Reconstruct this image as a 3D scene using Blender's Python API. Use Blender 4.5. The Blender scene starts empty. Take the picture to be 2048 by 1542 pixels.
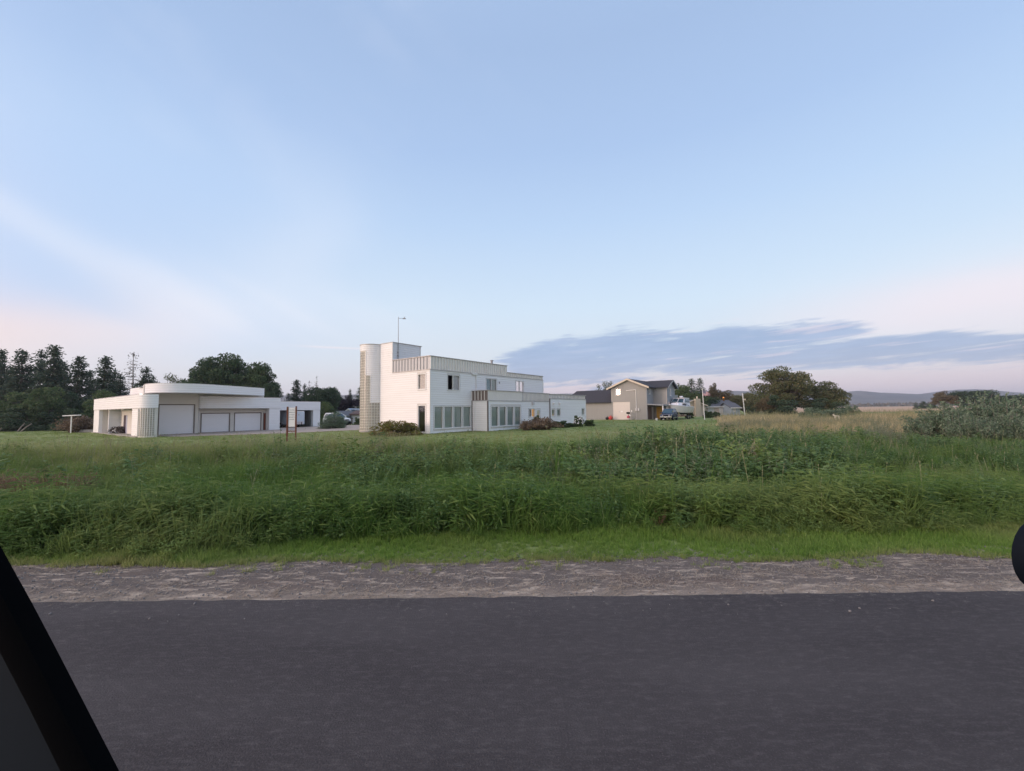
import bpy, bmesh, math, random
import numpy as np
from mathutils import Vector, Matrix

random.seed(11)
rng = np.random.default_rng(11)
scene = bpy.context.scene
COL = scene.collection
R = math.radians


def C(r, g, b, a=1.0):
    """sRGB 0-255 to linear rgba"""
    def f(c):
        c /= 255.0
        return c / 12.92 if c <= 0.04045 else ((c + 0.055) / 1.055) ** 2.4
    return (f(r), f(g), f(b), a)


# ------------------------------------------------------------------ camera
FPX, CXP, CYP, CAMZ = 830.0, 1024.0, 771.0, 1.6
PITCH, ROLL = math.atan(48.8 / 830.0), R(0.65)
fw = Vector((0, math.cos(PITCH), math.sin(PITCH)))
u0 = Vector((0, -math.sin(PITCH), math.cos(PITCH)))
r0 = Vector((1, 0, 0))
rt = r0 * math.cos(ROLL) - u0 * math.sin(ROLL)
up = r0 * math.sin(ROLL) + u0 * math.cos(ROLL)
cam_d = bpy.data.cameras.new('camera')
cam = bpy.data.objects.new('camera', cam_d)
COL.objects.link(cam)
cam_d.sensor_width = 36.0
cam_d.lens = FPX / 2048.0 * 36.0
cam_d.clip_start, cam_d.clip_end = 0.05, 20000
m3 = Matrix((rt, up, -fw)).transposed()
cam.matrix_world = Matrix.Translation((0, 0, CAMZ)) @ m3.to_4x4()
scene.camera = cam

# ------------------------------------------------------------------ world, sun, exposure
SUN_AZ, SUN_EL = R(-118.0), R(6.0)          # azimuth from straight ahead (+Y), clockwise positive
sun_dir = Vector((math.sin(SUN_AZ) * math.cos(SUN_EL), math.cos(SUN_AZ) * math.cos(SUN_EL), math.sin(SUN_EL)))
scene.view_settings.view_transform = 'Standard'
scene.view_settings.look = 'None'
scene.view_settings.gamma = 1.0
scene.view_settings.exposure = 0.30
scene.view_settings.use_curve_mapping = False
sd = bpy.data.lights.new('sun', 'SUN')
sd.energy = 1.35
sd.angle = R(12.0)
sd.color = (1.0, 0.70, 0.56)
so = bpy.data.objects.new('sun', sd)
COL.objects.link(so)
so.rotation_euler = (-sun_dir).to_track_quat('-Z', 'Y').to_euler()

world = bpy.data.worlds.new('World')
scene.world = world
world.use_nodes = True
wt = world.node_tree
wt.nodes.clear()


class NT:
    """small helper that writes node expressions"""
    def __init__(self, tree):
        self.t = tree

    def n(self, kind, **kw):
        nd = self.t.nodes.new(kind)
        for k, v in kw.items():
            setattr(nd, k, v)
        return nd

    def link(self, a, b):
        if hasattr(a, 'is_output'):
            self.t.links.new(a, b)
        else:
            b.default_value = a

    def m(self, op, a, b=None, c=None, clamp=False):
        nd = self.n('ShaderNodeMath', operation=op, use_clamp=clamp)
        for i, x in enumerate((a, b, c)):
            if x is not None:
                self.link(x, nd.inputs[i])
        return nd.outputs[0]

    def ss(self, x, lo, hi):
        nd = self.n('ShaderNodeMapRange', interpolation_type='SMOOTHSTEP')
        self.link(x, nd.inputs[0])
        self.link(lo, nd.inputs[1])
        self.link(hi, nd.inputs[2])
        return nd.outputs[0]

    def mix(self, f, a, b, mode='MIX'):
        nd = self.n('ShaderNodeMix', data_type='RGBA', blend_type=mode)
        self.link(f, nd.inputs[0])
        self.link(a, nd.inputs[6])
        self.link(b, nd.inputs[7])
        return nd.outputs[2]

    def noise(self, vec, scale, detail=4, rough=0.55, dist=0.0):
        nd = self.n('ShaderNodeTexNoise')
        if vec is not None:
            self.link(vec, nd.inputs['Vector'])
        nd.inputs['Scale'].default_value = scale
        nd.inputs['Detail'].default_value = detail
        nd.inputs['Roughness'].default_value = rough
        nd.inputs['Distortion'].default_value = dist
        return nd.outputs[0]

    def xyz(self, x, y, z):
        nd = self.n('ShaderNodeCombineXYZ')
        for i, s in enumerate((x, y, z)):
            self.link(s, nd.inputs[i])
        return nd.outputs[0]

    def ramp(self, f, stops):
        nd = self.n('ShaderNodeValToRGB')
        e = nd.color_ramp.elements
        while len(e) < len(stops):
            e.new(0.5)
        for k, (p, c) in enumerate(stops):
            e[k].position = p
            e[k].color = c
        self.link(f, nd.inputs[0])
        return nd.outputs[0]


W = NT(wt)
tc = W.n('ShaderNodeTexCoord')
sep = W.n('ShaderNodeSeparateXYZ')
nrm = W.n('ShaderNodeVectorMath', operation='NORMALIZE')
wt.links.new(tc.outputs['Generated'], nrm.inputs[0])
wt.links.new(nrm.outputs[0], sep.inputs[0])
dx, dy, dz = sep.outputs
el = W.m('MULTIPLY', W.m('ARCSINE', dz), 57.2958)
az = W.m('MULTIPLY', W.m('ARCTAN2', dx, dy), 57.2958)
elp = W.m('MAXIMUM', el, 0.0)
# clear-sky gradient by elevation
grad = W.ramp(W.m('DIVIDE', elp, 90.0), [
    (0.0, C(226, 217, 223)), (0.022, C(225, 221, 227)), (0.075, C(218, 226, 236)), (0.15, C(208, 226, 243)),
    (0.27, C(184, 209, 240)), (0.36, C(169, 195, 232)), (0.47, C(161, 186, 223)), (1.0, C(170, 193, 228))])
# physical sky
sky = W.n('ShaderNodeTexSky', sky_type='NISHITA')
sky.sun_disc = False
sky.sun_elevation = SUN_EL
sky.sun_rotation = SUN_AZ
sky.air_density = 1.0
sky.dust_density = 1.5
sky.ozone_density = 1.5
skys = W.mix(1.0, sky.outputs[0], (0.12, 0.12, 0.12, 1), 'MULTIPLY')
base = W.mix(0.15, grad, skys)


def gauss(x, c, s):
    q = W.m('DIVIDE', W.m('SUBTRACT', x, c), s)
    return W.m('POWER', 2.718, W.m('MULTIPLY', W.m('MULTIPLY', q, q), -1.0))


def mul(*a):
    r_ = a[0]
    for q in a[1:]:
        r_ = W.m('MULTIPLY', r_, q)
    return r_


base = W.mix(mul(W.m('SUBTRACT', 1.0, W.ss(az, -50.0, -12.0)), W.ss(el, 4.0, 10.0), W.m('SUBTRACT', 1.0, W.ss(el, 20.0, 36.0)), 0.8), base, C(172, 196, 229))
# warm afterglow towards the sunset, low over the horizon
cosd = W.m('COSINE', W.m('SUBTRACT', W.m('DIVIDE', az, 57.2958), float(SUN_AZ)))
glow = mul(W.ss(cosd, 0.28, 1.0), W.m('POWER', 2.718, W.m('DIVIDE', elp, -14.0)))
base = W.mix(W.m('MULTIPLY', glow, 1.0, clamp=True), base, (2.1, 1.35, 1.08, 1))
# the pale dusk light on the whole western side
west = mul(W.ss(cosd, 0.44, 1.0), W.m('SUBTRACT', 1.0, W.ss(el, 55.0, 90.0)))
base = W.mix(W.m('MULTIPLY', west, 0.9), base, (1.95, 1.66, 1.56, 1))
# cirrus, left half: one long streak running down to the right into a soft veil
n1 = W.noise(W.xyz(W.m('MULTIPLY', az, 0.05), W.m('MULTIPLY', el, 0.09), 3.7), 1.0, 4, 0.5, 0.4)
n2 = W.noise(W.xyz(W.m('MULTIPLY', W.m('ADD', az, el), 0.06), W.m('MULTIPLY', W.m('SUBTRACT', el, W.m('MULTIPLY', az, -0.46)), 0.22), 9.1), 1.0, 4, 0.5, 0.3)
n1c = W.m('SUBTRACT', n1, 0.5)
n2c = W.m('SUBTRACT', n2, 0.5)
sline = W.m('SUBTRACT', el, W.m('SUBTRACT', 17.6, W.m('MULTIPLY', W.m('ADD', az, 50.5), 0.44)))
sline = W.m('ADD', sline, W.m('MULTIPLY', n1c, 3.0))
wdt = W.m('ADD', 1.5, W.m('MULTIPLY', W.ss(az, -52.0, -34.0), 2.6))
q_ = W.m('DIVIDE', sline, wdt)
streak = mul(W.m('POWER', 2.718, W.m('MULTIPLY', W.m('MULTIPLY', q_, q_), -1.0)), W.m('SUBTRACT', 1.0, W.ss(az, -42.0, -28.0)), W.m('ADD', 0.75, W.m('MULTIPLY', n2c, 1.2)))
veil = mul(gauss(az, -29.0, 15.0), gauss(W.m('ADD', el, W.m('MULTIPLY', n1c, 5.0)), 11.5, 4.6), W.m('ADD', 0.75, W.m('MULTIPLY', n2c, 1.6)))
plume = mul(gauss(W.m('ADD', az, W.m('ADD', W.m('MULTIPLY', el, -0.25), W.m('MULTIPLY', n1c, 14.0))), -33.0, 6.5), gauss(el, 20.0, 9.0))
high = mul(W.ss(W.m('ADD', n1, W.m('MULTIPLY', n2c, 0.5)), 0.48, 0.75), W.m('SUBTRACT', 1.0, W.ss(az, -20.0, 10.0)), W.ss(el, 16.0, 26.0))
lowb = mul(W.m('SUBTRACT', 1.0, W.ss(az, -44.0, -30.0)), gauss(W.m('ADD', el, W.m('MULTIPLY', n1c, 4.0)), 7.4, 3.2))
cir = W.m('ADD', W.m('MULTIPLY', streak, 0.58), W.m('ADD', W.m('MULTIPLY', veil, 0.58), W.m('ADD', W.m('MULTIPLY', plume, 0.26), W.m('ADD', W.m('MULTIPLY', high, 0.08), W.m('MULTIPLY', lowb, 0.7)))), clamp=True)
warmf = mul(W.m('SUBTRACT', 1.0, W.ss(az, -58.0, -30.0)), W.m('SUBTRACT', 1.0, W.ss(el, 7.0, 17.0)))
circol = W.mix(warmf, C(220, 225, 236), C(243, 215, 204))
base = W.mix(W.m('MULTIPLY', cir, 0.9, clamp=True), base, circol)
# a thin bright line of cloud low left of the house
tl_ = mul(gauss(el, 8.15, 0.14), gauss(az, -23.0, 4.0), W.m('ADD', 0.7, n2c))
base = W.mix(W.m('MULTIPLY', tl_, 0.6, clamp=True), base, C(243, 228, 230))
# pale warm veil above the cloud bank on the right
rv = mul(W.ss(az, 22.0, 50.0), gauss(W.m('ADD', el, W.m('MULTIPLY', n1c, 5.0)), 9.6, 3.6))
base = W.mix(W.m('MULTIPLY', rv, 0.75), base, C(233, 222, 228))
# pink belt under the bank
pb = mul(W.ss(az, -4.0, 8.0), gauss(el, 2.2, 1.9))
base = W.mix(W.m('MULTIPLY', pb, 0.7), base, C(224, 206, 211))
# slate-blue cloud bank, right
elt = W.m('SUBTRACT', el, W.m('MULTIPLY', W.m('SUBTRACT', az, 20.0), 0.045))
nb = W.noise(W.xyz(W.m('MULTIPLY', az, 0.055), W.m('MULTIPLY', elt, 0.50), 1.3), 1.0, 7, 0.58, 0.6)
nb2 = W.noise(W.xyz(W.m('MULTIPLY', az, 0.13), W.m('MULTIPLY', elt, 1.35), 5.3), 1.0, 7, 0.62, 0.4)
nb3 = W.noise(W.xyz(W.m('MULTIPLY', az, 0.10), 0.0, 7.7), 1.0, 3, 0.55)
topc = W.m('ADD', W.m('SUBTRACT', 10.9, W.m('MULTIPLY', W.m('POWER', W.m('DIVIDE', W.m('SUBTRACT', az, 19.0), 27.0), 2.0), 3.0)), W.m('MULTIPLY', W.m('SUBTRACT', nb3, 0.5), 3.0))
topm = W.m('SUBTRACT', 1.0, W.ss(W.m('SUBTRACT', el, topc), -1.6, 0.9))
botm = W.ss(W.m('ADD', el, W.m('MULTIPLY', W.m('SUBTRACT', nb, 0.5), 5.0)), 2.2, 4.2)
side = W.m('MULTIPLY', W.ss(az, -5.0, 3.0), W.m('SUBTRACT', 1.0, W.ss(az, 75.0, 110.0)))
dens = mul(topm, botm, side)
# an opening in the bank towards the right
gap = mul(gauss(elt, 6.6, 0.75), W.ss(az, 33.0, 44.0))
dd = W.m('ADD', W.m('MULTIPLY', nb, 0.55), W.m('MULTIPLY', nb2, 0.45))
dd = W.m('ADD', W.m('MULTIPLY', W.m('SUBTRACT', dd, 0.5), 1.5), 0.5)
dd = W.m('SUBTRACT', dd, W.m('MULTIPLY', gap, 0.22))
lo = W.m('SUBTRACT', 0.69, W.m('MULTIPLY', dens, 0.35))
bank = mul(W.ss(W.m('SUBTRACT', dd, lo), -0.08, 0.15), W.ss(dens, 0.0, 0.3))
bcol = W.mix(W.ss(el, 3.0, 8.5), C(164, 176, 199), C(148, 171, 203))
bcol = W.mix(W.m('MULTIPLY', W.ss(nb2, 0.42, 0.68), 0.40), bcol, C(176, 192, 219))
base = W.mix(W.m('MULTIPLY', bank, 0.92), base, bcol)
# thin bright wisps inside the bank
nw = W.noise(W.xyz(W.m('MULTIPLY', az, 0.10), W.m('MULTIPLY', elt, 1.7), 14.3), 1.0, 5, 0.55, 0.3)
wisp = mul(W.ss(nw, 0.57, 0.70), W.ss(dens, 0.1, 0.5), W.ss(az, 0.0, 22.0))
base = W.mix(W.m('MULTIPLY', wisp, 0.42), base, C(226, 214, 222))
# below the horizon
bg = W.n('ShaderNodeBackground')
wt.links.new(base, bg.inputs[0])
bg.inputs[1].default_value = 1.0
wo = W.n('ShaderNodeOutputWorld')
wt.links.new(bg.outputs[0], wo.inputs[0])
world.cycles.sampling_method = 'MANUAL'
world.cycles.sample_map_resolution = 1024

cy = scene.cycles
cy.use_denoising = True
cy.max_bounces = 6
cy.diffuse_bounces = 4
cy.glossy_bounces = 2
cy.transmission_bounces = 4
cy.transparent_max_bounces = 6
cy.volume_bounces = 0
cy.caustics_reflective = False
cy.caustics_refractive = False

# ------------------------------------------------------------------ helpers
H, HSLOPE = 819.8, 0.01135       # horizon row at the image centre, its tilt


def sm(x, a, b):
    t = np.clip((np.asarray(x, float) - a) / (b - a), 0, 1)
    return t * t * (3 - 2 * t)


def wav(x, y, s, seed):
    """cheap smooth noise -1..1 from sines"""
    r = np.random.default_rng(seed)
    v = np.zeros(np.broadcast(np.asarray(x, float), np.asarray(y, float)).shape)
    for k in range(5):
        a = r.uniform(0, 6.28)
        f = s * (1.0 + 0.7 * k)
        v = v + np.sin((np.cos(a) * x + np.sin(a) * y) * f + r.uniform(0, 6.28)) / (1 + 0.6 * k)
    return v / 2.4


def ground_z(x, y):
    x = np.asarray(x, float)
    y = np.asarray(y, float)
    z = -0.02 - 0.07 * sm(y, 3.7, 5.6) - 0.55 * sm(y, 5.7, 9.2) + 0.36 * sm(y, 10.5, 17.0)
    z = z - 0.02 * sm(y, 17, 30)
    z = z - 0.20 * sm(x, -12, -26) * sm(y, 20, 36)
    z = z + 0.10 * sm(x, 6, 18) * sm(y, 45, 62)
    z = z + 0.04 * wav(x, y, 0.9, 3) * sm(y, 5.0, 7.0) * (1 - sm(y, 18, 26))
    z = np.where(y < 3.7, -0.02, z)
    return z


def gz(x, y):
    return float(ground_z(x, y))


def ray(px, py):
    return fw * FPX + rt * (px - CXP) + up * (CYP - py)


def at(px, py, Y):
    """world point seen at pixel (px,py) at depth Y"""
    d = ray(px, py)
    k = Y / d.y
    return Vector((d.x * k, Y, CAMZ + d.z * k))


def gx(px, Y):
    """world x on the ground for picture column px at depth Y"""
    py = H - HSLOPE * (px - 1024) + FPX * 1.9 / Y
    return at(px, py, Y).x


def top_z(px, py, Y):
    return at(px, py, Y).z


def tag(o, label=None, cat=None, group=None, kind=None):
    if label:
        o['label'] = label
    if cat:
        o['category'] = cat
    if group:
        o['group'] = group
    if kind:
        o['kind'] = kind
    return o


def empty(name, loc, rz=0.0, label=None, cat=None, group=None):
    o = bpy.data.objects.new(name, None)
    o.empty_display_size = 0.3
    COL.objects.link(o)
    o.location = loc
    o.rotation_euler = (0, 0, rz)
    return tag(o, label, cat, group)


def link(name, me, parent=None, loc=(0, 0, 0), rz=0.0):
    o = bpy.data.objects.new(name, me)
    COL.objects.link(o)
    if parent:
        o.parent = parent
    o.location = loc
    o.rotation_euler = (0, 0, rz)
    return o


def copy_tree(src, loc, rz, label, scale=None):
    c = src.copy()
    COL.objects.link(c)
    c.location = loc
    c.rotation_euler = (0, 0, rz)
    if scale:
        c.scale = scale
    c['label'] = label
    for ch in list(src.children):
        d = ch.copy()
        COL.objects.link(d)
        d.parent = c
        for g in list(ch.children):
            e = g.copy()
            COL.objects.link(e)
            e.parent = d
    return c


class MB:
    def __init__(self):
        self.v, self.f = [], []

    def add(self, vs, fs):
        n = len(self.v)
        self.v += [tuple(p) for p in vs]
        self.f += [tuple(i + n for i in q) for q in fs]
        return self

    def box(self, x0, x1, y0, y1, z0, z1):
        vs = [(x, y, z) for z in (z0, z1) for y in (y0, y1) for x in (x0, x1)]
        return self.add(vs, [(0, 2, 3, 1), (4, 5, 7, 6), (0, 1, 5, 4), (2, 6, 7, 3), (0, 4, 6, 2), (1, 3, 7, 5)])

    def hexa(self, b, t):
        """b, t: four bottom and four top corners in the same winding"""
        return self.add(list(b) + list(t), [(3, 2, 1, 0), (4, 5, 6, 7), (0, 1, 5, 4), (1, 2, 6, 5), (2, 3, 7, 6), (3, 0, 4, 7)])

    def extr(self, poly, vec):
        n = len(poly)
        vec = Vector(vec)
        vs = [Vector(p) for p in poly] + [Vector(p) + vec for p in poly]
        fs = [tuple(range(n - 1, -1, -1)), tuple(range(n, 2 * n))]
        fs += [(i, (i + 1) % n, n + (i + 1) % n, n + i) for i in range(n)]
        return self.add(vs, fs)

    def tube(self, pts, rad, n=8, cap=True):
        pts = [Vector(p) for p in pts]
        if not hasattr(rad, '__len__'):
            rad = [rad] * len(pts)
        vs, fs = [], []
        for i, p in enumerate(pts):
            d = (pts[min(i + 1, len(pts) - 1)] - pts[max(i - 1, 0)]).normalized()
            a = d.cross(Vector((0, 0, 1)) if abs(d.z) < 0.9 else Vector((1, 0, 0))).normalized()
            b = d.cross(a)
            for k in range(n):
                t = 2 * math.pi * k / n
                vs.append(p + (a * math.cos(t) + b * math.sin(t)) * rad[i])
        for i in range(len(pts) - 1):
            for k in range(n):
                fs.append((i * n + k, i * n + (k + 1) % n, (i + 1) * n + (k + 1) % n, (i + 1) * n + k))
        if cap:
            fs.append(tuple(range(n)))
            fs.append(tuple(range((len(pts) - 1) * n, len(pts) * n))[::-1])
        return self.add(vs, fs)

    def cyl(self, c, axis, r, h, n=14):
        c, axis = Vector(c), Vector(axis).normalized()
        return self.tube([c - axis * h / 2, c + axis * h / 2], r, n)

    def ball(self, c, r, n=10, m=6):
        if not hasattr(r, '__len__'):
            r = (r, r, r)
        vs, fs = [], []
        for i in range(m + 1):
            ph = math.pi * i / m
            for k in range(n):
                t = 2 * math.pi * k / n
                vs.append((c[0] + r[0] * math.sin(ph) * math.cos(t), c[1] + r[1] * math.sin(ph) * math.sin(t), c[2] + r[2] * math.cos(ph)))
        for i in range(m):
            for k in range(n):
                fs.append((i * n + k, (i + 1) * n + k, (i + 1) * n + (k + 1) % n, i * n + (k + 1) % n))
        return self.add(vs, fs)

    def loft(self, rings, cap=True):
        n = len(rings[0])
        vs = [p for r_ in rings for p in r_]
        fs = []
        for i in range(len(rings) - 1):
            for k in range(n):
                fs.append((i * n + k, i * n + (k + 1) % n, (i + 1) * n + (k + 1) % n, (i + 1) * n + k))
        if cap:
            fs.append(tuple(range(n))[::-1])
            fs.append(tuple(range((len(rings) - 1) * n, len(rings) * n)))
        return self.add(vs, fs)

    def mesh(self, name, mt, smooth=False):
        me = bpy.data.meshes.new(name)
        me.from_pydata(self.v, [], self.f)
        bm = bmesh.new()
        bm.from_mesh(me)
        bmesh.ops.recalc_face_normals(bm, faces=bm.faces)
        bm.to_mesh(me)
        bm.free()
        if smooth:
            me.polygons.foreach_set('use_smooth', [True] * len(me.polygons))
            try:
                me.set_sharp_from_angle(angle=R(40))
            except Exception:
                pass
        me.materials.append(mt)
        return me

    def build(self, name, mt, parent=None, loc=(0, 0, 0), rz=0.0, smooth=False):
        return link(name, self.mesh(name, mt, smooth), parent, loc, rz)


# ------------------------------------------------------------------ materials
def mat(name, col, rough=0.6, var=0.12, scale=3.0, metal=0.0, spec=0.4, bump=0.0, bscale=40.0, emit=None, stretch=(1, 1, 1), col2=None, thr=(0.45, 0.7)):
    m = bpy.data.materials.new(name)
    m.use_nodes = True
    t = m.node_tree
    b = t.nodes['Principled BSDF']
    N = NT(t)
    b.inputs['Roughness'].default_value = rough
    b.inputs['Metallic'].default_value = metal
    b.inputs['Specular IOR Level'].default_value = spec
    tcn = N.n('ShaderNodeTexCoord')
    mp = N.n('ShaderNodeMapping')
    t.links.new(tcn.outputs['Object'], mp.inputs[0])
    mp.inputs['Scale'].default_value = stretch
    oi = N.n('ShaderNodeObjectInfo')
    addv = N.n('ShaderNodeVectorMath', operation='ADD')
    t.links.new(mp.outputs[0], addv.inputs[0])
    t.links.new(N.m('MULTIPLY', oi.outputs['Random'], 37.0), addv.inputs[1])
    vec = addv.outputs[0]
    n = N.noise(vec, scale, 5, 0.6)
    lo = tuple(c * (1 - var) for c in col[:3]) + (1,)
    hi = tuple(min(1, c * (1 + var)) for c in col[:3]) + (1,)
    c = N.mix(n, lo, hi)
    if col2:
        n2 = N.noise(vec, scale * 0.35, 6, 0.65)
        c = N.mix(N.ss(n2, thr[0], thr[1]), c, col2)
    t.links.new(c, b.inputs['Base Color'])
    if bump:
        bn = N.noise(vec, bscale, 4, 0.6)
        bp = N.n('ShaderNodeBump')
        bp.inputs['Strength'].default_value = bump
        bp.inputs['Distance'].default_value = 0.02
        t.links.new(bn, bp.inputs['Height'])
        t.links.new(bp.outputs[0], b.inputs['Normal'])
    if emit:
        b.inputs['Emission Color'].default_value = emit[0]
        b.inputs['Emission Strength'].default_value = emit[1]
    return m


def leafmat(name, ca, cb, cc=None, trans=0.35, nscale=0.5, rough=0.7, tint=False):
    """foliage: two greens mixed per plant and by clump, some light passing through"""
    m = bpy.data.materials.new(name)
    m.use_nodes = True
    t = m.node_tree
    b = t.nodes['Principled BSDF']
    N = NT(t)
    geo = N.n('ShaderNodeNewGeometry')
    oi = N.n('ShaderNodeObjectInfo')
    n = N.noise(geo.outputs['Position'], nscale, 4, 0.6)
    f = N.m('ADD', N.m('MULTIPLY', N.ss(n, 0.3, 0.7), 0.65), N.m('MULTIPLY', oi.outputs['Random'], 0.35))
    c = N.mix(f, ca, cb)
    if cc:
        rnd = N.n('ShaderNodeNewGeometry').outputs['Random Per Island']
        c = N.mix(N.m('MULTIPLY', N.ss(rnd, 0.5, 1.0), 0.8), c, cc)
    if tint:
        a = N.n('ShaderNodeAttribute', attribute_type='INSTANCER', attribute_name='tint')
        c = N.mix(a.outputs['Fac'], c, tint)
    t.links.new(c, b.inputs['Base Color'])
    b.inputs['Roughness'].default_value = rough
    b.inputs['Specular IOR Level'].default_value = 0.10
    tr = N.n('ShaderNodeBsdfTranslucent')
    t.links.new(c, tr.inputs[0])
    mx = N.n('ShaderNodeMixShader')
    mx.inputs[0].default_value = trans
    t.links.new(b.outputs[0], mx.inputs[1])
    t.links.new(tr.outputs[0], mx.inputs[2])
    t.links.new(mx.outputs[0], t.nodes['Material Output'].inputs[0])
    return m


def glassmat(name, col, mixf=0.35, rough=0.03):
    m = bpy.data.materials.new(name)
    m.use_nodes = True
    t = m.node_tree
    t.nodes.remove(t.nodes['Principled BSDF'])
    N = NT(t)
    tr = N.n('ShaderNodeBsdfTransparent')
    tr.inputs[0].default_value = col
    gl = N.n('ShaderNodeBsdfGlossy')
    gl.inputs['Roughness'].default_value = rough
    gl.inputs[0].default_value = (0.9, 0.9, 0.9, 1)
    fr = N.n('ShaderNodeFresnel')
    fr.inputs[0].default_value = 1.5
    mx = N.n('ShaderNodeMixShader')
    t.links.new(N.m('ADD', N.m('MULTIPLY', fr.outputs[0], 0.8), mixf * 0.2, clamp=True), mx.inputs[0])
    t.links.new(tr.outputs[0], mx.inputs[1])
    t.links.new(gl.outputs[0], mx.inputs[2])
    t.links.new(mx.outputs[0], t.nodes['Material Output'].inputs[0])
    return m


M = {}
M['siding'] = mat('white_siding', (0.86, 0.855, 0.855, 1), 0.55, 0.09, 0.9, bump=0.15, bscale=25, stretch=(0.4, 1, 3))
M['siding_worn'] = mat('worn_siding', (0.82, 0.82, 0.82, 1), 0.6, 0.06, 2.0, bump=0.2, bscale=25, col2=(0.17, 0.15, 0.14, 1), thr=(0.62, 0.66))
M['wallwhite'] = mat('painted_wall', (0.74, 0.71, 0.68, 1), 0.7, 0.06, 0.8)
M['trim'] = mat('white_trim', (0.8, 0.79, 0.77, 1), 0.5, 0.04, 2)
M['casing'] = mat('grey_casing', (0.56, 0.545, 0.54, 1), 0.6, 0.1, 2)
M['brownedge'] = mat('brown_flashing', (0.16, 0.13, 0.115, 1), 0.6, 0.15, 4)
M['metalpanel'] = mat('ribbed_metal', (0.74, 0.715, 0.675, 1), 0.42, 0.08, 2.5, metal=0.15, col2=(0.62, 0.59, 0.55, 1), thr=(0.5, 0.8))
M['metaldim'] = mat('dimmed_ribbed_metal', (0.43, 0.44, 0.455, 1), 0.45, 0.08, 2.5, metal=0.3)  # copy of the ribbed metal, left face's dimmer light put into its colour
M['metalrib'] = mat('metal_rib', (0.88, 0.84, 0.78, 1), 0.4, 0.06, 3, metal=0.1)
M['slat'] = mat('grey_picket', (0.54, 0.52, 0.50, 1), 0.7, 0.15, 3, bump=0.2)
M['cap'] = mat('coping_metal', (0.46, 0.44, 0.43, 1), 0.5, 0.1, 2, metal=0.3)
M['interior'] = mat('interior_wall', (0.16, 0.15, 0.14, 1), 0.9, 0.1, 1)
M['roofmembrane'] = mat('flat_roofing', (0.2, 0.2, 0.2, 1), 0.9, 0.15, 1)
M['glass'] = glassmat('window_glass', (0.95, 0.975, 0.97, 1))
M['blind'] = mat('green_blind', (0.50, 0.60, 0.56, 1), 0.8, 0.1, 1.2, stretch=(6, 1, 0.3))
M['blindgrey'] = mat('grey_blind', (0.66, 0.66, 0.70, 1), 0.8, 0.08, 1.2, stretch=(6, 1, 0.3))
M['blindpink'] = mat('pale_blind', (0.72, 0.64, 0.60, 1), 0.8, 0.08, 1.2, stretch=(6, 1, 0.3))
M['blindteal'] = mat('teal_blind', (0.30, 0.52, 0.60, 1), 0.8, 0.08, 1.2, stretch=(6, 1, 0.3))
M['glowcurtain'] = mat('glowing_curtain', (0.6, 0.35, 0.16, 1), 0.8, 0.15, 3, emit=((1.0, 0.50, 0.18, 1), 0.30))  # the curtain cloth itself emits a weak orange
M['glowpeach'] = mat('glowing_peach_curtain', (0.7, 0.5, 0.36, 1), 0.8, 0.1, 3, emit=((1.0, 0.62, 0.42, 1), 0.18))  # weak peach emission set on the curtain cloth
M['dark'] = mat('dark_void', (0.02, 0.02, 0.022, 1), 0.9, 0.1, 3)
M['glassblock'] = mat('glass_block', (0.40, 0.385, 0.335, 1), 0.22, 0.35, 6, spec=0.6)
M['mortar'] = mat('block_mortar', (0.78, 0.75, 0.69, 1), 0.8, 0.08, 3)
M['concrete'] = mat('concrete', (0.36, 0.34, 0.32, 1), 0.85, 0.15, 3, bump=0.2)
M['garagedoor'] = mat('white_door_panel', (0.85, 0.84, 0.86, 1), 0.5, 0.03, 1)
M['stucco'] = mat('beige_wall', (0.70, 0.665, 0.615, 1), 0.8, 0.06, 1, bump=0.15)
M['reddoor'] = mat('red_brown_door', (0.24, 0.075, 0.045, 1), 0.5, 0.2, 4)
M['purpledoor'] = mat('dark_plum_door', (0.06, 0.035, 0.06, 1), 0.5, 0.1, 4)
M['bluedoor'] = mat('pale_blue_door', (0.40, 0.42, 0.52, 1), 0.5, 0.05, 4)
M['metalpole'] = mat('galvanised_pole', (0.30, 0.30, 0.31, 1), 0.4, 0.1, 4, metal=0.6)
M['black'] = mat('black_rubber', (0.0022, 0.0025, 0.003, 1), 0.9, 0.1, 20, spec=0.02)
M['chrome'] = mat('bright_metal', (0.62, 0.62, 0.63, 1), 0.25, 0.05, 5, metal=0.8)
# ------------------------------------------------------------------ the ground
def sheet(name, xs, ys, zf, mt, dz=0.0, keep=None):
    xs, ys = np.asarray(xs), np.asarray(ys)
    X, Y = np.meshgrid(xs, ys)
    Z = zf(X, Y) + dz
    v = np.stack([X.ravel(), Y.ravel(), Z.ravel()], 1)
    nx, ny = len(xs), len(ys)
    i = np.arange((nx - 1) * (ny - 1))
    r_, c_ = i // (nx - 1), i % (nx - 1)
    a = r_ * nx + c_
    f = np.stack([a, a + 1, a + nx + 1, a + nx], 1)
    if keep is not None:
        cx = (xs[c_] + xs[c_ + 1]) / 2
        cyy = (ys[r_] + ys[r_ + 1]) / 2
        f = f[keep(cx, cyy)]
    me = bpy.data.meshes.new(name)
    me.from_pydata(v.tolist(), [], f.tolist())
    me.polygons.foreach_set('use_smooth', [True] * len(me.polygons))
    me.materials.append(mt)
    o = link(name, me)
    o['kind'] = 'structure'
    return o


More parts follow.
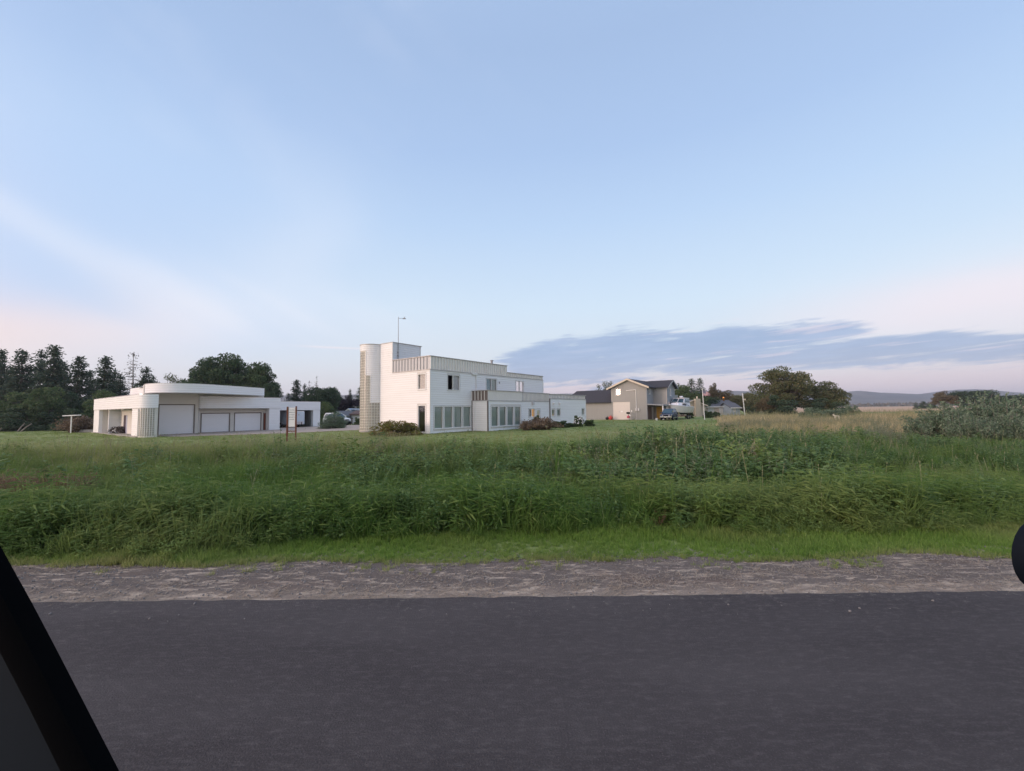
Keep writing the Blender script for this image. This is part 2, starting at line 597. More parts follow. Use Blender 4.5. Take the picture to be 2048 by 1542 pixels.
def posmat(name, build, rough=0.9, bump=0.0, bscale=30.0, bdist=0.02):
    """ground material: colour written by build(N, pos)"""
    m = bpy.data.materials.new(name)
    m.use_nodes = True
    t = m.node_tree
    b = t.nodes['Principled BSDF']
    N = NT(t)
    pos = N.n('ShaderNodeNewGeometry').outputs['Position']
    t.links.new(build(N, pos), b.inputs['Base Color'])
    b.inputs['Roughness'].default_value = rough
    b.inputs['Specular IOR Level'].default_value = 0.25
    if bump:
        bp = N.n('ShaderNodeBump')
        bp.inputs['Strength'].default_value = bump
        bp.inputs['Distance'].default_value = bdist
        t.links.new(N.noise(pos, bscale, 5, 0.65), bp.inputs['Height'])
        t.links.new(bp.outputs[0], b.inputs['Normal'])
    return m


def stretch(N, pos, s, off=(0, 0, 0)):
    mp = N.n('ShaderNodeMapping')
    N.t.links.new(pos, mp.inputs[0])
    mp.inputs['Scale'].default_value = s
    mp.inputs['Location'].default_value = off
    return mp.outputs[0]


def c_ground(N, pos):
    n1 = N.noise(pos, 0.16, 5, 0.6)
    n2 = N.noise(stretch(N, pos, (0.25, 1.2, 1)), 0.35, 5, 0.65)
    n3 = N.noise(pos, 9.0, 3, 0.6)
    g = N.mix(N.ss(n1, 0.3, 0.7), (0.18, 0.24, 0.068, 1), (0.255, 0.305, 0.108, 1))
    g = N.mix(N.m('MULTIPLY', N.ss(n2, 0.48, 0.75), 0.7), g, (0.34, 0.30, 0.15, 1))
    return N.mix(N.m('MULTIPLY', n3, 0.5), g, (0.105, 0.125, 0.04, 1))


def c_road(N, pos):
    n1 = N.noise(stretch(N, pos, (0.22, 1, 1)), 1.1, 5, 0.6)
    n2 = N.noise(pos, 95, 3, 0.75)
    n3 = N.noise(stretch(N, pos, (0.35, 1, 1)), 30, 5, 0.75)
    c = N.mix(N.ss(n1, 0.3, 0.7), (0.047, 0.040, 0.042, 1), (0.075, 0.066, 0.067, 1))
    c = N.mix(N.m('MULTIPLY', N.ss(n3, 0.46, 0.70), 0.6), c, (0.115, 0.103, 0.102, 1))
    c = N.mix(N.m('MULTIPLY', N.ss(n2, 0.52, 0.74), 0.65), c, (0.155, 0.142, 0.138, 1))
    # a few pale scuffs and bits of grit on the tarmac
    n4 = N.noise(stretch(N, pos, (0.5, 1.2, 1)), 3.3, 2, 0.5)
    c = N.mix(N.m('MULTIPLY', N.ss(n4, 0.765, 0.80), 0.5), c, (0.26, 0.25, 0.24, 1))
    sp = N.n('ShaderNodeSeparateXYZ')
    N.t.links.new(pos, sp.inputs[0])
    edge = N.m('MULTIPLY', N.ss(sp.outputs[1], 3.0, 3.65), N.ss(N.noise(pos, 14, 4, 0.7), 0.55, 0.7))
    return N.mix(N.m('MULTIPLY', edge, 0.35), c, (0.25, 0.23, 0.20, 1))


def c_gravel(N, pos):
    n1 = N.noise(stretch(N, pos, (0.5, 1.5, 1)), 7.5, 8, 0.75, 0.5)
    n2 = N.noise(stretch(N, pos, (0.4, 1, 1)), 1.4, 4, 0.6)
    n3 = N.noise(pos, 55, 3, 0.7)
    c = N.mix(n3, (0.092, 0.074, 0.066, 1), (0.20, 0.165, 0.143, 1))
    sp = N.n('ShaderNodeSeparateXYZ')
    N.t.links.new(pos, sp.inputs[0])
    rim = N.m('SUBTRACT', 1.0, N.ss(sp.outputs[1], 3.6, 4.05))
    f = N.m('ADD', N.ss(n1, 0.505, 0.63), N.m('MULTIPLY', rim, 0.45), clamp=True)
    c = N.mix(N.m('MULTIPLY', f, 0.8), c, (0.56, 0.455, 0.36, 1))
    return N.mix(N.m('MULTIPLY', N.ss(n2, 0.5, 0.75), 0.5), c, (0.16, 0.105, 0.08, 1))


def c_drive(N, pos):
    n1 = N.noise(stretch(N, pos, (0.35, 1.5, 1)), 0.8, 5, 0.6)
    n2 = N.noise(pos, 12, 3, 0.7)
    c = N.mix(n1, (0.34, 0.27, 0.225, 1), (0.54, 0.45, 0.385, 1))
    return N.mix(N.m('MULTIPLY', n2, 0.35), c, (0.18, 0.155, 0.135, 1))


def c_field(N, pos):
    n1 = N.noise(stretch(N, pos, (0.3, 1, 1)), 0.05, 5, 0.6)
    return N.mix(n1, (0.42, 0.27, 0.165, 1), (0.55, 0.37, 0.24, 1))


M['ground'] = posmat('lawn_ground', c_ground, 0.9, 0.6, 14, 0.05)
M['road'] = posmat('asphalt', c_road, 0.85, 1.0, 90, 0.012)
M['gravel'] = posmat('gravel_and_dry_grass', c_gravel, 0.95, 0.9, 40, 0.02)
M['drive'] = posmat('pale_gravel', c_drive, 0.95, 0.5, 20, 0.02)
M['field'] = posmat('dry_field', c_field, 0.95)


def axis(parts):
    out = []
    for a, b, s in parts:
        out += list(np.arange(a, b, s))
    return np.array(sorted(set(np.round(out, 4))))


xs = np.concatenate([-np.geomspace(3500, 62, 22), axis([(-60, 60.1, 0.8)]), np.geomspace(62, 3500, 22)])
ys = np.concatenate([[-400, -120, -40, -12], axis([(-8, 3.4, 1.0), (3.4, 20, 0.3), (20, 70, 0.9)]), np.geomspace(71, 3300, 30)])
sheet('ground', xs, ys, ground_z, M['ground'])
# road: flat tarmac up to a slightly ragged edge, lying on the ground sheet
rx = axis([(-60, -9, 1.0), (-9, 9, 0.06), (9, 60.1, 1.0)])
ry = np.array([-7.4, -6, -4, -2, 0, 1, 2, 2.6, 3.0, 3.3, 1.0])
ry = np.array([-7.4, -5, -3, -1, 0.5, 1.5, 2.4, 3.0, 3.3, 3.66])
X, Y = np.meshgrid(rx, ry)
Y[-1] += 0.010 * wav(rx, 0 * rx, 1.1, 5) + 0.014 * wav(rx, 0 * rx, 11.0, 6)
Z = np.zeros_like(X)
bmv = np.stack([X.ravel(), Y.ravel(), Z.ravel()], 1)
nx = len(rx)
fs = [(r_ * nx + c_, r_ * nx + c_ + 1, (r_ + 1) * nx + c_ + 1, (r_ + 1) * nx + c_) for r_ in range(len(ry) - 1) for c_ in range(nx - 1)]
# the edge of the tarmac drops to the shoulder
e0 = len(bmv)
edge = np.stack([X[-1], Y[-1] + 0.012, Z[-1] - 0.03], 1)
bmv = np.concatenate([bmv, edge])
fs += [((len(ry) - 1) * nx + c_, (len(ry) - 1) * nx + c_ + 1, e0 + c_ + 1, e0 + c_) for c_ in range(nx - 1)]
me = bpy.data.meshes.new('road')
me.from_pydata(bmv.tolist(), [], fs)
me.materials.append(M['road'])
o = link('road', me)
o['kind'] = 'structure'
# gravel shoulder
sheet('gravel_shoulder', axis([(-60, 60.1, 0.2)]), axis([(3.4, 5.3, 0.06)]),
      lambda x, y: np.where(y < 3.7, -0.02, ground_z(x, y)) + 0.006 + 0.006 * wav(x, y, 6, 8) * (y > 3.7), M['gravel'],
      keep=lambda cx, cyy: cyy < 4.70 + 0.16 * wav(cx, 0 * cx, 2.1, 33))


# pale gravel drive in front of the garage and past the house
def drive_keep(cx, cyy):
    # between two lines in plan, from the left garage nose to behind the house
    far = np.interp(cx, [-36, -32, -29, -24, -14, 6], [43, 58, 64, 66, 67, 66])
    near = np.interp(cx, [-33, -30.5, -26, -20, -12, -6, 4], [39.0, 38.0, 40.0, 42.5, 46, 50, 56])
    near = near + 0.5 * wav(cx, cyy, 0.8, 21)
    return (cx > -35) & (cx < 4) & (cyy < far) & (cyy > near)


sheet('gravel_drive', axis([(-36, 6, 0.4)]), axis([(36, 70, 0.4)]), ground_z, M['drive'], 0.02, drive_keep)
# dry golden field far right
sheet('field', axis([(52, 900, 12)]), np.geomspace(120, 800, 40), ground_z, M['field'], 0.06,
      lambda cx, cyy: (cx > 0.62 * cyy + 6 * wav(cx, cyy, 0.03, 4)) & (cx < 1.25 * cyy))

# ------------------------------------------------------------------ hills
M['hill'] = posmat('wooded_hill', lambda N, pos: N.mix(N.ss(N.noise(pos, 0.006, 6, 0.65), 0.35, 0.65), (0.045, 0.055, 0.038, 1), (0.14, 0.125, 0.085, 1)), 0.95)
crest_px = [-400, 0, 300, 560, 640, 720, 900, 1200, 1290, 1440, 1600, 1690, 1720, 1760, 1800, 1840, 1880, 1920, 1960, 2000, 2048, 2120, 2300, 2600]
crest_py = [800, 800, 797, 790, 792, 788, 790, 786, 783, 781, 784, 784, 781, 785, 786, 790, 783, 779, 778, 783, 787, 785, 778, 790]
HY = 2400.0
cxs = np.array([at(p, 800, HY).x for p in crest_px])
czs = np.array([at(p, q, HY).z for p, q in zip(crest_px, crest_py)])
hx = np.linspace(max(cxs[0], -3400), min(cxs[-1], 3400), 260)
hy = np.linspace(1750, 3100, 40)


def hill_z(x, y):
    c = np.interp(x, cxs, czs)
    prof = np.where(y < HY, np.clip((y - 1750) / (HY - 1750), 0, 1) ** 1.1, np.clip(1 - (y - HY) / 900, 0, 1))
    rel = wav(x, y, 0.010, 9) * 7 + wav(x, y, 0.026, 10) * 4
    return -1.5 + (c + 1.5) * prof + rel * np.sin(np.pi * np.clip(prof, 0, 1)) + 1.0 * wav(x, y, 0.09, 12) * (prof > 0.9)


sheet('hills', hx, hy, hill_z, M['hill'])
# ------------------------------------------------------------------ building helpers (wall frames: x along the wall, -y outwards)
A_ANG = math.atan2(830.0, 606.0)       # direction of the long fronts in plan; all buildings stand square to it
AX, BX = Vector((math.cos(A_ANG), math.sin(A_ANG), 0)), Vector((-math.sin(A_ANG), math.cos(A_ANG), 0))
_bc = {}


def board_mesh(L, h, mt, lip=0.030):
    k = (round(L, 3), h, mt.name, lip)
    if k not in _bc:
        mb = MB()
        mb.extr([(0, -0.001, 0.022), (0, -lip, 0.022), (0, -lip * 0.55, h), (0, -0.001, h)], (L, 0, 0))
        _bc[k] = mb.mesh('siding_board', mt)
    return _bc[k]


def wall(root, P0, ax, L, z0, z1, th, openings, mt, name='wall'):
    """slab with openings; local x runs along ax, +y into the building"""
    ts = sorted({0.0, L} | {t for o in openings for t in o[:2]})
    zs = sorted({z0, z1} | {z for o in openings for z in o[2:4]})
    ts = [t for t in ts if 0 <= t <= L]
    zs = [z for z in zs if z0 <= z <= z1]
    mb = MB()
    for i in range(len(ts) - 1):
        for j in range(len(zs) - 1):
            tm, zm = (ts[i] + ts[i + 1]) / 2, (zs[j] + zs[j + 1]) / 2
            if any(o[0] < tm < o[1] and o[2] < zm < o[3] for o in openings):
                continue
            mb.box(ts[i], ts[i + 1], 0, th, zs[j], zs[j + 1])
    return mb.build(name, mt, root, (P0[0], P0[1], 0), math.atan2(ax[1], ax[0]))


def siding(wl, L, z0, z1, openings, mt, course=0.19, lip=0.030, t0=0.0):
    n = max(1, round((z1 - z0) / course))
    c = (z1 - z0) / n
    for k in range(n):
        za, zb = z0 + k * c, z0 + (k + 1) * c
        cuts = sorted((o[0] - 0.05, o[1] + 0.05) for o in openings if min(zb, o[3] + 0.05) - max(za, o[2] - 0.05) > 0.3 * c)
        segs, t = [], t0
        for a, b in cuts:
            if a - t > 0.06:
                segs.append((t, a))
            t = max(t, b)
        if L - t > 0.06:
            segs.append((t, L))
        for a, b in segs:
            link('siding_board', board_mesh(b - a, c, mt, lip), wl, (a, 0, za))


def window(root, P0, ax, o, blind=None, split=None, trim=0.055, sill=True, th=0.2, glass=None, casing=None, frame=None):
    """frame with casing; pane, blind and sill as its own pieces"""
    t0, t1, z0, z1 = o
    w, h = t1 - t0, z1 - z0
    ang = math.atan2(ax[1], ax[0])
    base = Vector((P0[0], P0[1], 0)) + Vector((ax[0], ax[1], 0)) * t0
    fb = MB()
    f = trim
    for (a, b, c, d) in ((0, w, h - f, h), (0, w, 0, f), (0, f, f, h - f), (w - f, w, f, h - f)):
        fb.box(a, b, -0.035, 0.10, c, d)
    cuts = [] if split is None else list(split)
    for s in cuts:
        fb.box(w * s - f * 0.5, w * s + f * 0.5, -0.02, 0.09, f, h - f)
    wo_ = fb.build('window', frame or M['trim'], root, (base.x, base.y, z0), ang)
    cb = MB()
    g = 0.05
    for (a, b, c, d) in ((-g, w + g, h + 0.002, h + g), (-g, -0.002, 0, h), (w + 0.002, w + g, 0, h), (-g, w + g, -g, -0.002)):
        cb.box(a, b, -0.045, 0.0, c, d)
    cb.build('casing', casing or M['casing'], wo_)
    edges = [f] + [w * s for s in cuts] + [w - f]
    for i in range(len(edges) - 1):
        a, b = edges[i] + (f * 0.5 if i else 0), edges[i + 1] - (f * 0.5 if i < len(edges) - 2 else 0)
        gl = glass[i] if isinstance(glass, (list, tuple)) else (glass or M['glass'])
        if gl is not False:
            MB().add([(a, 0.05, f), (b, 0.05, f), (b, 0.05, h - f), (a, 0.05, h - f)], [(0, 1, 2, 3)]).build('pane', gl, wo_)
        bl = blind[i] if isinstance(blind, (list, tuple)) else blind
        if bl is not None:
            mb = MB()
            n = max(4, int((b - a) / 0.09))
            ring = [(a + (b - a) * k / n, 0.13 + 0.012 * (k % 2), 0) for k in range(n + 1)]
            vs = [(x, y, f * 0.5) for x, y, _ in ring] + [(x, y, h - f * 0.5) for x, y, _ in ring]
            mb.add(vs, [(k, k + 1, n + 2 + k, n + 1 + k) for k in range(n)])
            mb.build('blind', bl, wo_)
    if sill:
        MB().box(-0.04, w + 0.04, -0.085, -0.047, -0.03, 0.045).build('sill', M['trim'], wo_)
    return wo_


def corner_trim(root, x, y, z0, z1, s=0.05, mt=None, name='corner_trim'):
    return MB().box(x - s, x + s, y - s, y + s, z0, z1).build(name, mt or M['brownedge'], root)


_pc = {}


def parapet(root, P0, ax, L, z0, z1, pitch, mp=None, gap=0.0, cap=True, rib=True, name='parapet_panel', ribm=None):
    n = max(1, round(L / pitch))
    w = L / n
    ang = math.atan2(ax[1], ax[0])
    key = (round(w, 3), round(z1 - z0, 3), gap, rib, (mp or M['metalpanel']).name)
    if key not in _pc:
        mb = MB()
        mb.box(0.004 + gap / 2, w - 0.004 - gap / 2, 0.0, 0.03, 0, z1 - z0)
        _pc[key] = mb.mesh(name, mp or M['metalpanel'])
        rb = MB()
        rb.box(0, 0.055, -0.055, -0.001, 0.02, z1 - z0 - 0.02)
        _pc[(key, 'r')] = rb.mesh('rib', ribm or M['metalrib'])
    for k in range(n):
        p = Vector((P0[0], P0[1], z0)) + Vector((ax[0], ax[1], 0)) * (w * k)
        po = link(name, _pc[key], root, p, ang)
        if rib:
            link('rib', _pc[(key, 'r')], po)
    if cap:
        MB().box(-0.04, L + 0.04, -0.08, 0.12, 0, 0.06).build('parapet_cap', M['cap'], root, (P0[0], P0[1], z1 + 0.002), ang)
        MB().box(-0.02, L + 0.02, -0.07, -0.002, -0.07, -0.004).build('flashing', M['cap'], root, (P0[0], P0[1], z0), ang)


# ------------------------------------------------------------------ the white house with the glass block stair tower
HC = Vector((gx(860, 34.4), 34.4, gz(-6.8, 34.4) + 0.01))
house = empty('white_house', HC, A_ANG, 'two storey white clapboard house with ribbed metal parapets and a rounded glass block stair tower', 'house')
FR, LF = Vector((1, 0, 0)), Vector((0, -1, 0))
ZR = 5.38
# left face (x = 0): its frame starts at the far end y = 6.71 and runs towards the corner
LL = 6.71
up_win = (LL - 1.50, LL - 0.48, 3.67, 5.06)
side_door = (LL - 1.50, LL - 0.48, 0.06, 2.42)
wl = wall(house, (0, LL), LF, LL - 0.201, 0, ZR, 0.2, [up_win, side_door], M['wallwhite'])
siding(wl, LL - 0.06, 0.0, ZR, [up_win, side_door], M['siding'])
window(house, (0, LL), LF, up_win, M['blindpink'], trim=0.08)
dw = window(house, (0, LL), LF, side_door, None, trim=0.09, sill=False)
dw.name = 'side_door'
dw['label'] = 'narrow glazed side door with a dark pane'
# tower block above the roof
wt_ = wall(house, (0, LL), LF, LL - 4.89 - 0.201, ZR, 8.1, 0.2, [], M['wallwhite'])
siding(wt_, LL - 4.89, ZR, 8.1, [], M['siding'])
wt2 = wall(house, (0.0, 4.89), FR, 3.13, ZR, 8.1, 0.2, [], M['wallwhite'])
siding(wt2, 3.13, ZR, 8.1, [], M['siding_worn'], t0=0.05)
MB().box(3.13, 3.33, 4.9, 8.95, ZR, 8.1).box(0.21, 3.12, 8.75, 8.95, ZR, 8.1).build('wall', M['wallwhite'], house)
MB().box(0.2, 3.13, 5.1, 8.75, 7.95, 8.05).build('roof', M['roofmembrane'], house)
cp = MB()
cp.box(-0.06, 3.40, 4.81, 4.95, 8.102, 8.16)
cp.box(-0.06, 0.10, 4.952, 6.70, 8.102, 8.16)
cp.box(3.26, 3.40, 4.952, 8.95, 8.102, 8.16)
cp.build('roof_edge', M['cap'], house)
corner_trim(house, -0.012, 4.885, ZR + 0.0, 8.1, 0.05, M['trim'])
# front face (y = 0)
LFR = 17.7
ow = (2.0, 3.54, 3.67, 5.04)
big = [(0.40 + 1.175 * k, 0.40 + 1.175 * k + 1.10, 0.35, 2.30) for k in range(4)]
w2, w3 = (7.26, 8.91, 3.25, 5.0), (12.2, 13.68, 3.6, 5.0)
fo = [ow, w2, w3] + big
wf = wall(house, (0, 0), FR, LFR, 0, ZR, 0.2, fo, M['wallwhite'])
siding(wf, LFR, 0.0, ZR, fo, M['siding'], t0=0.06)
window(house, (0, 0), FR, ow, [None, M['blindgrey']], [0.46], glass=[False, M['glass']])
window(house, (0, 0), FR, w2, [M['blindteal'], M['blind']], [0.5])
window(house, (0, 0), FR, w3, [M['blindgrey'], M['blindgrey']], [0.5])
for o in big:
    window(house, (0, 0), FR, o, M['blind'], trim=0.075)
# remaining walls, floors and roofs
MB().box(LFR - 0.2, LFR, 0.201, 9.0, 0, ZR).box(0.2, LFR - 0.201, 8.8, 9.0, 0, ZR).build('wall', M['wallwhite'], house)
MB().box(0.2, LFR - 0.2, 0.2, 8.8, ZR - 0.30, ZR - 0.12).box(0.2, LFR - 0.2, 0.2, 8.8, 2.7, 2.85).box(0.2, LFR - 0.2, 0.2, 8.8, -0.05, 0.02).box(6.0, 6.1, 0.21, 8.7, 0.03, ZR - 0.31).box(
    0.21, LFR - 0.21, 4.4, 4.5, 2.86, ZR - 0.31).box(0.21, 5.99, 4.4, 4.5, 0.03, 2.69).build('floor', M['interior'], house)
MB().box(0.1, LFR - 0.1, 0.1, 8.9, ZR - 0.1, ZR - 0.02).build('roof', M['roofmembrane'], house)
# parapets
parapet(house, (0, 4.84), LF, 4.84, ZR, 6.45, 0.40, M['metaldim'], ribm=M['metaldim'])
parapet(house, (0, 0), FR, 10.7, ZR, 6.45, 0.335)
parapet(house, (10.72, 0), FR, LFR - 10.72, ZR, 5.76, 0.335)
MB().box(10.66, 10.72, 0.1, 5, ZR, 6.45).box(LFR - 0.06, LFR - 0.0, 0.1, 5, ZR, 5.7).build('parapet_side', M['metalpanel'], house)
corner_trim(house, -0.014, -0.014, 0, ZR - 0.08, 0.05, M['trim'])
corner_trim(house, LFR, -0.012, 0, ZR - 0.08, 0.045, M['trim'])
# curved stair tower
TC, TR = Vector((0, LL + 1.12, 0)), 1.12


def arc(phi, r, z, c=TC):
    # phi 0 at the flat wall, pi at the far side; bulges towards -x
    return (c.x - r * math.sin(phi), c.y - r * math.cos(phi), z)


def arc_strip(mb, c, r0_, r1_, z0, z1, p0, p1, n, fn=arc):
    """curved lap board: outer face leans from r1_ at the bottom to r0_ at the top"""
    vs, fs = [], []
    for k in range(n + 1):
        p = p0 + (p1 - p0) * k / n
        vs += [fn(p, r0_ - 0.02, z0, c), fn(p, r1_, z0, c), fn(p, r0_, z1, c), fn(p, r0_ - 0.02, z1, c)]
    for k in range(n):
        a, b = 4 * k, 4 * k + 4
        fs += [(a, a + 1, b + 1, b), (a + 1, a + 2, b + 2, b + 1), (a + 2, a + 3, b + 3, b + 2)]
    fs += [(0, 3, 2, 1), (4 * n, 4 * n + 1, 4 * n + 2, 4 * n + 3)]
    mb.add(vs, fs)


core = MB()
rg = [arc(math.pi * k / 24, TR - 0.03, 0) for k in range(25)]
core.extr([(x, y, 0.0) for x, y, z in rg], (0, 0, 8.05))
tw = core.build('tower_wall', M['mortar'], house)
MB().extr([arc(math.pi * k / 24, TR + 0.04, 0) for k in range(25)], (0, 0, 0.16)).build('plinth', M['concrete'], house)
MB().extr([arc(math.pi * k / 24, TR + 0.06, 8.052) for k in range(25)], (0, 0, 0.06)).build('roof_edge', M['cap'], house)
P1, P2 = R(44), R(67)          # steps of the glass block panel, from the flat wall round to the left
ZS = (2.69, 5.24, 7.44)


def gb_top(p):
    return ZS[0] if p < P1 else (ZS[1] if p < P2 else ZS[2])


nc = round(8.05 / 0.19)
for k in range(nc):
    za, zb = k * 8.05 / nc, (k + 1) * 8.05 / nc
    zc = (za + zb) / 2
    if zc < ZS[0]:
        continue
    p1 = P1 if zc < ZS[1] else (P2 if zc < ZS[2] else math.pi)
    mb = MB()
    arc_strip(mb, TC, TR + 0.012, TR + 0.03, za + 0.022, zb, 0.0, p1, max(4, int(p1 * 7)))
    mb.build('siding_board', M['siding'], tw)
gb = MB()
bw = 0.25
cols = int(math.pi * TR / bw)
for i in range(cols):
    pa, pb_ = math.pi * i / cols, math.pi * (i + 1) / cols
    pm, g = (pa + pb_) / 2, 0.022 / TR
    zt = gb_top(pm)
    for j in range(int((zt - 0.18) / 0.25)):
        za = 0.18 + j * 0.25
        a0, a1 = pa + g, pb_ - g
        q = [arc(a0, TR - 0.02, za + .012), arc(a1, TR - 0.02, za + .012), arc(a1, TR - 0.02, za + .230), arc(a0, TR - 0.02, za + .230)]
        t_ = [arc(a0 + .012, TR + 0.012, za + .028), arc(a1 - .012, TR + 0.012, za + .028), arc(a1 - .012, TR + 0.012, za + .212), arc(a0 + .012, TR + 0.012, za + .212)]
        gb.hexa(q, t_)
o = gb.build('glass_block', M['glassblock'], tw)
o['kind'] = 'stuff'
ed = MB()
for (p, za, zb) in ((P1, ZS[0], ZS[1]), (P2, ZS[1], ZS[2])):
    ed.hexa([arc(p - .03, TR, za), arc(p - .03, TR + .05, za), arc(p + .03, TR + .05, za), arc(p + .03, TR, za)],
            [arc(p - .03, TR, zb), arc(p - .03, TR + .05, zb), arc(p + .03, TR + .05, zb), arc(p + .03, TR, zb)])
ed.build('panel_edge', M['trim'], tw)
# bay that projects at the front, then the lower wings
BO = -1.9
bl_, bf_ = (5.2, 0.0), (5.2, BO)
wb = wall(house, bl_, LF, 1.9 - 0.201, 0, 2.8, 0.2, [], M['wallwhite'])
siding(wb, 1.9, 0, 2.8, [], M['siding'])
bo = [(0.42 + 1.215 * k, 0.42 + 1.215 * k + 1.10, 0.36, 2.28) for k in range(4)]
wbf = wall(house, bf_, FR, 5.43, 0, 2.8, 0.2, bo, M['wallwhite'])
siding(wbf, 5.43, 0, 2.8, bo, M['siding'], t0=0.06)
for o in bo:
    window(house, bf_, FR, o, M['blind'], trim=0.075)
corner_trim(house, 5.2 - 0.014, BO - 0.014, 0, 2.73, 0.05)
corner_trim(house, 5.2 - 0.03, -0.04, 0, 2.8, 0.045)
parapet(house, (5.2, 0), LF, 1.9, 2.8, 3.67, 0.38, M['brownedge'])
parapet(house, bf_, FR, 5.43, 2.8, 3.67, 0.25, rib=False)
mo = [(0.0 + 1.22, 2.45, 1.13, 2.0), (2.79, 3.49, 0.08, 1.95)]
mf_ = (10.63, BO + 0.08)
wm = wall(house, mf_, FR, 5.42, 0, 2.76, 0.2, mo, M['wallwhite'])
siding(wm, 5.42, 0, 2.76, mo, M['siding'], t0=0.06)
window(house, mf_, FR, mo[0], [M['blindgrey'], M['glowcurtain']], [0.48])
d2 = window(house, mf_, FR, mo[1], M['blindpink'], trim=0.1, sill=False)
d2.name = 'back_door'
parapet(house, mf_, FR, 5.42, 2.8, 3.62, 0.25, M['slat'], gap=0.06)
corner_trim(house, 10.63, BO + 0.055, 0, 2.72, 0.04)
eo = [(0.33, 1.1, 1.13, 1.95), (1.49, 2.31, 1.13, 1.95), (7.73, 8.43, 1.15, 2.0)]
ef_ = (16.05, BO)
we = wall(house, ef_, FR, 8.85, 0, 3.14, 0.2, eo, M['wallwhite'])
siding(we, 8.85, 0, 3.14, eo, M['siding'], t0=0.05)
for o in eo:
    window(house, ef_, FR, o, M['blind'], trim=0.06)
parapet(house, ef_, FR, 8.85, 3.14, 3.58, 0.36, M['slat'], gap=0.10)
corner_trim(house, 16.05, BO - 0.012, 0, 3.1, 0.04)
corner_trim(house, 24.9, BO - 0.012, 0, 3.1, 0.04, M['trim'])
MB().box(24.7, 24.9, BO + 0.2, 6, 0, 3.14).box(17.72, 24.69, 5.8, 6.0, 0, 3.14).build('wall', M['wallwhite'], house)
MB().box(5.4, 16.05, BO + 0.3, -0.05, 2.62, 2.72).box(16.2, 24.7, BO + 0.2, 5.8, 2.98, 3.08).build('roof', M['roofmembrane'], house)
MB().box(5.41, 24.6, BO + 0.3, -0.05, -0.04, 0.02).box(10.5, 10.6, BO + 0.25, -0.05, 0.03, 2.6).box(17.71, 24.6, 2.0, 2.1, 0.03, 2.9).build('floor', M['interior'], house)
# downpipes, gutter box, vents, flue
sp = MB()
sp.tube([(5.75, -0.07, 5.2), (5.75, -0.07, 3.75)], 0.045, 8)
sp.box(5.15, 5.85, -0.16, -0.05, 5.21, 5.36)
sp.build('downpipe', M['trim'], house)
MB().tube([(5.13, -0.42, 2.75), (5.13, -0.42, 0.25), (5.02, -0.46, 0.08)], 0.04, 8).build('downpipe', M['trim'], house)
for x, y in ((12.6, BO + 0.08), (16.75, BO), (18.1, BO)):
    mb = MB()
    mb.box(x - 0.13, x + 0.13, y - 0.20, y - 0.032, 2.40, 2.62)
    mb.hexa([(x - 0.16, y - 0.24, 2.63), (x + 0.16, y - 0.24, 2.63), (x + 0.16, y - 0.03, 2.63), (x - 0.16, y - 0.03, 2.63)],
            [(x - 0.12, y - 0.14, 2.72), (x + 0.12, y - 0.14, 2.72), (x + 0.12, y - 0.03, 2.72), (x - 0.12, y - 0.03, 2.72)])
    mb.build('hooded_vent', M['trim'] if x > 14 else M['casing'], house)
MB().box(9.25, 9.35, -0.11, -0.035, 4.55, 4.75).build('outdoor_lamp', M['cap'], house)
fl = MB()
fl.cyl((11.4, 2.6, 6.3), (0, 0, 1), 0.12, 1.9, 10)
fl.cyl((11.4, 2.6, 7.30), (0, 0, 1), 0.2, 0.06, 10)
fl.build('flue', M['metalpole'], house)
fl = MB()
fl.tube([(0.55, 4.80, 6.55), (0.55, 4.80, 10.55)], [0.035, 0.022], 6)
fl.tube([(0.55, 4.80, 10.40), (1.05, 4.62, 10.45)], 0.016, 5)
fl.tube([(0.95, 4.66, 10.38), (1.12, 4.58, 10.60)], 0.028, 5)
fl.box(1.0, 1.16, 4.5, 4.66, 10.40, 10.47)
fl.box(0.49, 0.61, 4.79, 4.86, 7.2, 7.3).box(0.49, 0.61, 4.79, 4.86, 6.9, 7.0)
fl.build('weather_vane_mast', M['metalpole'], house)
# ------------------------------------------------------------------ the long white garage with curved fascias
GZ = -0.5
G0 = Vector((-33.86, 37.58, GZ))
gar = empty('white_garage', G0, A_ANG, 'long flat roofed white garage with sweeping curved canopy and three white roll up doors', 'garage')
ZB, ZF, ZU, ZT = 2.65, 3.87, 4.15, 5.0


def curve_strip(mb, pts, off0, off1, z0, z1):
    """lap board along a plan polyline; outward is to the right of travel"""
    n = len(pts)
    nr = []
    for i in range(n):
        a, b = Vector(pts[max(0, i - 1)]), Vector(pts[min(n - 1, i + 1)])
        d = (b - a).normalized()
        nr.append(Vector((d.y, -d.x)))
    vs, fs = [], []
    for p, q in zip(pts, nr):
        p = Vector(p)
        for (o_, z) in ((off0 - 0.02, z0), (off1, z0), (off0, z1), (off0 - 0.02, z1)):
            w = p + q * o_
            vs.append((w.x, w.y, z))
    for k in range(n - 1):
        a, b = 4 * k, 4 * k + 4
        fs += [(a, a + 1, b + 1, b), (a + 1, a + 2, b + 2, b + 1), (a + 2, a + 3, b + 3, b + 2)]
    fs += [(0, 3, 2, 1), (4 * n - 4, 4 * n - 3, 4 * n - 2, 4 * n - 1)]
    mb.add(vs, fs)


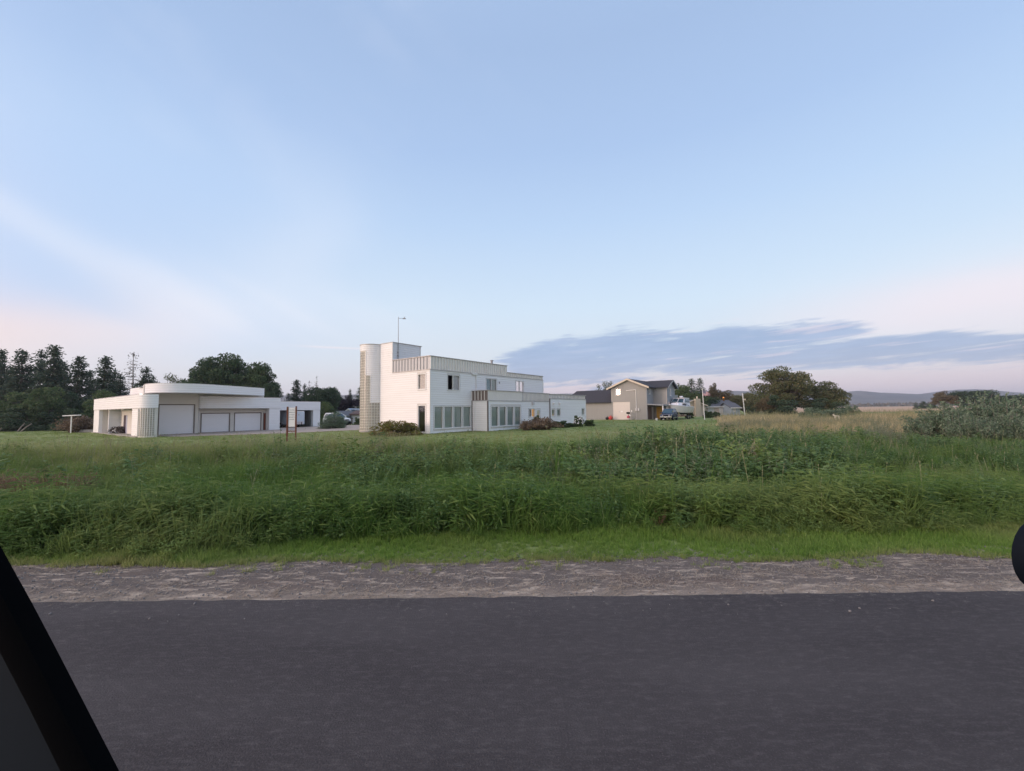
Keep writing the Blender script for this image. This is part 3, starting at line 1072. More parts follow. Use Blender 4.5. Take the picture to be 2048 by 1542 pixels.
def smooth_line(ctrl, n=30):
    """Catmull-Rom through plan points"""
    P = [Vector(p) for p in ctrl]
    P = [P[0] * 2 - P[1]] + P + [P[-1] * 2 - P[-2]]
    out = []
    seg = len(P) - 3
    for i in range(seg):
        m_ = max(2, n // seg)
        for k in range(m_):
            t = k / m_
            a, b, c, d = P[i:i + 4]
            out.append(0.5 * ((2 * b) + (c - a) * t + (2 * a - 5 * b + 4 * c - d) * t * t + (3 * b - a - 3 * c + d) * t ** 3))
    out.append(P[-2])
    return [(p.x, p.y) for p in out]


def fascia(root, name, line, z0, z1, th=0.25, closed_top=None, course=0.2, soffit=True):
    """curved band of lap boards on a thin core"""
    mb = MB()
    n = len(line)
    nr = []
    for i in range(n):
        d = (Vector(line[min(n - 1, i + 1)]) - Vector(line[max(0, i - 1)])).normalized()
        nr.append(Vector((d.y, -d.x)))
    rings = []
    for p, q in zip(line, nr):
        a, b = Vector(p) - q * 0.02, Vector(p) - q * th
        rings.append([(a.x, a.y, z0), (a.x, a.y, z1), (b.x, b.y, z1), (b.x, b.y, z0)])
    mb.loft(rings)
    f_ = mb.build(name, M['wallwhite'], root)
    k_ = round((z1 - z0) / course)
    c_ = (z1 - z0) / k_
    for k in range(k_):
        m2 = MB()
        curve_strip(m2, line, 0.010, 0.026, z0 + k * c_ + 0.022, z0 + (k + 1) * c_)
        m2.build('siding_board', M['siding'], f_)
    m2 = MB()
    curve_strip(m2, line, 0.05, 0.05, z1 + 0.002, z1 + 0.05)
    m2.build('fascia_cap', M['chrome'] if name != 'canopy_fascia' else M['trim'], f_)
    m2 = MB()
    curve_strip(m2, line, 0.035, 0.035, z0 - 0.035, z0 - 0.002)
    m2.build('drip_edge', M['casing'], f_)
    return f_


# left wing: long side on x = 0 with a deep porch, rounded nose of glass block
nose = [(1.0 - math.cos(t), -math.sin(t)) for t in np.linspace(0, math.pi / 2, 12)]
line = [(0, 18.7), (0, 12), (0, 6), (0, 2.0)] + nose + [(1.2, -1.0)]
fascia(gar, 'fascia', line, ZB, ZF)
# porch walls
pw = MB()
MB().box(0.03, 0.33, 16.0, 18.7, 0, ZB - 0.002).build('porch_pier', M['siding'], gar)
MB().box(0.34, 1.26, 16.0, 18.7, 0, ZB - 0.002).build('porch_wall', M['stucco'], gar)
pier = wall(gar, (0.03, 1.96), LF, 1.93, 0.0, ZB - 0.002, 0.3, [], M['wallwhite'], 'porch_pier')
siding(pier, 1.93, 0.12, ZB - 0.01, [], M['siding'])
pb_ = [(16.0 - 14.6, 16.0 - 12.6, 1.2, 2.0), (16.0 - 11.5, 16.0 - 9.9, 0.02, 2.0)]
pwl = wall(gar, (1.26, 16.0), LF, 14.04, 0, ZB - 0.002, 0.2, pb_, M['stucco'], 'porch_wall')
wdw = window(gar, (1.26, 16.0), LF, pb_[0], M['blindpink'], [0.33, 0.66], trim=0.09)
t0, t1, z0, z1 = pb_[1]
dr = MB().box(0, 0.78, 0.05, 0.10, 0, z1 - z0).build('door', M['purpledoor'], gar, (1.26, 16.0 - t0, 0.02), math.atan2(-1, 0))
MB().box(0.80, 1.58, 0.04, 0.09, 0, z1 - z0 - 0.02).build('door', M['bluedoor'], gar, (1.26, 16.0 - t0, 0.02), math.atan2(-1, 0))
MB().box(-0.10, 0.02, 0.0, 18.8, -0.12, 0.10).box(0.02, 1.3, 1.97, 15.99, -0.12, 0.05).build('porch_slab', M['concrete'], gar)
for yy in (13.2, 7.5):
    MB().box(0.3, 0.5, yy - 0.1, yy + 0.1, ZB - 0.16, ZB - 0.04).build('porch_lamp', M['trim'], gar)
# nose core and glass blocks
nose_in = [(1.03 - 0.97 * math.cos(t), -0.97 * math.sin(t)) for t in np.linspace(0, math.pi / 2, 12)]
core = MB()
core.extr([(x, y, 0) for x, y in nose_in] + [(1.2, -0.97, 0), (1.2, 0.0, 0)], (0, 0, ZB - 0.004))
nc_ = core.build('nose_wall', M['mortar'], gar)
gb = MB()
NCOL = 9


def npos(t, r, z):
    return (1.0 - r * math.cos(t), -r * math.sin(t), z)


for i in range(NCOL):
    ta, tb = (math.pi / 2) * (i + 0.07) / NCOL, (math.pi / 2) * (i + 0.80) / NCOL
    for j in range(13):
        za = 0.12 + j * 0.194
        gb.hexa([npos(ta, 0.96, za + .01), npos(tb, 0.96, za + .01), npos(tb, 0.96, za + .184), npos(ta, 0.96, za + .184)],
                [npos(ta + .015, 1.0, za + .025), npos(tb - .015, 1.0, za + .025), npos(tb - .015, 1.0, za + .17), npos(ta + .015, 1.0, za + .17)])
o = gb.build('glass_block', M['glassblock'], nc_)
o['kind'] = 'stuff'
for i in range(1, NCOL):
    t = (math.pi / 2) * (i - 0.065) / NCOL
    MB().tube([npos(t, 1.015, 0.1), npos(t, 1.015, ZB - 0.01)], 0.022, 5).build('mullion', M['trim'], nc_)
# big bay: facade at y = 3.9
bd = (2.46 - 1.2, 5.35 - 1.2, 0.02, 2.99)
wg = wall(gar, (1.2, 3.9), FR, 4.55, 0, ZT - 0.02, 0.25, [bd], M['stucco'], 'wall')
MB().box(0.95, 1.195, -0.97, 3.89, 0, ZB).build('wall', M['stucco'], gar)


def roll_door(root, x0, x1, y, z0, z1, rows):
    w = x1 - x0
    d = MB().box(0, w, 0.10, 0.13, 0, z1 - z0).build('garage_door', M['garagedoor'], root, (x0, y, z0))
    h = (z1 - z0) / rows
    me_ = MB().box(0.01, w - 0.01, 0.070, 0.0985, 0.012, h - 0.012).mesh('door_panel', M['garagedoor'])
    for k in range(rows):
        link('door_panel', me_, d, (0, 0, k * h))
    cb = MB()
    cb.box(-0.09, -0.002, -0.03, 0.09, 0, z1 - z0 + 0.09).box(w + 0.002, w + 0.09, -0.03, 0.09, 0, z1 - z0 + 0.09).box(-0.001, w + 0.001, -0.03, 0.09, z1 - z0 + 0.002, z1 - z0 + 0.09)
    cb.build('door_casing', M['brownedge'], d)
    return d


roll_door(gar, 2.46, 5.35, 3.9, 0.02, 2.99, 5)
# two smaller doors and a red side door, set back under the right fascia
sdz = 2.06
so_ = [(6.27, 8.91, 0.02, sdz), (9.49, 12.23, 0.02, sdz), (12.58, 13.02, 0.02, 2.05)]
ws = wall(gar, (5.755, 4.6), FR, 8.2, 0, ZF - 0.1, 0.25, [(a - 5.755, b - 5.755, c, d) for a, b, c, d in so_], M['stucco'], 'wall')
MB().box(5.5, 5.75, 4.16, 4.85, 0, ZT - 0.05).build('wall', M['stucco'], gar)
roll_door(gar, 6.27, 8.91, 4.6, 0.02, sdz, 4)
roll_door(gar, 9.49, 12.23, 4.6, 0.02, sdz, 4)
rd = MB().box(0, 0.44, 0.05, 0.09, 0, 2.03).build('door', M['reddoor'], gar, (12.58, 4.6, 0.02))
rd['label'] = 'red brown side door'
cb = MB()
cb.box(-0.06, -0.002, -0.03, 0.04, 0, 2.1).box(0.442, 0.50, -0.03, 0.04, 0, 2.1)
cb.build('door_casing', M['brownedge'], rd)
pr_ = wall(gar, (12.78, 3.62), FR, 1.17, 0, ZB - 0.002, 0.9, [], M['wallwhite'], 'pier')
siding(pr_, 1.17, 0.02, ZB - 0.01, [], M['siding'])
rl = smooth_line([(5.75, 4.1), (5.85, 3.72), (6.35, 3.56), (7.2, 3.6), (9, 3.6)], 22) + [(11, 3.6), (14.06, 3.6)]
fascia(gar, 'fascia', rl, ZB, ZF)
MB().box(13.8, 14.02, 3.63, 13.0, 0, ZF - 0.05).box(0.3, 13.79, 12.8, 13.0, 0, ZF).box(1.27, 4.0, 18.4, 18.6, 0, ZF - 0.1).box(3.8, 4.0, 13.01, 18.39, 0, ZF - 0.1).build('wall', M['siding'], gar)
MB().box(6.0, 13.7, 3.85, 12.7, ZF - 0.18, ZF - 0.06).box(0.25, 5.4, 4.2, 18.3, ZF - 0.2, ZF - 0.08).box(0.3, 1.15, -0.7, 4.15, ZF - 0.2, ZF - 0.08).box(
    0.3, 1.2, 1.0, 18.3, ZB + 0.02, ZB + 0.10).box(6.0, 13.7, 3.85, 4.55, ZB + 0.02, ZB + 0.10).build('roof', M['roofmembrane'], gar)
MB().tube([(5.98, 3.80, ZB - 0.05), (5.98, 4.45, ZB - 0.2), (5.98, 4.50, 0.1)], 0.05, 8).build('downpipe', M['trim'], gar)
MB().box(13.15, 13.25, 4.52, 4.59, 1.05, 1.25).build('door_bell', M['cap'], gar)
# upper storey box with its sweeping canopy
wu = wall(gar, (2.0, 12.9), LF, 8.74, ZF + 0.02, ZT - 0.02, 0.2, [], M['wallwhite'])
siding(wu, 8.74, ZF + 0.06, ZT - 0.03, [], M['siding'])
wu2 = wall(gar, (5.76, 4.16), FR, 6.6, ZF - 0.08, ZT - 0.02, 0.2, [], M['wallwhite'])
siding(wu2, 6.6, ZF, ZT - 0.03, [], M['siding'])
MB().box(12.16, 12.36, 4.37, 12.9, ZF, ZT - 0.02).box(2.2, 12.15, 12.7, 12.9, ZF, ZT - 0.02).build('wall', M['siding'], gar)
cl = smooth_line([(1.75, 5.6), (1.25, 3.6), (1.55, 1.7), (2.7, 0.45), (4.5, 0.05), (6.4, 0.75), (9.2, 2.25), (12.36, 4.10)], 56)
fascia(gar, 'canopy_fascia', cl, ZU, ZT, 0.2)
cs = MB()
cs.extr([(x + 0.05, y + 0.06, ZT - 0.12) for x, y in cl[2:-2]] + [(12.1, 12.6, ZT - 0.12), (2.25, 12.6, ZT - 0.12)], (0, 0, 0.06))
cs.build('roof', M['roofmembrane'], gar)
cs = MB()
cs.extr([(x + 0.04, y + 0.05, ZU + 0.02) for x, y in cl[2:-2]] + [(12.0, 4.15, ZU + 0.02), (2.15, 5.0, ZU + 0.02)], (0, 0, 0.08))
cs.build('canopy_soffit', M['stucco'], gar)

# ------------------------------------------------------------------ carport beside it, with the cargo trailer under it
Cp = Vector((-32.6 + 1.15, 56.4, GZ))
cpo = empty('white_carport', Cp, A_ANG, 'white flat roofed carport right of the garage sheltering a cargo trailer', 'carport')
fascia(cpo, 'fascia', [(-0.4, 0), (2, 0), (5.6, 0)], 2.42, 3.58, 0.2)
pp = wall(cpo, (4.55, 0.03), FR, 1.03, 0, 2.415, 0.6, [], M['wallwhite'], 'pier')
siding(pp, 1.03, 0.02, 2.41, [], M['siding'])
pp = wall(cpo, (-0.4, 0.03), FR, 0.25, 0, 2.415, 0.6, [], M['wallwhite'], 'pier')
MB().box(-0.4, -0.2, 0.64, 7.5, 0, 3.5).box(-0.19, 5.6, 7.3, 7.5, 0, 3.5).box(5.4, 5.6, 0.64, 7.29, 0, 3.5).build('wall', M['siding'], cpo)
MB().box(-0.3, 5.55, 0.22, 7.29, 2.45, 2.6).build('roof', M['roofmembrane'], cpo)
M['trailer'] = mat('white_trailer_skin', (0.60, 0.66, 0.72, 1), 0.35, 0.04, 1)
M['plate'] = mat('tread_plate', (0.55, 0.53, 0.55, 1), 0.35, 0.1, 20, metal=0.5)
M['tyre'] = mat('tyre_rubber', (0.02, 0.02, 0.02, 1), 0.8, 0.2, 10)


def wheel(parent, c, axis_v, r, w, name='wheel'):
    t = MB().cyl(c, axis_v, r, w, 18).build(name, M['tyre'], parent)
    MB().cyl(c, axis_v, r * 0.58, w + 0.02, 14).build('rim', M['chrome'], t)
    return t


tl = empty('cargo_trailer', Cp + AX * 1.15 + BX * -0.15, A_ANG, 'white enclosed cargo trailer with a round roof vent, parked nose out in the carport', 'trailer')
nose_ = [(0, 0.25), (0.15, 0.0), (2.05, 0.0), (2.2, 0.25), (2.2, 4.4), (0, 4.4)]
b_ = MB()
b_.extr([(x, y, 0.42) for x, y in nose_], (0, 0, 1.74))
bd_ = b_.build('body', M['trailer'], tl)
b_ = MB()
b_.extr([(x * 0.98 + 0.02, y * 0.99 + 0.02, 2.162) for x, y in nose_], (0, 0, 0.12))
b_.build('roof_cap', M['trim'], tl)
MB().box(0.35, 1.9, -0.03, -0.002, 0.42, 0.82).build('stone_guard', M['plate'], tl)
MB().cyl((1.25, -0.03, 1.78), (0, 1, 0), 0.11, 0.05, 16).build('round_vent', M['casing'], tl)
MB().tube([(0.3, 0.1, 0.38), (1.1, -1.2, 0.38), (1.9, 0.1, 0.38)], 0.045, 6).tube([(1.1, -1.1, 0.40), (1.1, -1.1, 0.75)], 0.04, 6).build('hitch', M['black'], tl)
wheel(tl, (-0.12, 2.3, 0.33), (1, 0, 0), 0.33, 0.2)
wheel(tl, (2.32, 2.3, 0.33), (1, 0, 0), 0.33, 0.2)
fdr = MB()
fdr.tube([(-0.12, 1.85, 0.40), (-0.12, 1.95, 0.66), (-0.12, 2.3, 0.76), (-0.12, 2.65, 0.66), (-0.12, 2.75, 0.40)], 0.10, 6)
fdr.build('mudguard', M['plate'], tl)

# ------------------------------------------------------------------ sign between two posts on the lawn
M['post'] = mat('weathered_brown_post', (0.14, 0.050, 0.028, 1), 0.8, 0.25, 5, bump=0.3, stretch=(3, 3, 0.4))
M['signwhite'] = mat('sign_board', (0.72, 0.74, 0.74, 1), 0.6, 0.03, 2)
M['ink'] = mat('faded_lettering', (0.20, 0.25, 0.27, 1), 0.7, 0.15, 8)
SY = 27.5
sx0, sx1 = gx(574, SY), gx(590.5, SY)
sgn = empty('two_post_sign', (sx0, SY, gz(sx0, SY)), 0.10, 'narrow white sign with five lines of faded lettering between two brown posts', 'sign')
sw = sx1 - sx0
s_ = SY / FPX
MB().box(-0.045, 0.045, -0.045, 0.045, -0.3, 69 * s_).build('post', M['post'], sgn)
MB().box(sw - 0.035, sw + 0.035, -0.045, 0.045, -0.3, 70 * s_).build('post', M['post'], sgn)
zb_, zt_ = 29 * s_, 67 * s_
bd_ = MB().box(0.075, sw - 0.06, -0.015, 0.015, zb_, zt_).build('board', M['signwhite'], sgn)
lw = sw - 0.135
rr = random.Random(4)
for k in range(5):
    mb = MB()
    zc = zt_ - (zt_ - zb_) * (0.10 + 0.125 * k)
    x = 0.075 + lw * (0.08 if k % 2 else 0.14)
    hgt = 0.052
    while x < 0.075 + lw * (0.93 if k % 2 else 0.84):
        w_ = rr.uniform(0.022, 0.034)
        # upright and bar strokes, too worn to read
        mb.box(x, x + 0.008, -0.0225, -0.0155, zc - hgt, zc)
        if rr.random() < 0.7:
            mb.box(x + 0.0085, x + w_, -0.0225, -0.0155, zc - hgt * rr.choice((1.0, 0.55, 0.14)), zc - hgt * rr.choice((1.0, 0.55, 0.14)) + 0.009)
        if rr.random() < 0.6:
            mb.box(x + w_ + 0.0005, x + w_ + 0.008, -0.0225, -0.0155, zc - hgt, zc)
        x += w_ + rr.uniform(0.014, 0.022)
    mb.build('text_line', M['ink'], bd_)
MB().box(0.066, sw - 0.051, -0.03, 0.03, zb_ - 0.32, zb_ - 0.26).build('cross_rail', M['post'], sgn)

# ------------------------------------------------------------------ lean-to and low wall at the far left end of the garage
LY = 48.0
lx0 = gx(141.5, LY)
lt = empty('lean_to', (lx0, LY, gz(lx0, LY)), 0.06, 'small lean to with a thin white roof on one white post left of the garage', 'shelter')
k_ = LY / FPX
MB().tube([(0, 0, -0.1), (0, 0, 34 * k_)], 0.055, 8).build('post', M['trim'], lt)
MB().hexa([(-15 * k_, -0.15, 33.8 * k_), (9 * k_, -0.15, 34.6 * k_), (9.5 * k_, 0.55, 35 * k_), (-14 * k_, 0.55, 34 * k_)],
          [(-15 * k_, -0.15, 35.4 * k_), (9 * k_, -0.15, 36.4 * k_), (9.5 * k_, 0.55, 36.8 * k_), (-14 * k_, 0.55, 36 * k_)]).build('roof', M['trim'], lt)
lw_x = gx(144, 49.5)
MB().box(0, gx(186, 49.5) - lw_x, 0, 0.25, -0.1, 0.33).build('low_wall', M['concrete'], None, (lw_x, 49.6, gz(lw_x, 49.6)))
tag(bpy.data.objects['low_wall'], 'low pale garden wall between the lean to post and the garage', 'wall')
# ------------------------------------------------------------------ tan house with barn wing, far side of the lawn
M['tan'] = mat('tan_board', (0.325, 0.32, 0.305, 1), 0.75, 0.07, 1.2, stretch=(4, 4, 0.3), bump=0.1)
M['tanshade'] = mat('shaded_tan', (0.30, 0.315, 0.33, 1), 0.8, 0.1, 3, bump=0.2)  # right-facing tan walls: their bluish shade is put into this colour
M['darkroof'] = mat('dark_shingle_roof', (0.045, 0.044, 0.052, 1), 0.9, 0.2, 4, bump=0.4, bscale=12)
M['creamtrim'] = mat('cream_bargeboard', (0.60, 0.52, 0.42, 1), 0.6, 0.05, 2)
M['yellow'] = mat('ochre_door', (0.62, 0.34, 0.05, 1), 0.6, 0.1, 2)
M['woodbrown'] = mat('brown_boarding', (0.17, 0.12, 0.10, 1), 0.8, 0.2, 3)
M['offwhite'] = mat('off_white_door', (0.66, 0.61, 0.56, 1), 0.6, 0.03, 1)
TE = Vector((21.4, 66.0, gz(21.4, 66.0)))
tan = empty('tan_house', TE, A_ANG, 'tan two storey house with dark roofs, cream bargeboards and a white garage door', 'house')
YW = 5.96
gd = (YW - 5.7, YW - 2.78, 0.02, 2.9)
uw = (YW - 5.15, YW - 4.31, 4.06, 5.05)
tw_ = wall(tan, (0, YW), LF, YW - 0.151, 0, 5.3, 0.15, [gd, uw], M['tan'])
# board-and-batten strips
bm_ = MB().box(-0.022, 0.022, -0.014, -0.001, 0, 2.36).mesh('batten', M['tan'])
bm2 = MB().box(-0.022, 0.022, -0.014, -0.001, 0, 5.28).mesh('batten', M['tan'])
for k in range(1, 15):
    t = k * 0.4
    if gd[0] - 0.12 < t < gd[1] + 0.12:
        if not (uw[0] - 0.12 < t < uw[1] + 0.12):
            link('batten', bm_, tw_, (t, 0, 2.94))
    else:
        link('batten', bm2, tw_, (t, 0, 0.01))
MB().extr([(0.0, 0, 5.3), (0.0, YW, 5.3), (0.0, YW / 2, 6.55)], (0.15, 0, 0)).build('gable', M['tan'], tan)
window(tan, (0, YW), LF, uw, [M['blindgrey'], M['glowpeach']], [0.42], trim=0.05)
gdo = MB().box(0, gd[1] - gd[0], 0.06, 0.09, 0, 2.88).build('garage_door', M['offwhite'], tan, (0, YW - gd[0], 0.02), math.atan2(-1, 0))
pm_ = MB().box(0.01, gd[1] - gd[0] - 0.01, 0.04, 0.0585, 0.004, 0.572).mesh('door_panel', M['offwhite'])
for k in range(5):
    link('door_panel', pm_, gdo, (0, 0, 0.576 * k))
MB().box(1.02, 1.18, 0.02, 0.0395, 1.15, 1.42).build('door_notice', M['casing'], gdo)
MB().box(1.35, 1.66, 0.02, 0.0395, 1.2, 1.42).build('door_notice', M['trim'], gdo)
# wall along a (faces right) and the second wing
o1 = [(0.9, 1.7, 4.1, 5.0)]
w_ = wall(tan, (0, 0), FR, 3.3, 0, 5.3, 0.15, o1, M['tanshade'])
window(tan, (0, 0), FR, o1[0], M['blindgrey'], trim=0.06)
wall(tan, (3.3, -0.001), LF, 2.139 - 0.151, 0, 5.3, 0.15, [], M['tan'])
o2 = [(1.9, 2.5, 3.85, 5.0)]
wall(tan, (3.3, -2.14), FR, 4.95, 0, 5.3, 0.15, o2, M['tanshade'])
window(tan, (3.3, -2.14), FR, o2[0], M['blindgrey'], trim=0.09)
MB().extr([(3.3, -2.14, 5.3), (8.25, -2.14, 5.3), (5.78, -2.14, 6.35)], (0, 0.15, 0)).build('gable', M['tanshade'], tan)
MB().box(8.1, 8.25, -1.98, 6.0, 0, 5.3).box(0.16, 8.09, 5.8, 5.95, 0, 5.3).build('wall', M['tan'], tan)
MB().box(3.24, 3.36, -2.20, -2.145, 0, 5.28).build('corner_board', M['creamtrim'], tan)
MB().box(-0.035, 0.045, -0.04, -0.002, 0, 5.28).build('corner_board', M['tan'], tan)


def slab(root, name, a, b, c, d, th, mt):
    """roof slab through four corners (a-b along the eave), thickness upward"""
    return MB().hexa([a, b, c, d], [tuple(Vector(p) + Vector((0, 0, th))) for p in (a, b, c, d)]).build(name, mt, root)


rs = 1.25 / (YW / 2)
slab(tan, 'roof', (-0.45, -0.5, 5.3 - 0.5 * rs), (9.0, -0.5, 5.3 - 0.5 * rs), (9.0, YW / 2, 6.56), (-0.45, YW / 2, 6.56), 0.14, M['darkroof'])
slab(tan, 'roof', (-0.45, YW + 0.6, 5.3 - 0.6 * rs), (9.0, YW + 0.6, 5.3 - 0.6 * rs), (9.0, YW / 2 + 0.002, 6.56), (-0.45, YW / 2 + 0.002, 6.56), 0.14, M['darkroof'])
for y_, zz in ((-0.52, 5.3 - 0.52 * rs), (YW + 0.62, 5.3 - 0.62 * rs)):
    MB().hexa([(-0.52, y_, zz - 0.12), (-0.455, y_, zz - 0.12), (-0.455, YW / 2, 6.44), (-0.52, YW / 2, 6.44)],
              [(-0.52, y_, zz + 0.17), (-0.455, y_, zz + 0.17), (-0.455, YW / 2, 6.73), (-0.52, YW / 2, 6.73)]).build('bargeboard', M['creamtrim'], tan)
r2 = 1.05 / 2.475
slab(tan, 'roof', (2.85, -2.6, 5.3 - 0.45 * r2), (2.85, 3.0, 5.3 - 0.45 * r2), (5.775, 3.0, 6.37), (5.775, -2.6, 6.37), 0.13, M['darkroof'])
slab(tan, 'roof', (8.7, -2.6, 5.3 - 0.45 * r2), (8.7, 3.0, 5.3 - 0.45 * r2), (5.777, 3.0, 6.37), (5.777, -2.6, 6.37), 0.13, M['darkroof'])
for x_ in (2.83, 8.72):
    zz = 5.3 - 0.45 * r2
    MB().hexa([(x_, -2.67, zz - 0.1), (x_, -2.61, zz - 0.1), (5.776, -2.61, 6.27), (5.776, -2.67, 6.27)],
              [(x_, -2.67, zz + 0.15), (x_, -2.61, zz + 0.15), (5.776, -2.61, 6.52), (5.776, -2.67, 6.52)]).build('bargeboard', M['tanshade'], tan)
# porch
MB().hexa([(-0.1, -2.6, 2.18), (3.3, -2.6, 2.18), (3.3, -0.05, 2.36), (-0.1, -0.05, 2.36)],
          [(-0.1, -2.6, 2.36), (3.3, -2.6, 2.36), (3.3, -0.05, 2.54), (-0.1, -0.05, 2.54)]).build('porch_roof', M['tanshade'], tan)
for x_, y_ in ((0.05, -2.45), (2.2, -2.45), (3.1, -2.45)):
    MB().box(x_ - 0.08, x_ + 0.08, y_ - 0.08, y_ + 0.08, 0, 2.17).build('porch_post', M['trim'], tan)
MB().box(0.25, 2.0, -0.09, -0.035, 0.05, 2.1).build('porch_boarding', M['woodbrown'], tan)
MB().box(3.16, 3.28, -1.6, -0.5, 0.05, 2.08).build('door', M['yellow'], tan)
MB().box(2.1, 2.9, -0.09, -0.035, 0.05, 2.0).build('door', M['casing'], tan)
# electric conduit and meters on the gable wall
ec = MB()
ec.tube([(-0.05, 3.35, 4.72), (-0.05, 1.75, 4.82), (-0.05, 1.72, 4.7), (-0.05, 1.70, 1.75)], 0.05, 6)
ec.build('electric_conduit', M['trim'], tan)
for y_ in (1.72, 1.32):
    MB().box(-0.2, -0.035, y_ - 0.14, y_ + 0.14, 1.4, 1.85).build('meter_box', M['casing'], tan)
MB().tube([(-0.05, 1.70, 1.38), (-0.05, 1.70, 0.1)], 0.03, 6).build('electric_conduit', M['casing'], tan)
MB().box(-0.07, -0.035, 2.42, 2.56, 1.25, 1.55).build('house_lamp', M['trim'], tan)
# balcony at the far right
MB().box(8.3, 11.2, -1.9, -1.8, 3.0, 4.1).box(11.1, 11.2, -1.79, 2.0, 3.0, 4.1).box(8.3, 11.2, -1.79, 2.0, 2.85, 2.99).build('balcony', M['tan'], tan)
for x_, y_ in ((11.0, -1.7), (11.0, 1.8)):
    MB().box(x_ - 0.08, x_ + 0.08, y_ - 0.08, y_ + 0.08, -0.05, 2.84).build('balcony_post', M['tan'], tan)
# low barn wing
BW0, BW1 = YW + 0.002, 15.1
wall(tan, (0, BW1), LF, BW1 - BW0, 0, 2.95, 0.15, [], M['tan'])
b3 = MB().box(-0.022, 0.022, -0.014, -0.001, 0, 2.9).mesh('batten', M['tan'])
lastw = bpy.data.objects[[o_.name for o_ in tan.children if o_.name.startswith('wall')][-1]]
for k in range(1, 20):
    link('batten', b3, lastw, (k * 0.45, 0, 0.01))
slab(tan, 'barn_roof', (-0.4, BW0, 2.78), (-0.4, BW1 + 0.3, 2.78), (3.2, BW1 - 1.2, 5.0), (3.2, BW0, 5.0), 0.14, M['darkroof'])
slab(tan, 'barn_roof', (6.8, BW0, 2.78), (6.8, BW1 + 0.3, 2.78), (3.202, BW1 - 1.2, 5.0), (3.202, BW0, 5.0), 0.14, M['darkroof'])
MB().box(0.16, 6.4, BW1 - 0.15, BW1, 0, 2.9).build('wall', M['tan'], tan)
MB().hexa([(-0.4, BW1 + 0.3, 2.72), (6.8, BW1 + 0.3, 2.72), (3.25, BW1 - 1.2, 4.98), (3.15, BW1 - 1.2, 4.98)],
          [(-0.4, BW1 + 0.32, 2.92), (6.8, BW1 + 0.32, 2.92), (3.25, BW1 - 1.18, 5.14), (3.15, BW1 - 1.18, 5.14)]).build('barn_roof', M['darkroof'], tan)
MB().box(-0.1, 0.4, -2.7, BW1 + 0.2, -0.06, 0.03).build('concrete_apron', M['concrete'], tan)
# things standing in front of the garage door
M['redcloth'] = mat('red_plastic', (0.52, 0.05, 0.045, 1), 0.5, 0.15, 5)
M['pinkpot'] = mat('pink_red_flowers', (0.60, 0.12, 0.16, 1), 0.6, 0.3, 8)
M['blackbag'] = mat('black_plastic', (0.012, 0.014, 0.014, 1), 0.35, 0.2, 8)


def lump(rx_, ry_, rz_, seed, n=14, m_=9, amp=0.18):
    mb = MB()
    mb.ball((0, 0, rz_ * 0.8), (rx_, ry_, rz_), n, m_)
    v = np.array(mb.v)
    k = 1 + amp * wav(v[:, 0] * 6 + v[:, 2] * 5, v[:, 1] * 6 - v[:, 2] * 3, 1.0, seed)
    v[:, :2] *= k[:, None]
    v[:, 2] = np.maximum(v[:, 2] * (0.5 + 0.5 * k), 0)
    mb.v = [tuple(p) for p in v]
    return mb


def on_tan(x, y):
    p = TE + AX * x + BX * y
    return (p.x, p.y, gz(p.x, p.y))


e = empty('black_bag', on_tan(-0.8, 6.4), 0, 'shiny black sack lying at the foot of the barn wall', 'bag')
lump(0.3, 0.25, 0.27, 3).build('sack', M['blackbag'], e, smooth=True)
MB().tube([(0, 0, 0.45), (0.03, 0, 0.56), (0.09, 0.02, 0.6)], [0.05, 0.025, 0.05], 7).build('knotted_neck', M['blackbag'], e)
e = empty('red_bundle', on_tan(-0.9, 5.75), 0, 'bright red plastic bundle beside the black sack at the garage door', 'bag')
lump(0.36, 0.3, 0.36, 4).build('sack', M['redcloth'], e, smooth=True)
MB().tube([(0.05, 0, 0.6), (0.07, 0, 0.72), (0.0, 0.02, 0.78)], [0.06, 0.03, 0.05], 7).build('knotted_neck', M['redcloth'], e)
e = empty('topiary_planter', on_tan(-1.0, 2.7), 0, 'dark round topiary on a stem in a red flowered pot by the garage door', 'planter')
MB().tube([(0, 0, 0), (0, 0, 0.28)], [0.17, 0.24], 12).build('pot', M['offwhite'], e)
lump(0.27, 0.27, 0.26, 7, amp=0.35).build('flowers', M['pinkpot'], e, (0, 0, 0.26))
MB().tube([(0, 0, 0.5), (0.02, 0, 1.0)], 0.035, 6).build('stem', M['woodbrown'], e)
M['topiary'] = leafmat('topiary_leaf', (0.035, 0.045, 0.03, 1), (0.06, 0.07, 0.05, 1))
lump(0.30, 0.30, 0.2, 9, amp=0.3).build('ball_crown', M['topiary'], e, (0, 0, 0.92))
MB().ball((0.25, -0.1, 0.62), 0.13, 10, 7).build('white_globe', M['trim'], e)
wb_ = empty('white_bucket', (gx(1313.5, 61.5), 61.5, gz(gx(1313.5, 61.5), 61.5)), 0, 'small white bucket standing on the grass edge left of the dark car', 'bucket')
MB().tube([(0, 0, 0), (0, 0, 0.33)], [0.13, 0.17], 12).build('pail', M['trim'], wb_)
MB().tube([(-0.17, 0, 0.33), (-0.12, 0, 0.44), (0, 0, 0.49), (0.12, 0, 0.44), (0.17, 0, 0.33)], 0.012, 5).build('handle', M['metalpole'], wb_)

# ------------------------------------------------------------------ dark blue car
M['carblue'] = mat('navy_paint', (0.020, 0.034, 0.075, 1), 0.25, 0.1, 3, spec=0.6)
M['carglass'] = mat('car_glass', (0.035, 0.075, 0.105, 1), 0.08, 0.1, 2, spec=0.8)
M['lamp'] = mat('headlamp_lens', (0.72, 0.70, 0.70, 1), 0.15, 0.05, 4, spec=0.8)


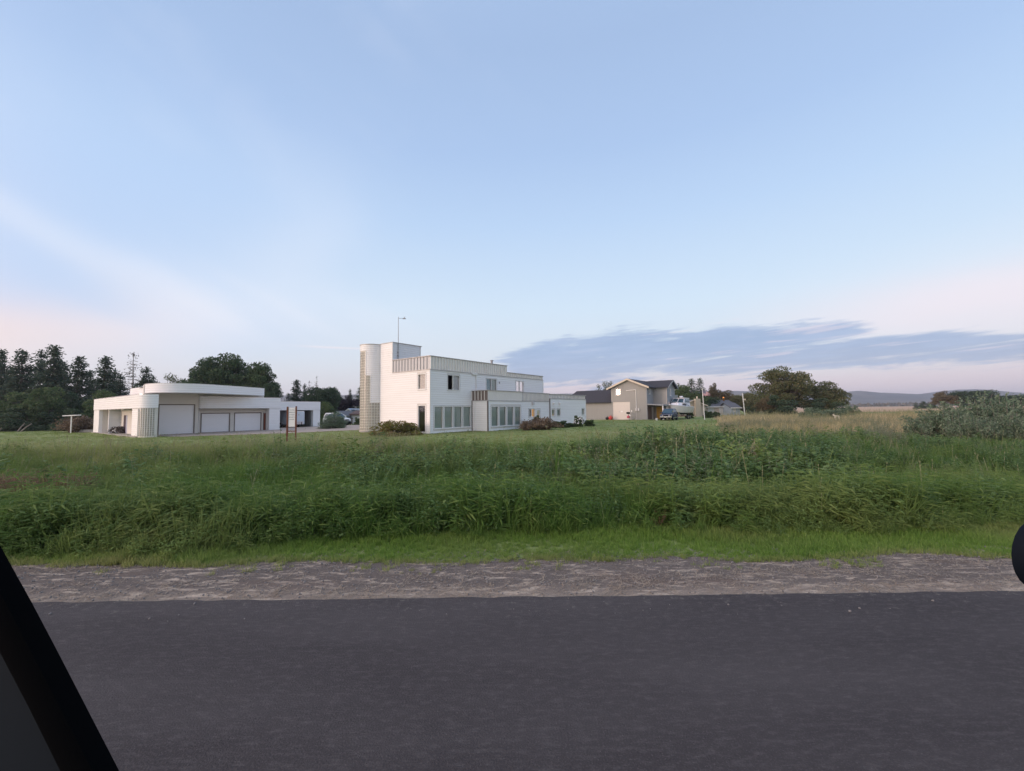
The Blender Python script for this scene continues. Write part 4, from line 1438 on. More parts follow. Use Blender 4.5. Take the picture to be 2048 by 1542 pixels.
def make_car(label, x, y, rz, paint, plate=True):
    """estate car, nose towards -y, centre on the ground"""
    c = empty('parked_car', (x, y, gz(x, y)), rz, label, 'car')
    W_, L_ = 0.88, 2.25

    def ring(yy, hw, z0, z1, r=0.12):
        return [(-hw + r, yy, z0), (hw - r, yy, z0), (hw, yy, z0 + r), (hw, yy, z1 - r), (hw - r * 1.3, yy, z1), (-hw + r * 1.3, yy, z1), (-hw, yy, z1 - r), (-hw, yy, z0 + r)]
    b = MB()
    b.loft([ring(-2.25, 0.78, 0.36, 0.80), ring(-2.15, 0.86, 0.32, 0.92), ring(-1.2, 0.89, 0.28, 1.04), ring(-0.9, 0.89, 0.28, 1.08), ring(1.8, 0.89, 0.28, 1.08), ring(2.2, 0.84, 0.34, 1.02), ring(2.28, 0.78, 0.4, 0.9)])
    body = b.build('body', paint, c, smooth=True)
    g = MB()
    g.loft([[(-0.80, -1.10, 1.06), (0.80, -1.10, 1.06), (0.80, -1.05, 1.08), (-0.80, -1.05, 1.08)],
            [(-0.66, -0.38, 1.66), (0.66, -0.38, 1.66), (0.66, -0.3, 1.70), (-0.66, -0.3, 1.70)],
            [(-0.66, 1.85, 1.66), (0.66, 1.85, 1.66), (0.66, 1.8, 1.72), (-0.66, 1.8, 1.72)]], cap=False)
    g2 = MB()
    g2.hexa([(-0.82, -1.12, 1.05), (0.82, -1.12, 1.05), (0.82, 2.15, 1.05), (-0.82, 2.15, 1.05)],
            [(-0.66, -0.40, 1.66), (0.66, -0.40, 1.66), (0.66, 1.9, 1.66), (-0.66, 1.9, 1.66)])
    g2.build('cabin', paint, c)
    MB().hexa([(-0.66, -0.41, 1.662), (0.66, -0.41, 1.662), (0.66, 1.9, 1.662), (-0.66, 1.9, 1.662)],
              [(-0.58, -0.25, 1.74), (0.58, -0.25, 1.74), (0.58, 1.8, 1.74), (-0.58, 1.8, 1.74)]).build('roof', paint, c)

    def lerp(a, b_, t):
        return Vector(a) * (1 - t) + Vector(b_) * t
    # windscreen and side glass lie just outside the cabin shell
    A, B, D, E = (-0.74, -1.125, 1.07), (0.74, -1.125, 1.07), (0.61, -0.415, 1.63), (-0.61, -0.415, 1.63)
    MB().extr([A, B, D, E], (0, -0.012, 0.012)).build('windscreen', M['carglass'], c)
    for s in (-1, 1):
        for ya, yb, ta, tb in ((-0.92, 0.05, -0.30, 0.05), (0.12, 1.0, 0.12, 1.0), (1.07, 1.95, 1.07, 1.72)):
            MB().extr([(s * 0.812, ya, 1.10), (s * 0.812, yb, 1.10), (s * 0.690, tb, 1.58), (s * 0.690, ta, 1.58)], (s * 0.012, 0, 0.003)).build('side_window', M['carglass'], c)
        wheel(c, (s * 0.80, -1.38, 0.34), (1, 0, 0), 0.34, 0.22)
        wheel(c, (s * 0.80, 1.42, 0.34), (1, 0, 0), 0.34, 0.22)
        MB().hexa([(s * 0.40, -2.27, 0.66), (s * 0.80, -2.20, 0.66), (s * 0.80, -2.1, 0.66), (s * 0.40, -2.1, 0.66)],
                  [(s * 0.42, -2.245, 0.83), (s * 0.80, -2.17, 0.83), (s * 0.80, -2.05, 0.83), (s * 0.42, -2.05, 0.83)]).build('headlight', M['lamp'], c)
        MB().box(min(s * 0.9, s * 1.07), max(s * 0.9, s * 1.07), -0.92, -0.80, 1.06, 1.22).build('wing_mirror', paint, c)
        MB().box(min(s * 0.885, s * 0.90), max(s * 0.885, s * 0.90), -1.0, 2.0, 0.33, 0.43).build('side_sill', M['chrome'], c)
    MB().box(-0.36, 0.36, -2.275, -2.20, 0.66, 0.80).build('grille', M['black'], c)
    MB().box(-0.82, 0.82, -2.36, -2.18, 0.46, 0.61).build('bumper', M['chrome'], c)
    MB().box(-0.76, 0.76, -2.27, -2.10, 0.24, 0.445).build('valance', M['black'], c)
    if plate:
        MB().box(-0.17, 0.17, -2.385, -2.363, 0.44, 0.58).build('number_plate', M['offwhite'], c)
    return c


make_car('dark blue estate car with light headlamps parked in front of the boat', gx(1344, 61.5), 62.6, R(-32), M['carblue'])
# ------------------------------------------------------------------ cabin boat on its trailer
M['hullwhite'] = mat('hull_gelcoat', (0.72, 0.69, 0.66, 1), 0.35, 0.05, 1.5, col2=(0.60, 0.50, 0.38, 1), thr=(0.55, 0.8))
M['deckwhite'] = mat('deck_gelcoat', (0.80, 0.81, 0.86, 1), 0.35, 0.03, 2)
M['antifoul'] = mat('dark_bottom_paint', (0.035, 0.035, 0.045, 1), 0.6, 0.2, 3)
BXp = gx(1370, 66.5)
BR = R(-43)
boat = empty('cabin_boat', (BXp, 68.6, gz(BXp, 68.6)), BR, 'white cabin cruiser with a dark bottom sitting bow forward on a trailer', 'boat')
ST = [(-3.3, 0.03, 1.55, 2.35, 1.60), (-2.6, 0.55, 1.02, 2.25, 1.2), (-1.6, 1.08, 0.78, 2.15, 1.05), (0.0, 1.35, 0.70, 2.02, 1.0), (3.0, 1.32, 0.70, 1.95, 1.0)]
hb, bb = [], []
for y_, hw, zk, zs_, zc in ST:
    hb.append([(-hw * 0.80, y_, zc), (0, y_, zk + 0.15), (hw * 0.80, y_, zc), (hw * 0.98, y_ - 0.1, (zc + zs_) / 2), (hw * 1.04, y_ - 0.15, zs_), (-hw * 1.04, y_ - 0.15, zs_), (-hw * 0.98, y_ - 0.1, (zc + zs_) / 2)])
    bb.append([(-hw * 0.82, y_ + 0.02, zc + 0.02), (0, y_ + 0.02, zk), (hw * 0.82, y_ + 0.02, zc + 0.02), (0, y_ + 0.02, zc + 0.05)])
MB().loft(hb).build('hull', M['hullwhite'], boat, smooth=True)
MB().loft(bb).build('bottom', M['antifoul'], boat)
rb = MB()
rb.tube([(0, -3.5, 2.36)] + [(hw * 1.05, y_ - 0.15, zs_) for y_, hw, zk, zs_, zc in ST[1:]], 0.05, 6)
rb.tube([(0, -3.5, 2.36)] + [(-hw * 1.05, y_ - 0.15, zs_) for y_, hw, zk, zs_, zc in ST[1:]], 0.05, 6)
rb.build('rub_rail', M['deckwhite'], boat)
MB().hexa([(-0.75, -2.2, 2.18), (0.75, -2.2, 2.18), (1.15, 0.6, 2.03), (-1.15, 0.6, 2.03)],
          [(-0.55, -1.7, 2.62), (0.55, -1.7, 2.62), (0.95, 0.6, 2.72), (-0.95, 0.6, 2.72)]).build('foredeck', M['deckwhite'], boat)
MB().hexa([(-1.08, -0.75, 2.66), (1.08, -0.75, 2.66), (1.12, 1.9, 2.1), (-1.12, 1.9, 2.1)],
          [(-0.86, -0.1, 3.38), (0.86, -0.1, 3.38), (0.92, 1.9, 3.38), (-0.92, 1.9, 3.38)]).build('wheelhouse', M['deckwhite'], boat)
MB().box(-0.98, 0.98, -0.3, 2.1, 3.385, 3.47).build('hardtop', M['deckwhite'], boat)
for s in (-1, 1):
    MB().extr([(s * 0.06, -0.775, 2.72), (s * 0.98, -0.775, 2.72), (s * 0.82, -0.16, 3.30), (s * 0.06, -0.16, 3.30)], (0, -0.02, 0.015)).build('windscreen', M['carglass'], boat)
    MB().extr([(s * 1.085, -0.45, 2.72), (s * 1.105, 0.8, 2.72), (s * 0.92, 0.75, 3.26), (s * 0.89, 0.10, 3.26)], (s * 0.02, 0, 0.004)).build('side_window', M['carglass'], boat)
    MB().extr([(s * 1.105, 0.9, 2.72), (s * 1.115, 1.7, 2.72), (s * 0.93, 1.7, 3.26), (s * 0.92, 0.9, 3.26)], (s * 0.02, 0, 0.004)).build('side_window', M['carglass'], boat)
    MB().extr([(s * 0.99, -1.0, 2.25), (s * 1.12, 0.2, 2.2), (s * 1.02, 0.2, 2.42), (s * 0.86, -0.9, 2.44)], (s * 0.02, 0, 0.004)).build('cabin_window', M['antifoul'], boat)
    rl_ = MB()
    rl_.tube([(0, -3.55, 2.85), (s * 0.6, -2.7, 2.78), (s * 1.1, -1.6, 2.66), (s * 1.35, -0.3, 2.5)], 0.02, 5)
    for (x_, y_, za, zb2) in ((0.6, -2.7, 2.28, 2.78), (1.1, -1.6, 2.2, 2.66)):
        rl_.tube([(s * x_, y_, za), (s * x_, y_, zb2)], 0.018, 5)
    rl_.build('bow_rail', M['chrome'], boat)
MB().box(-0.12, 0.12, -4.0, -3.3, 2.33, 2.42).build('bow_pulpit', M['deckwhite'], boat)
MB().cyl((0.1, 0.7, 3.68), (0, 0, 1), 0.30, 0.2, 14).cyl((0.1, 0.7, 3.53), (0, 0, 1), 0.09, 0.12, 8).build('radar_dome', M['deckwhite'], boat)
btr = empty('boat_trailer', (BXp, 68.6, gz(BXp, 68.6)), BR, 'low metal boat trailer with red brown frame under the cabin boat', 'trailer')
M['rustframe'] = mat('rusty_frame', (0.20, 0.085, 0.06, 1), 0.8, 0.3, 6)
tf = MB()
for s in (-1, 1):
    tf.tube([(s * 0.1, -4.3, 0.55), (s * 0.8, -2.2, 0.5), (s * 0.8, 3.0, 0.5)], 0.07, 6)
    tf.tube([(s * 0.5, 0.3, 0.5), (s * 0.62, 0.3, 0.95)], 0.05, 6)
    tf.tube([(s * 0.5, 2.4, 0.5), (s * 0.62, 2.4, 0.95)], 0.05, 6)
for y_ in (-1.8, 0.3, 2.4):
    tf.tube([(-0.95, y_, 0.5), (0.95, y_, 0.5)], 0.06, 6)
tf.tube([(0, -4.25, 0.5), (0, -4.25, 0.02)], 0.06, 6)
tf.build('frame', M['rustframe'], btr)
for s in (-1, 1):
    for y_ in (0.7, 1.5):
        wheel(btr, (s * 1.05, y_, 0.33), (1, 0, 0), 0.33, 0.2)

# ------------------------------------------------------------------ flagpole
FY = 63.0
fx = gx(1409.5, FY)
fp = empty('flagpole', (fx, FY, gz(fx, FY)), 0, 'white flagpole with a striped flag blowing to the right in front of the far houses', 'flagpole')
k_ = FY / FPX
MB().tube([(0, 0, -0.2), (-2.6 * k_, 0, 61 * k_)], [0.07, 0.045], 8).ball((-2.6 * k_, 0, 61.5 * k_), 0.07, 8, 5).build('pole', M['trim'], fp)
M['flagred'] = mat('flag_red', (0.42, 0.10, 0.12, 1), 0.8, 0.08, 3)
M['flagwhite'] = mat('flag_white', (0.62, 0.55, 0.56, 1), 0.8, 0.05, 3)
M['flagblue'] = mat('flag_blue', (0.10, 0.10, 0.18, 1), 0.8, 0.05, 3)


def flag_pt(u, v):
    # u along the fly, v down the hoist; the fly end droops and ripples
    return (-2.4 * k_ + 0.05 + u * 15.5 * k_, 0.16 * math.sin(u * 7 + v * 1.2) * u, 59.5 * k_ - v * 11.5 * k_ * (1 - 0.70 * u) - u * 8.5 * k_)


fg = None
for s in range(13):
    mb = MB()
    v0, v1 = s / 13, (s + 1) / 13
    u_a = 0.42 if s < 7 else 0.0
    n = 12
    vs, fs = [], []
    for i in range(n + 1):
        u = u_a + (1 - u_a) * i / n
        for v in (v0, v1):
            p = flag_pt(u, v)
            vs += [p, (p[0], p[1] + 0.012, p[2])]
    for i in range(n):
        a = 4 * i
        fs += [(a, a + 2, a + 6, a + 4), (a + 1, a + 5, a + 7, a + 3), (a, a + 4, a + 5, a + 1), (a + 2, a + 3, a + 7, a + 6)]
    mb.add(vs, fs)
    mb.build('flag_stripe', M['flagred'] if s % 2 == 0 else M['flagwhite'], fp)
mb = MB()
vs, fs = [], []
for i in range(7):
    for v in (0.0, 7 / 13):
        p = flag_pt(0.42 * i / 6, v)
        vs += [p, (p[0], p[1] + 0.012, p[2])]
for i in range(6):
    a = 4 * i
    fs += [(a, a + 2, a + 6, a + 4), (a + 1, a + 5, a + 7, a + 3), (a, a + 4, a + 5, a + 1), (a + 2, a + 3, a + 7, a + 6)]
mb.add(vs, fs)
cn = mb.build('flag_canton', M['flagblue'], fp)
st = MB()
for i in range(5):
    for j in range(3):
        p = flag_pt(0.05 + 0.085 * i, 0.08 + 0.17 * j)
        st.box(p[0] - 0.025, p[0] + 0.025, p[1] - 0.012, p[1] - 0.003, p[2] - 0.025, p[2] + 0.025)
st.build('star_field', M['flagwhite'], cn)

# ------------------------------------------------------------------ bungalows beyond
M['greyroof'] = mat('grey_shingle_roof', (0.115, 0.12, 0.135, 1), 0.9, 0.15, 2, bump=0.3, bscale=10)
M['peachwall'] = mat('peach_wall', (0.56, 0.48, 0.43, 1), 0.8, 0.05, 1)
M['palewall'] = mat('pale_wall', (0.66, 0.64, 0.64, 1), 0.8, 0.05, 1)
M['tanwall2'] = mat('sand_wall', (0.47, 0.42, 0.34, 1), 0.8, 0.05, 1)
M['bluewall'] = mat('blue_grey_wall', (0.40, 0.46, 0.54, 1), 0.8, 0.05, 1)
M['blueroof'] = mat('pale_blue_roof', (0.46, 0.54, 0.66, 1), 0.5, 0.05, 1)
M['brownroof'] = mat('brown_roof', (0.11, 0.075, 0.07, 1), 0.9, 0.1, 2)


def at_px(px, Y):
    x = gx(px, Y)
    return x, gz(x, Y)


def gable_house(name, label, px0, px1, Y, py_eave, py_ridge, wallm, roofm, rz=0.0, ridge='x', depth=7.0, trimm=None, cat='house', windows=(), roof_from=None):
    """simple gabled building; front along local x, eaves and ridge heights given by picture rows"""
    x0, z0 = at_px(px0, Y)
    x1, _ = at_px(px1, Y)
    L = (x1 - x0) / max(0.5, math.cos(rz))
    pm = (px0 + px1) / 2
    ze, zr = top_z(pm, py_eave, Y) - z0, top_z(pm, py_ridge, Y + (depth / 2 if ridge == 'x' else 0)) - z0
    r_ = empty(name, (x0, Y, z0), rz, label, cat)
    wo2 = [tuple(w) for w in windows]
    w1_ = wall(r_, (0, 0), FR, L, 0, ze, 0.15, wo2, wallm)
    MB().box(0, 0.15, 0.151, depth, 0, ze).box(L - 0.15, L, 0.151, depth, 0, ze).box(0.151, L - 0.151, depth - 0.15, depth, 0, ze).build('wall', wallm, r_)
    for w in wo2:
        window(r_, (0, 0), FR, w, M['blindgrey'], trim=0.08, sill=False)
    ov = 0.35
    if ridge == 'x':
        sl = (zr - ze) / (depth / 2)
        slab(r_, 'roof', (-ov, -ov, ze - ov * sl), (L + ov, -ov, ze - ov * sl), (L + ov, depth / 2, zr), (-ov, depth / 2, zr), 0.12, roofm)
        slab(r_, 'roof', (-ov, depth + ov, ze - ov * sl), (L + ov, depth + ov, ze - ov * sl), (L + ov, depth / 2 + .003, zr), (-ov, depth / 2 + .003, zr), 0.12, roofm)
        for x_ in (0.0, L - 0.15):
            MB().extr([(x_, 0, ze), (x_, depth, ze), (x_, depth / 2, zr)], (0.15, 0, 0)).build('gable', wallm, r_)
        MB().box(-ov, L + ov, -ov - 0.05, -ov - 0.003, ze - ov * sl - 0.06, ze - ov * sl + 0.14).build('gutter', trimm or M['trim'], r_)
    else:
        sl = (zr - ze) / (L / 2)
        slab(r_, 'roof', (-ov, -ov, ze - ov * sl), (-ov, depth, ze - ov * sl), (L / 2, depth, zr), (L / 2, -ov, zr), 0.12, roofm)
        slab(r_, 'roof', (L + ov, -ov, ze - ov * sl), (L + ov, depth, ze - ov * sl), (L / 2 + .003, depth, zr), (L / 2 + .003, -ov, zr), 0.12, roofm)
        MB().extr([(0, 0, ze), (L, 0, ze), (L / 2, 0, zr)], (0, 0.15, 0)).build('gable', wallm, r_)
        for xa in (-ov, L + ov):
            MB().hexa([(xa, -ov - .05, ze - ov * sl - .08), (xa, -ov - .003, ze - ov * sl - .08), (L / 2, -ov - .003, zr - .08), (L / 2, -ov - .05, zr - .08)],
                      [(xa, -ov - .05, ze - ov * sl + .14), (xa, -ov - .003, ze - ov * sl + .14), (L / 2, -ov - .003, zr + .14), (L / 2, -ov - .05, zr + .14)]).build('bargeboard', trimm or M['trim'], r_)
    return r_, L, ze, zr


sh, L, ze, zr = gable_house('sand_bungalow', 'sand coloured bungalow with a broad flat topped chimney behind the boat', 1362, 1416, 86, 811, 800.5, M['tanwall2'], M['greyroof'], R(10), 'y', 9, M['creamtrim'], windows=[(1.0, 2.2, 0.9, 2.0)])
MB().box(L * 0.52, L * 0.72, -0.75, -0.16, 0, zr + 0.3).build('chimney', M['tanwall2'], sh)
MB().cyl((L * 0.62, -0.45, zr + 0.55), (0, 0, 1), 0.15, 0.5, 8).build('chimney_pot', M['creamtrim'], sh)
gh, L, ze, zr = gable_house('grey_roofed_bungalow', 'low bungalow with long grey shingle roof and pale peach walls behind the flag', 1409, 1478, 97, 813, 801, M['peachwall'], M['greyroof'], R(4), 'x', 8, windows=[(1.0, 2.3, 0.8, 1.7), (7.0, 7.7, 0.5, 1.7)])
MB().box(L * 0.44, L * 0.74, -0.12, -0.03, 0, ze - 0.25).build('garage_door', M['palewall'], gh)
M['sunglint'] = mat('sunglint_metal', (0.85, 0.42, 0.14, 1), 0.18, 0.05, 5, metal=1.0)  # metal flue, orange of the sun's glint put into its colour
MB().cyl((L * 0.85, 3.4, zr + 0.35), (0, 0, 1), 0.2, 0.9, 12).cyl((L * 0.85, 3.4, zr + 0.83), (0, 0, 1), 0.28, 0.06, 12).build('flue', M['sunglint'], gh)
bh_, L, ze, zr = gable_house('blue_bungalow_wing', 'pale blue grey end of a bungalow beside the dry grass', 1463, 1481, 94, 815, 806, M['bluewall'], M['greyroof'], R(4), 'x', 5, windows=[(0.5, 1.0, 0.8, 1.6)])
px_, Yp = 1490, 88
x_, z_ = at_px(px_, Yp)
up_ = empty('white_post', (x_, Yp, z_), 0, 'tall plain white post standing among the grass right of the bungalows', 'post')
kk = Yp / FPX
MB().tube([(0, 0, -0.2), (-3.0 * kk, 0, 45 * kk)], [0.12, 0.08], 8).build('shaft', M['trim'], up_)
MB().box(-2.0 * kk - 0.05, -2.0 * kk + 0.5, -0.06, 0.06, 31 * kk, 34 * kk).build('bracket', M['creamtrim'], up_)
# between garage and house
nb, L, ze, zr = gable_house('white_gabled_cottage', 'white gabled cottage with pale blue roof far behind the gravel drive', 688.5, 706.5, 84, 825, 818, M['palewall'], M['blueroof'], 0, 'y', 8)
MB().hexa([(L / 2, 0, zr - .1), (L / 2 + 4.5, 0, ze + .1), (L / 2 + 4.5, 7, ze + .1), (L / 2, 7, zr - .1)],
          [(L / 2, 0.0, zr + .06), (L / 2 + 4.5, 0.0, zr + .06), (L / 2 + 4.5, 7, zr + .08), (L / 2, 7, zr + .08)]).build('side_roof', M['blueroof'], nb)
nb2, L, ze, zr = gable_house('grey_cottage', 'low grey cottage with white roof edges behind the feathery shrub', 655, 690, 72, 831, 823, M['bluewall'], M['greyroof'], 0, 'y', 7)
nb3, L, ze, zr = gable_house('brown_roofed_cottage', 'cream cottage with a brown roof beside the stair tower', 703, 734, 74, 828.5, 822, M['palewall'], M['brownroof'], 0, 'x', 6, M['brownroof'])
MB().box(-2.6, -0.02, 0.3, 5, 0.0, ze - 0.2).build('side_wall', M['bluewall'], nb3)
van = make_car('white van parked in front of the grey cottage beside the drive', gx(671, 66), 66.5, R(64), M['trim'], False)
van.name = 'parked_van'
van.scale = (1.0, 1.0, 1.12)
van['category'] = 'van'
for i, (pxb, wpx) in enumerate(((697.5, 4), (702.5, 4.5))):
    x_, z_ = at_px(pxb, 67)
    bn = empty('wheelie_bin', (x_, 67, z_), 0.2 * i, ('dark bin right beside the white van', 'dark brown bin nearest the cream cottage')[i], 'bin', 'bins by the cottages')
    hw = wpx * 67 / FPX / 2
    MB().hexa([(-hw * .8, -.25, .12), (hw * .8, -.25, .12), (hw * .8, .25, .12), (-hw * .8, .25, .12)], [(-hw, -.32, 1.0), (hw, -.32, 1.0), (hw, .3, 1.0), (-hw, .3, 1.0)]).build('body', M['woodbrown'] if i else M['dark'], bn)
    MB().hexa([(-hw * 1.05, -.36, 1.003), (hw * 1.05, -.36, 1.003), (hw * 1.05, .34, 1.003), (-hw * 1.05, .34, 1.003)], [(-hw, -.3, 1.08), (hw, -.3, 1.08), (hw, .3, 1.12), (-hw, .3, 1.12)]).build('lid', M['dark'], bn)
    for s in (-1, 1):
        MB().cyl((s * hw * .8, .25, .12), (1, 0, 0), 0.12, 0.06, 10).build('wheel', M['tyre'], bn)
# ------------------------------------------------------------------ trees and shrubs
M['bark'] = mat('bark', (0.10, 0.085, 0.072, 1), 0.9, 0.3, 4, bump=0.4, stretch=(3, 3, 0.5))
M['palebark'] = mat('pale_bark', (0.24, 0.21, 0.185, 1), 0.9, 0.25, 4)
L_ = leafmat
M['spruce'] = L_('spruce_needles', (0.040, 0.070, 0.050, 1), (0.072, 0.108, 0.072, 1), (0.11, 0.125, 0.082, 1), 0.25, 0.3)
M['spruce_thin'] = L_('thin_needles', (0.05, 0.055, 0.042, 1), (0.085, 0.08, 0.06, 1), (0.12, 0.10, 0.075, 1), 0.2, 0.3)
M['cypress'] = L_('cypress_leaf', (0.038, 0.074, 0.042, 1), (0.074, 0.118, 0.058, 1), (0.12, 0.15, 0.075, 1), 0.25, 0.4)
M['leaf'] = L_('green_leaf', (0.058, 0.098, 0.046, 1), (0.10, 0.148, 0.064, 1), (0.165, 0.195, 0.092, 1), 0.3, 0.5)
M['leaf_dark'] = L_('dark_leaf', (0.038, 0.070, 0.044, 1), (0.072, 0.11, 0.062, 1), (0.12, 0.15, 0.085, 1), 0.25, 0.5)
M['leaf_light'] = L_('airy_leaf', (0.085, 0.105, 0.05, 1), (0.13, 0.15, 0.07, 1), (0.19, 0.19, 0.10, 1), 0.35, 0.5)
M['leaf_brown'] = L_('bronze_leaf', (0.105, 0.092, 0.052, 1), (0.155, 0.13, 0.075, 1), (0.25, 0.19, 0.115, 1), 0.3, 0.4)
M['leaf_olive'] = L_('olive_leaf', (0.088, 0.112, 0.052, 1), (0.145, 0.158, 0.075, 1), (0.24, 0.20, 0.115, 1), 0.3, 0.4)
M['leaf_plum'] = L_('plum_leaf', (0.020, 0.016, 0.022, 1), (0.034, 0.026, 0.034, 1), (0.05, 0.04, 0.05, 1), 0.2, 0.5)
M['leaf_silver'] = L_('silver_leaf', (0.090, 0.135, 0.082, 1), (0.155, 0.215, 0.135, 1), (0.27, 0.32, 0.225, 1), 0.3, 0.8)
M['leaf_yellow'] = L_('yellow_green_leaf', (0.15, 0.165, 0.042, 1), (0.235, 0.225, 0.07, 1), (0.25, 0.135, 0.085, 1), 0.3, 1.2)
M['dead'] = L_('dead_frond', (0.11, 0.075, 0.05, 1), (0.20, 0.145, 0.10, 1), (0.32, 0.25, 0.17, 1), 0.2, 2.0)
M['petal'] = mat('white_petal', (0.75, 0.72, 0.70, 1), 0.7, 0.05, 5)


def quads_mesh(name, cen, size, mt, elong=1.5, axis_hint=None, hint=0.0, rg=rng, fold=0.0):
    """many leaf-shaped rhombs in one mesh"""
    n = len(cen)
    t = rg.normal(size=(n, 3))
    if axis_hint is not None:
        t = t * (1 - hint) + axis_hint * hint * 1.6
    t /= np.linalg.norm(t, axis=1)[:, None] + 1e-9
    r_ = rg.normal(size=(n, 3))
    b = np.cross(t, r_)
    b /= np.linalg.norm(b, axis=1)[:, None] + 1e-9
    nn = np.cross(t, b)
    sz = np.asarray(size)[:, None]
    v = np.stack([cen - t * sz * elong / 2, cen + b * sz / 2 + nn * sz * fold, cen + t * sz * elong / 2, cen - b * sz / 2 + nn * sz * fold], 1).reshape(-1, 3)
    me = bpy.data.meshes.new(name)
    me.vertices.add(4 * n)
    me.vertices.foreach_set('co', v.astype(np.float32).ravel())
    me.loops.add(4 * n)
    me.loops.foreach_set('vertex_index', np.arange(4 * n, dtype=np.int32))
    me.polygons.add(n)
    me.polygons.foreach_set('loop_start', np.arange(0, 4 * n, 4, dtype=np.int32))
    me.update(calc_edges=True)
    me.validate()
    me.materials.append(mt)
    return me


def conifer(h, w, seed, mt, dens=1.0, base=0.12, leaf=0.34, sparse=False, lean=0.0, irregular=0.3):
    rg = np.random.default_rng(seed)
    root = bpy.data.objects.new('conifer', None)
    COL.objects.link(root)
    tr = MB()
    pts = [(lean * (z / h) ** 1.5 + 0.05 * math.sin(z), 0.04 * math.cos(z * 1.3), z) for z in np.linspace(0, h * 0.985, 9)]
    tr.tube(pts, [0.018 * h * (1 - i / 9.0) + 0.015 for i in range(9)], 7)
    cen, siz, hint = [], [], []
    z = h * base
    while z < h * 0.985:
        f = (z - h * base) / (h * (1 - base))
        rmax = 1.30 * w / 2 * (1 - f) ** 0.80 * rg.uniform(0.72, 1.12) * (0.55 + 0.45 * min(1, f * 4 + 0.35)) + 0.12
        nb_ = rg.integers(7, 11)
        for k in range(nb_):
            a = rg.uniform(0, 6.283)
            r_ = rmax * rg.uniform(1 - irregular * 1.6, 1.08)
            if rg.random() < (0.30 if sparse else 0.10):
                continue
            d = np.array([math.cos(a), math.sin(a), 0])
            zb0 = z + h * rg.uniform(-0.022, 0.022)
            dr = rg.uniform(0.05, 0.45)
            x0_ = lean * (z / h) ** 1.5
            steps = max(2, int(r_ / (0.24 if not sparse else 0.34)))
            for i in range(steps):
                u = (i + 1) / steps
                p = np.array([x0_, 0, zb0]) + d * r_ * u + np.array([0, 0, -dr * r_ * u + 0.22 * r_ * u * u])
                for q in range(rg.poisson((4.2 if not sparse else 1.3) * dens)):
                    o_ = rg.normal(size=3) * np.array([0.17, 0.17, 0.085]) * (1 + 0.6 * (1 - u)) * (w / 4.0 + 0.5)
                    cen.append(p + o_)
                    siz.append(0.62 * leaf * rg.uniform(0.55, 1.15) * (0.7 + 0.3 * (1 - f)))
                    hint.append(d + np.array([0, 0, -0.25]))
            if r_ > 0.5 and (sparse or rg.random() < 0.35):
                tr.tube([(x0_, 0, z), tuple(np.array([x0_, 0, z]) + d * r_ * 0.9 + np.array([0, 0, -dr * r_ * 0.9 + 0.18 * r_]))], [0.035, 0.012], 4, False)
        z += h * rg.uniform(0.030, 0.050) * (1.2 if sparse else 1.0)
    for q in range(14):
        cen.append(np.array([lean, 0, h * (1 - 0.05 * rg.random())]) + rg.normal(size=3) * 0.06)
        siz.append(leaf * 0.55)
        hint.append(np.array([0, 0, 1.0]))
    tr.build('trunk', M['palebark'] if sparse else M['bark'], root)
    link('crown', quads_mesh('crown', np.array(cen), siz, mt, 2.3, np.array(hint), 0.55, rg), root)
    return root, h, w


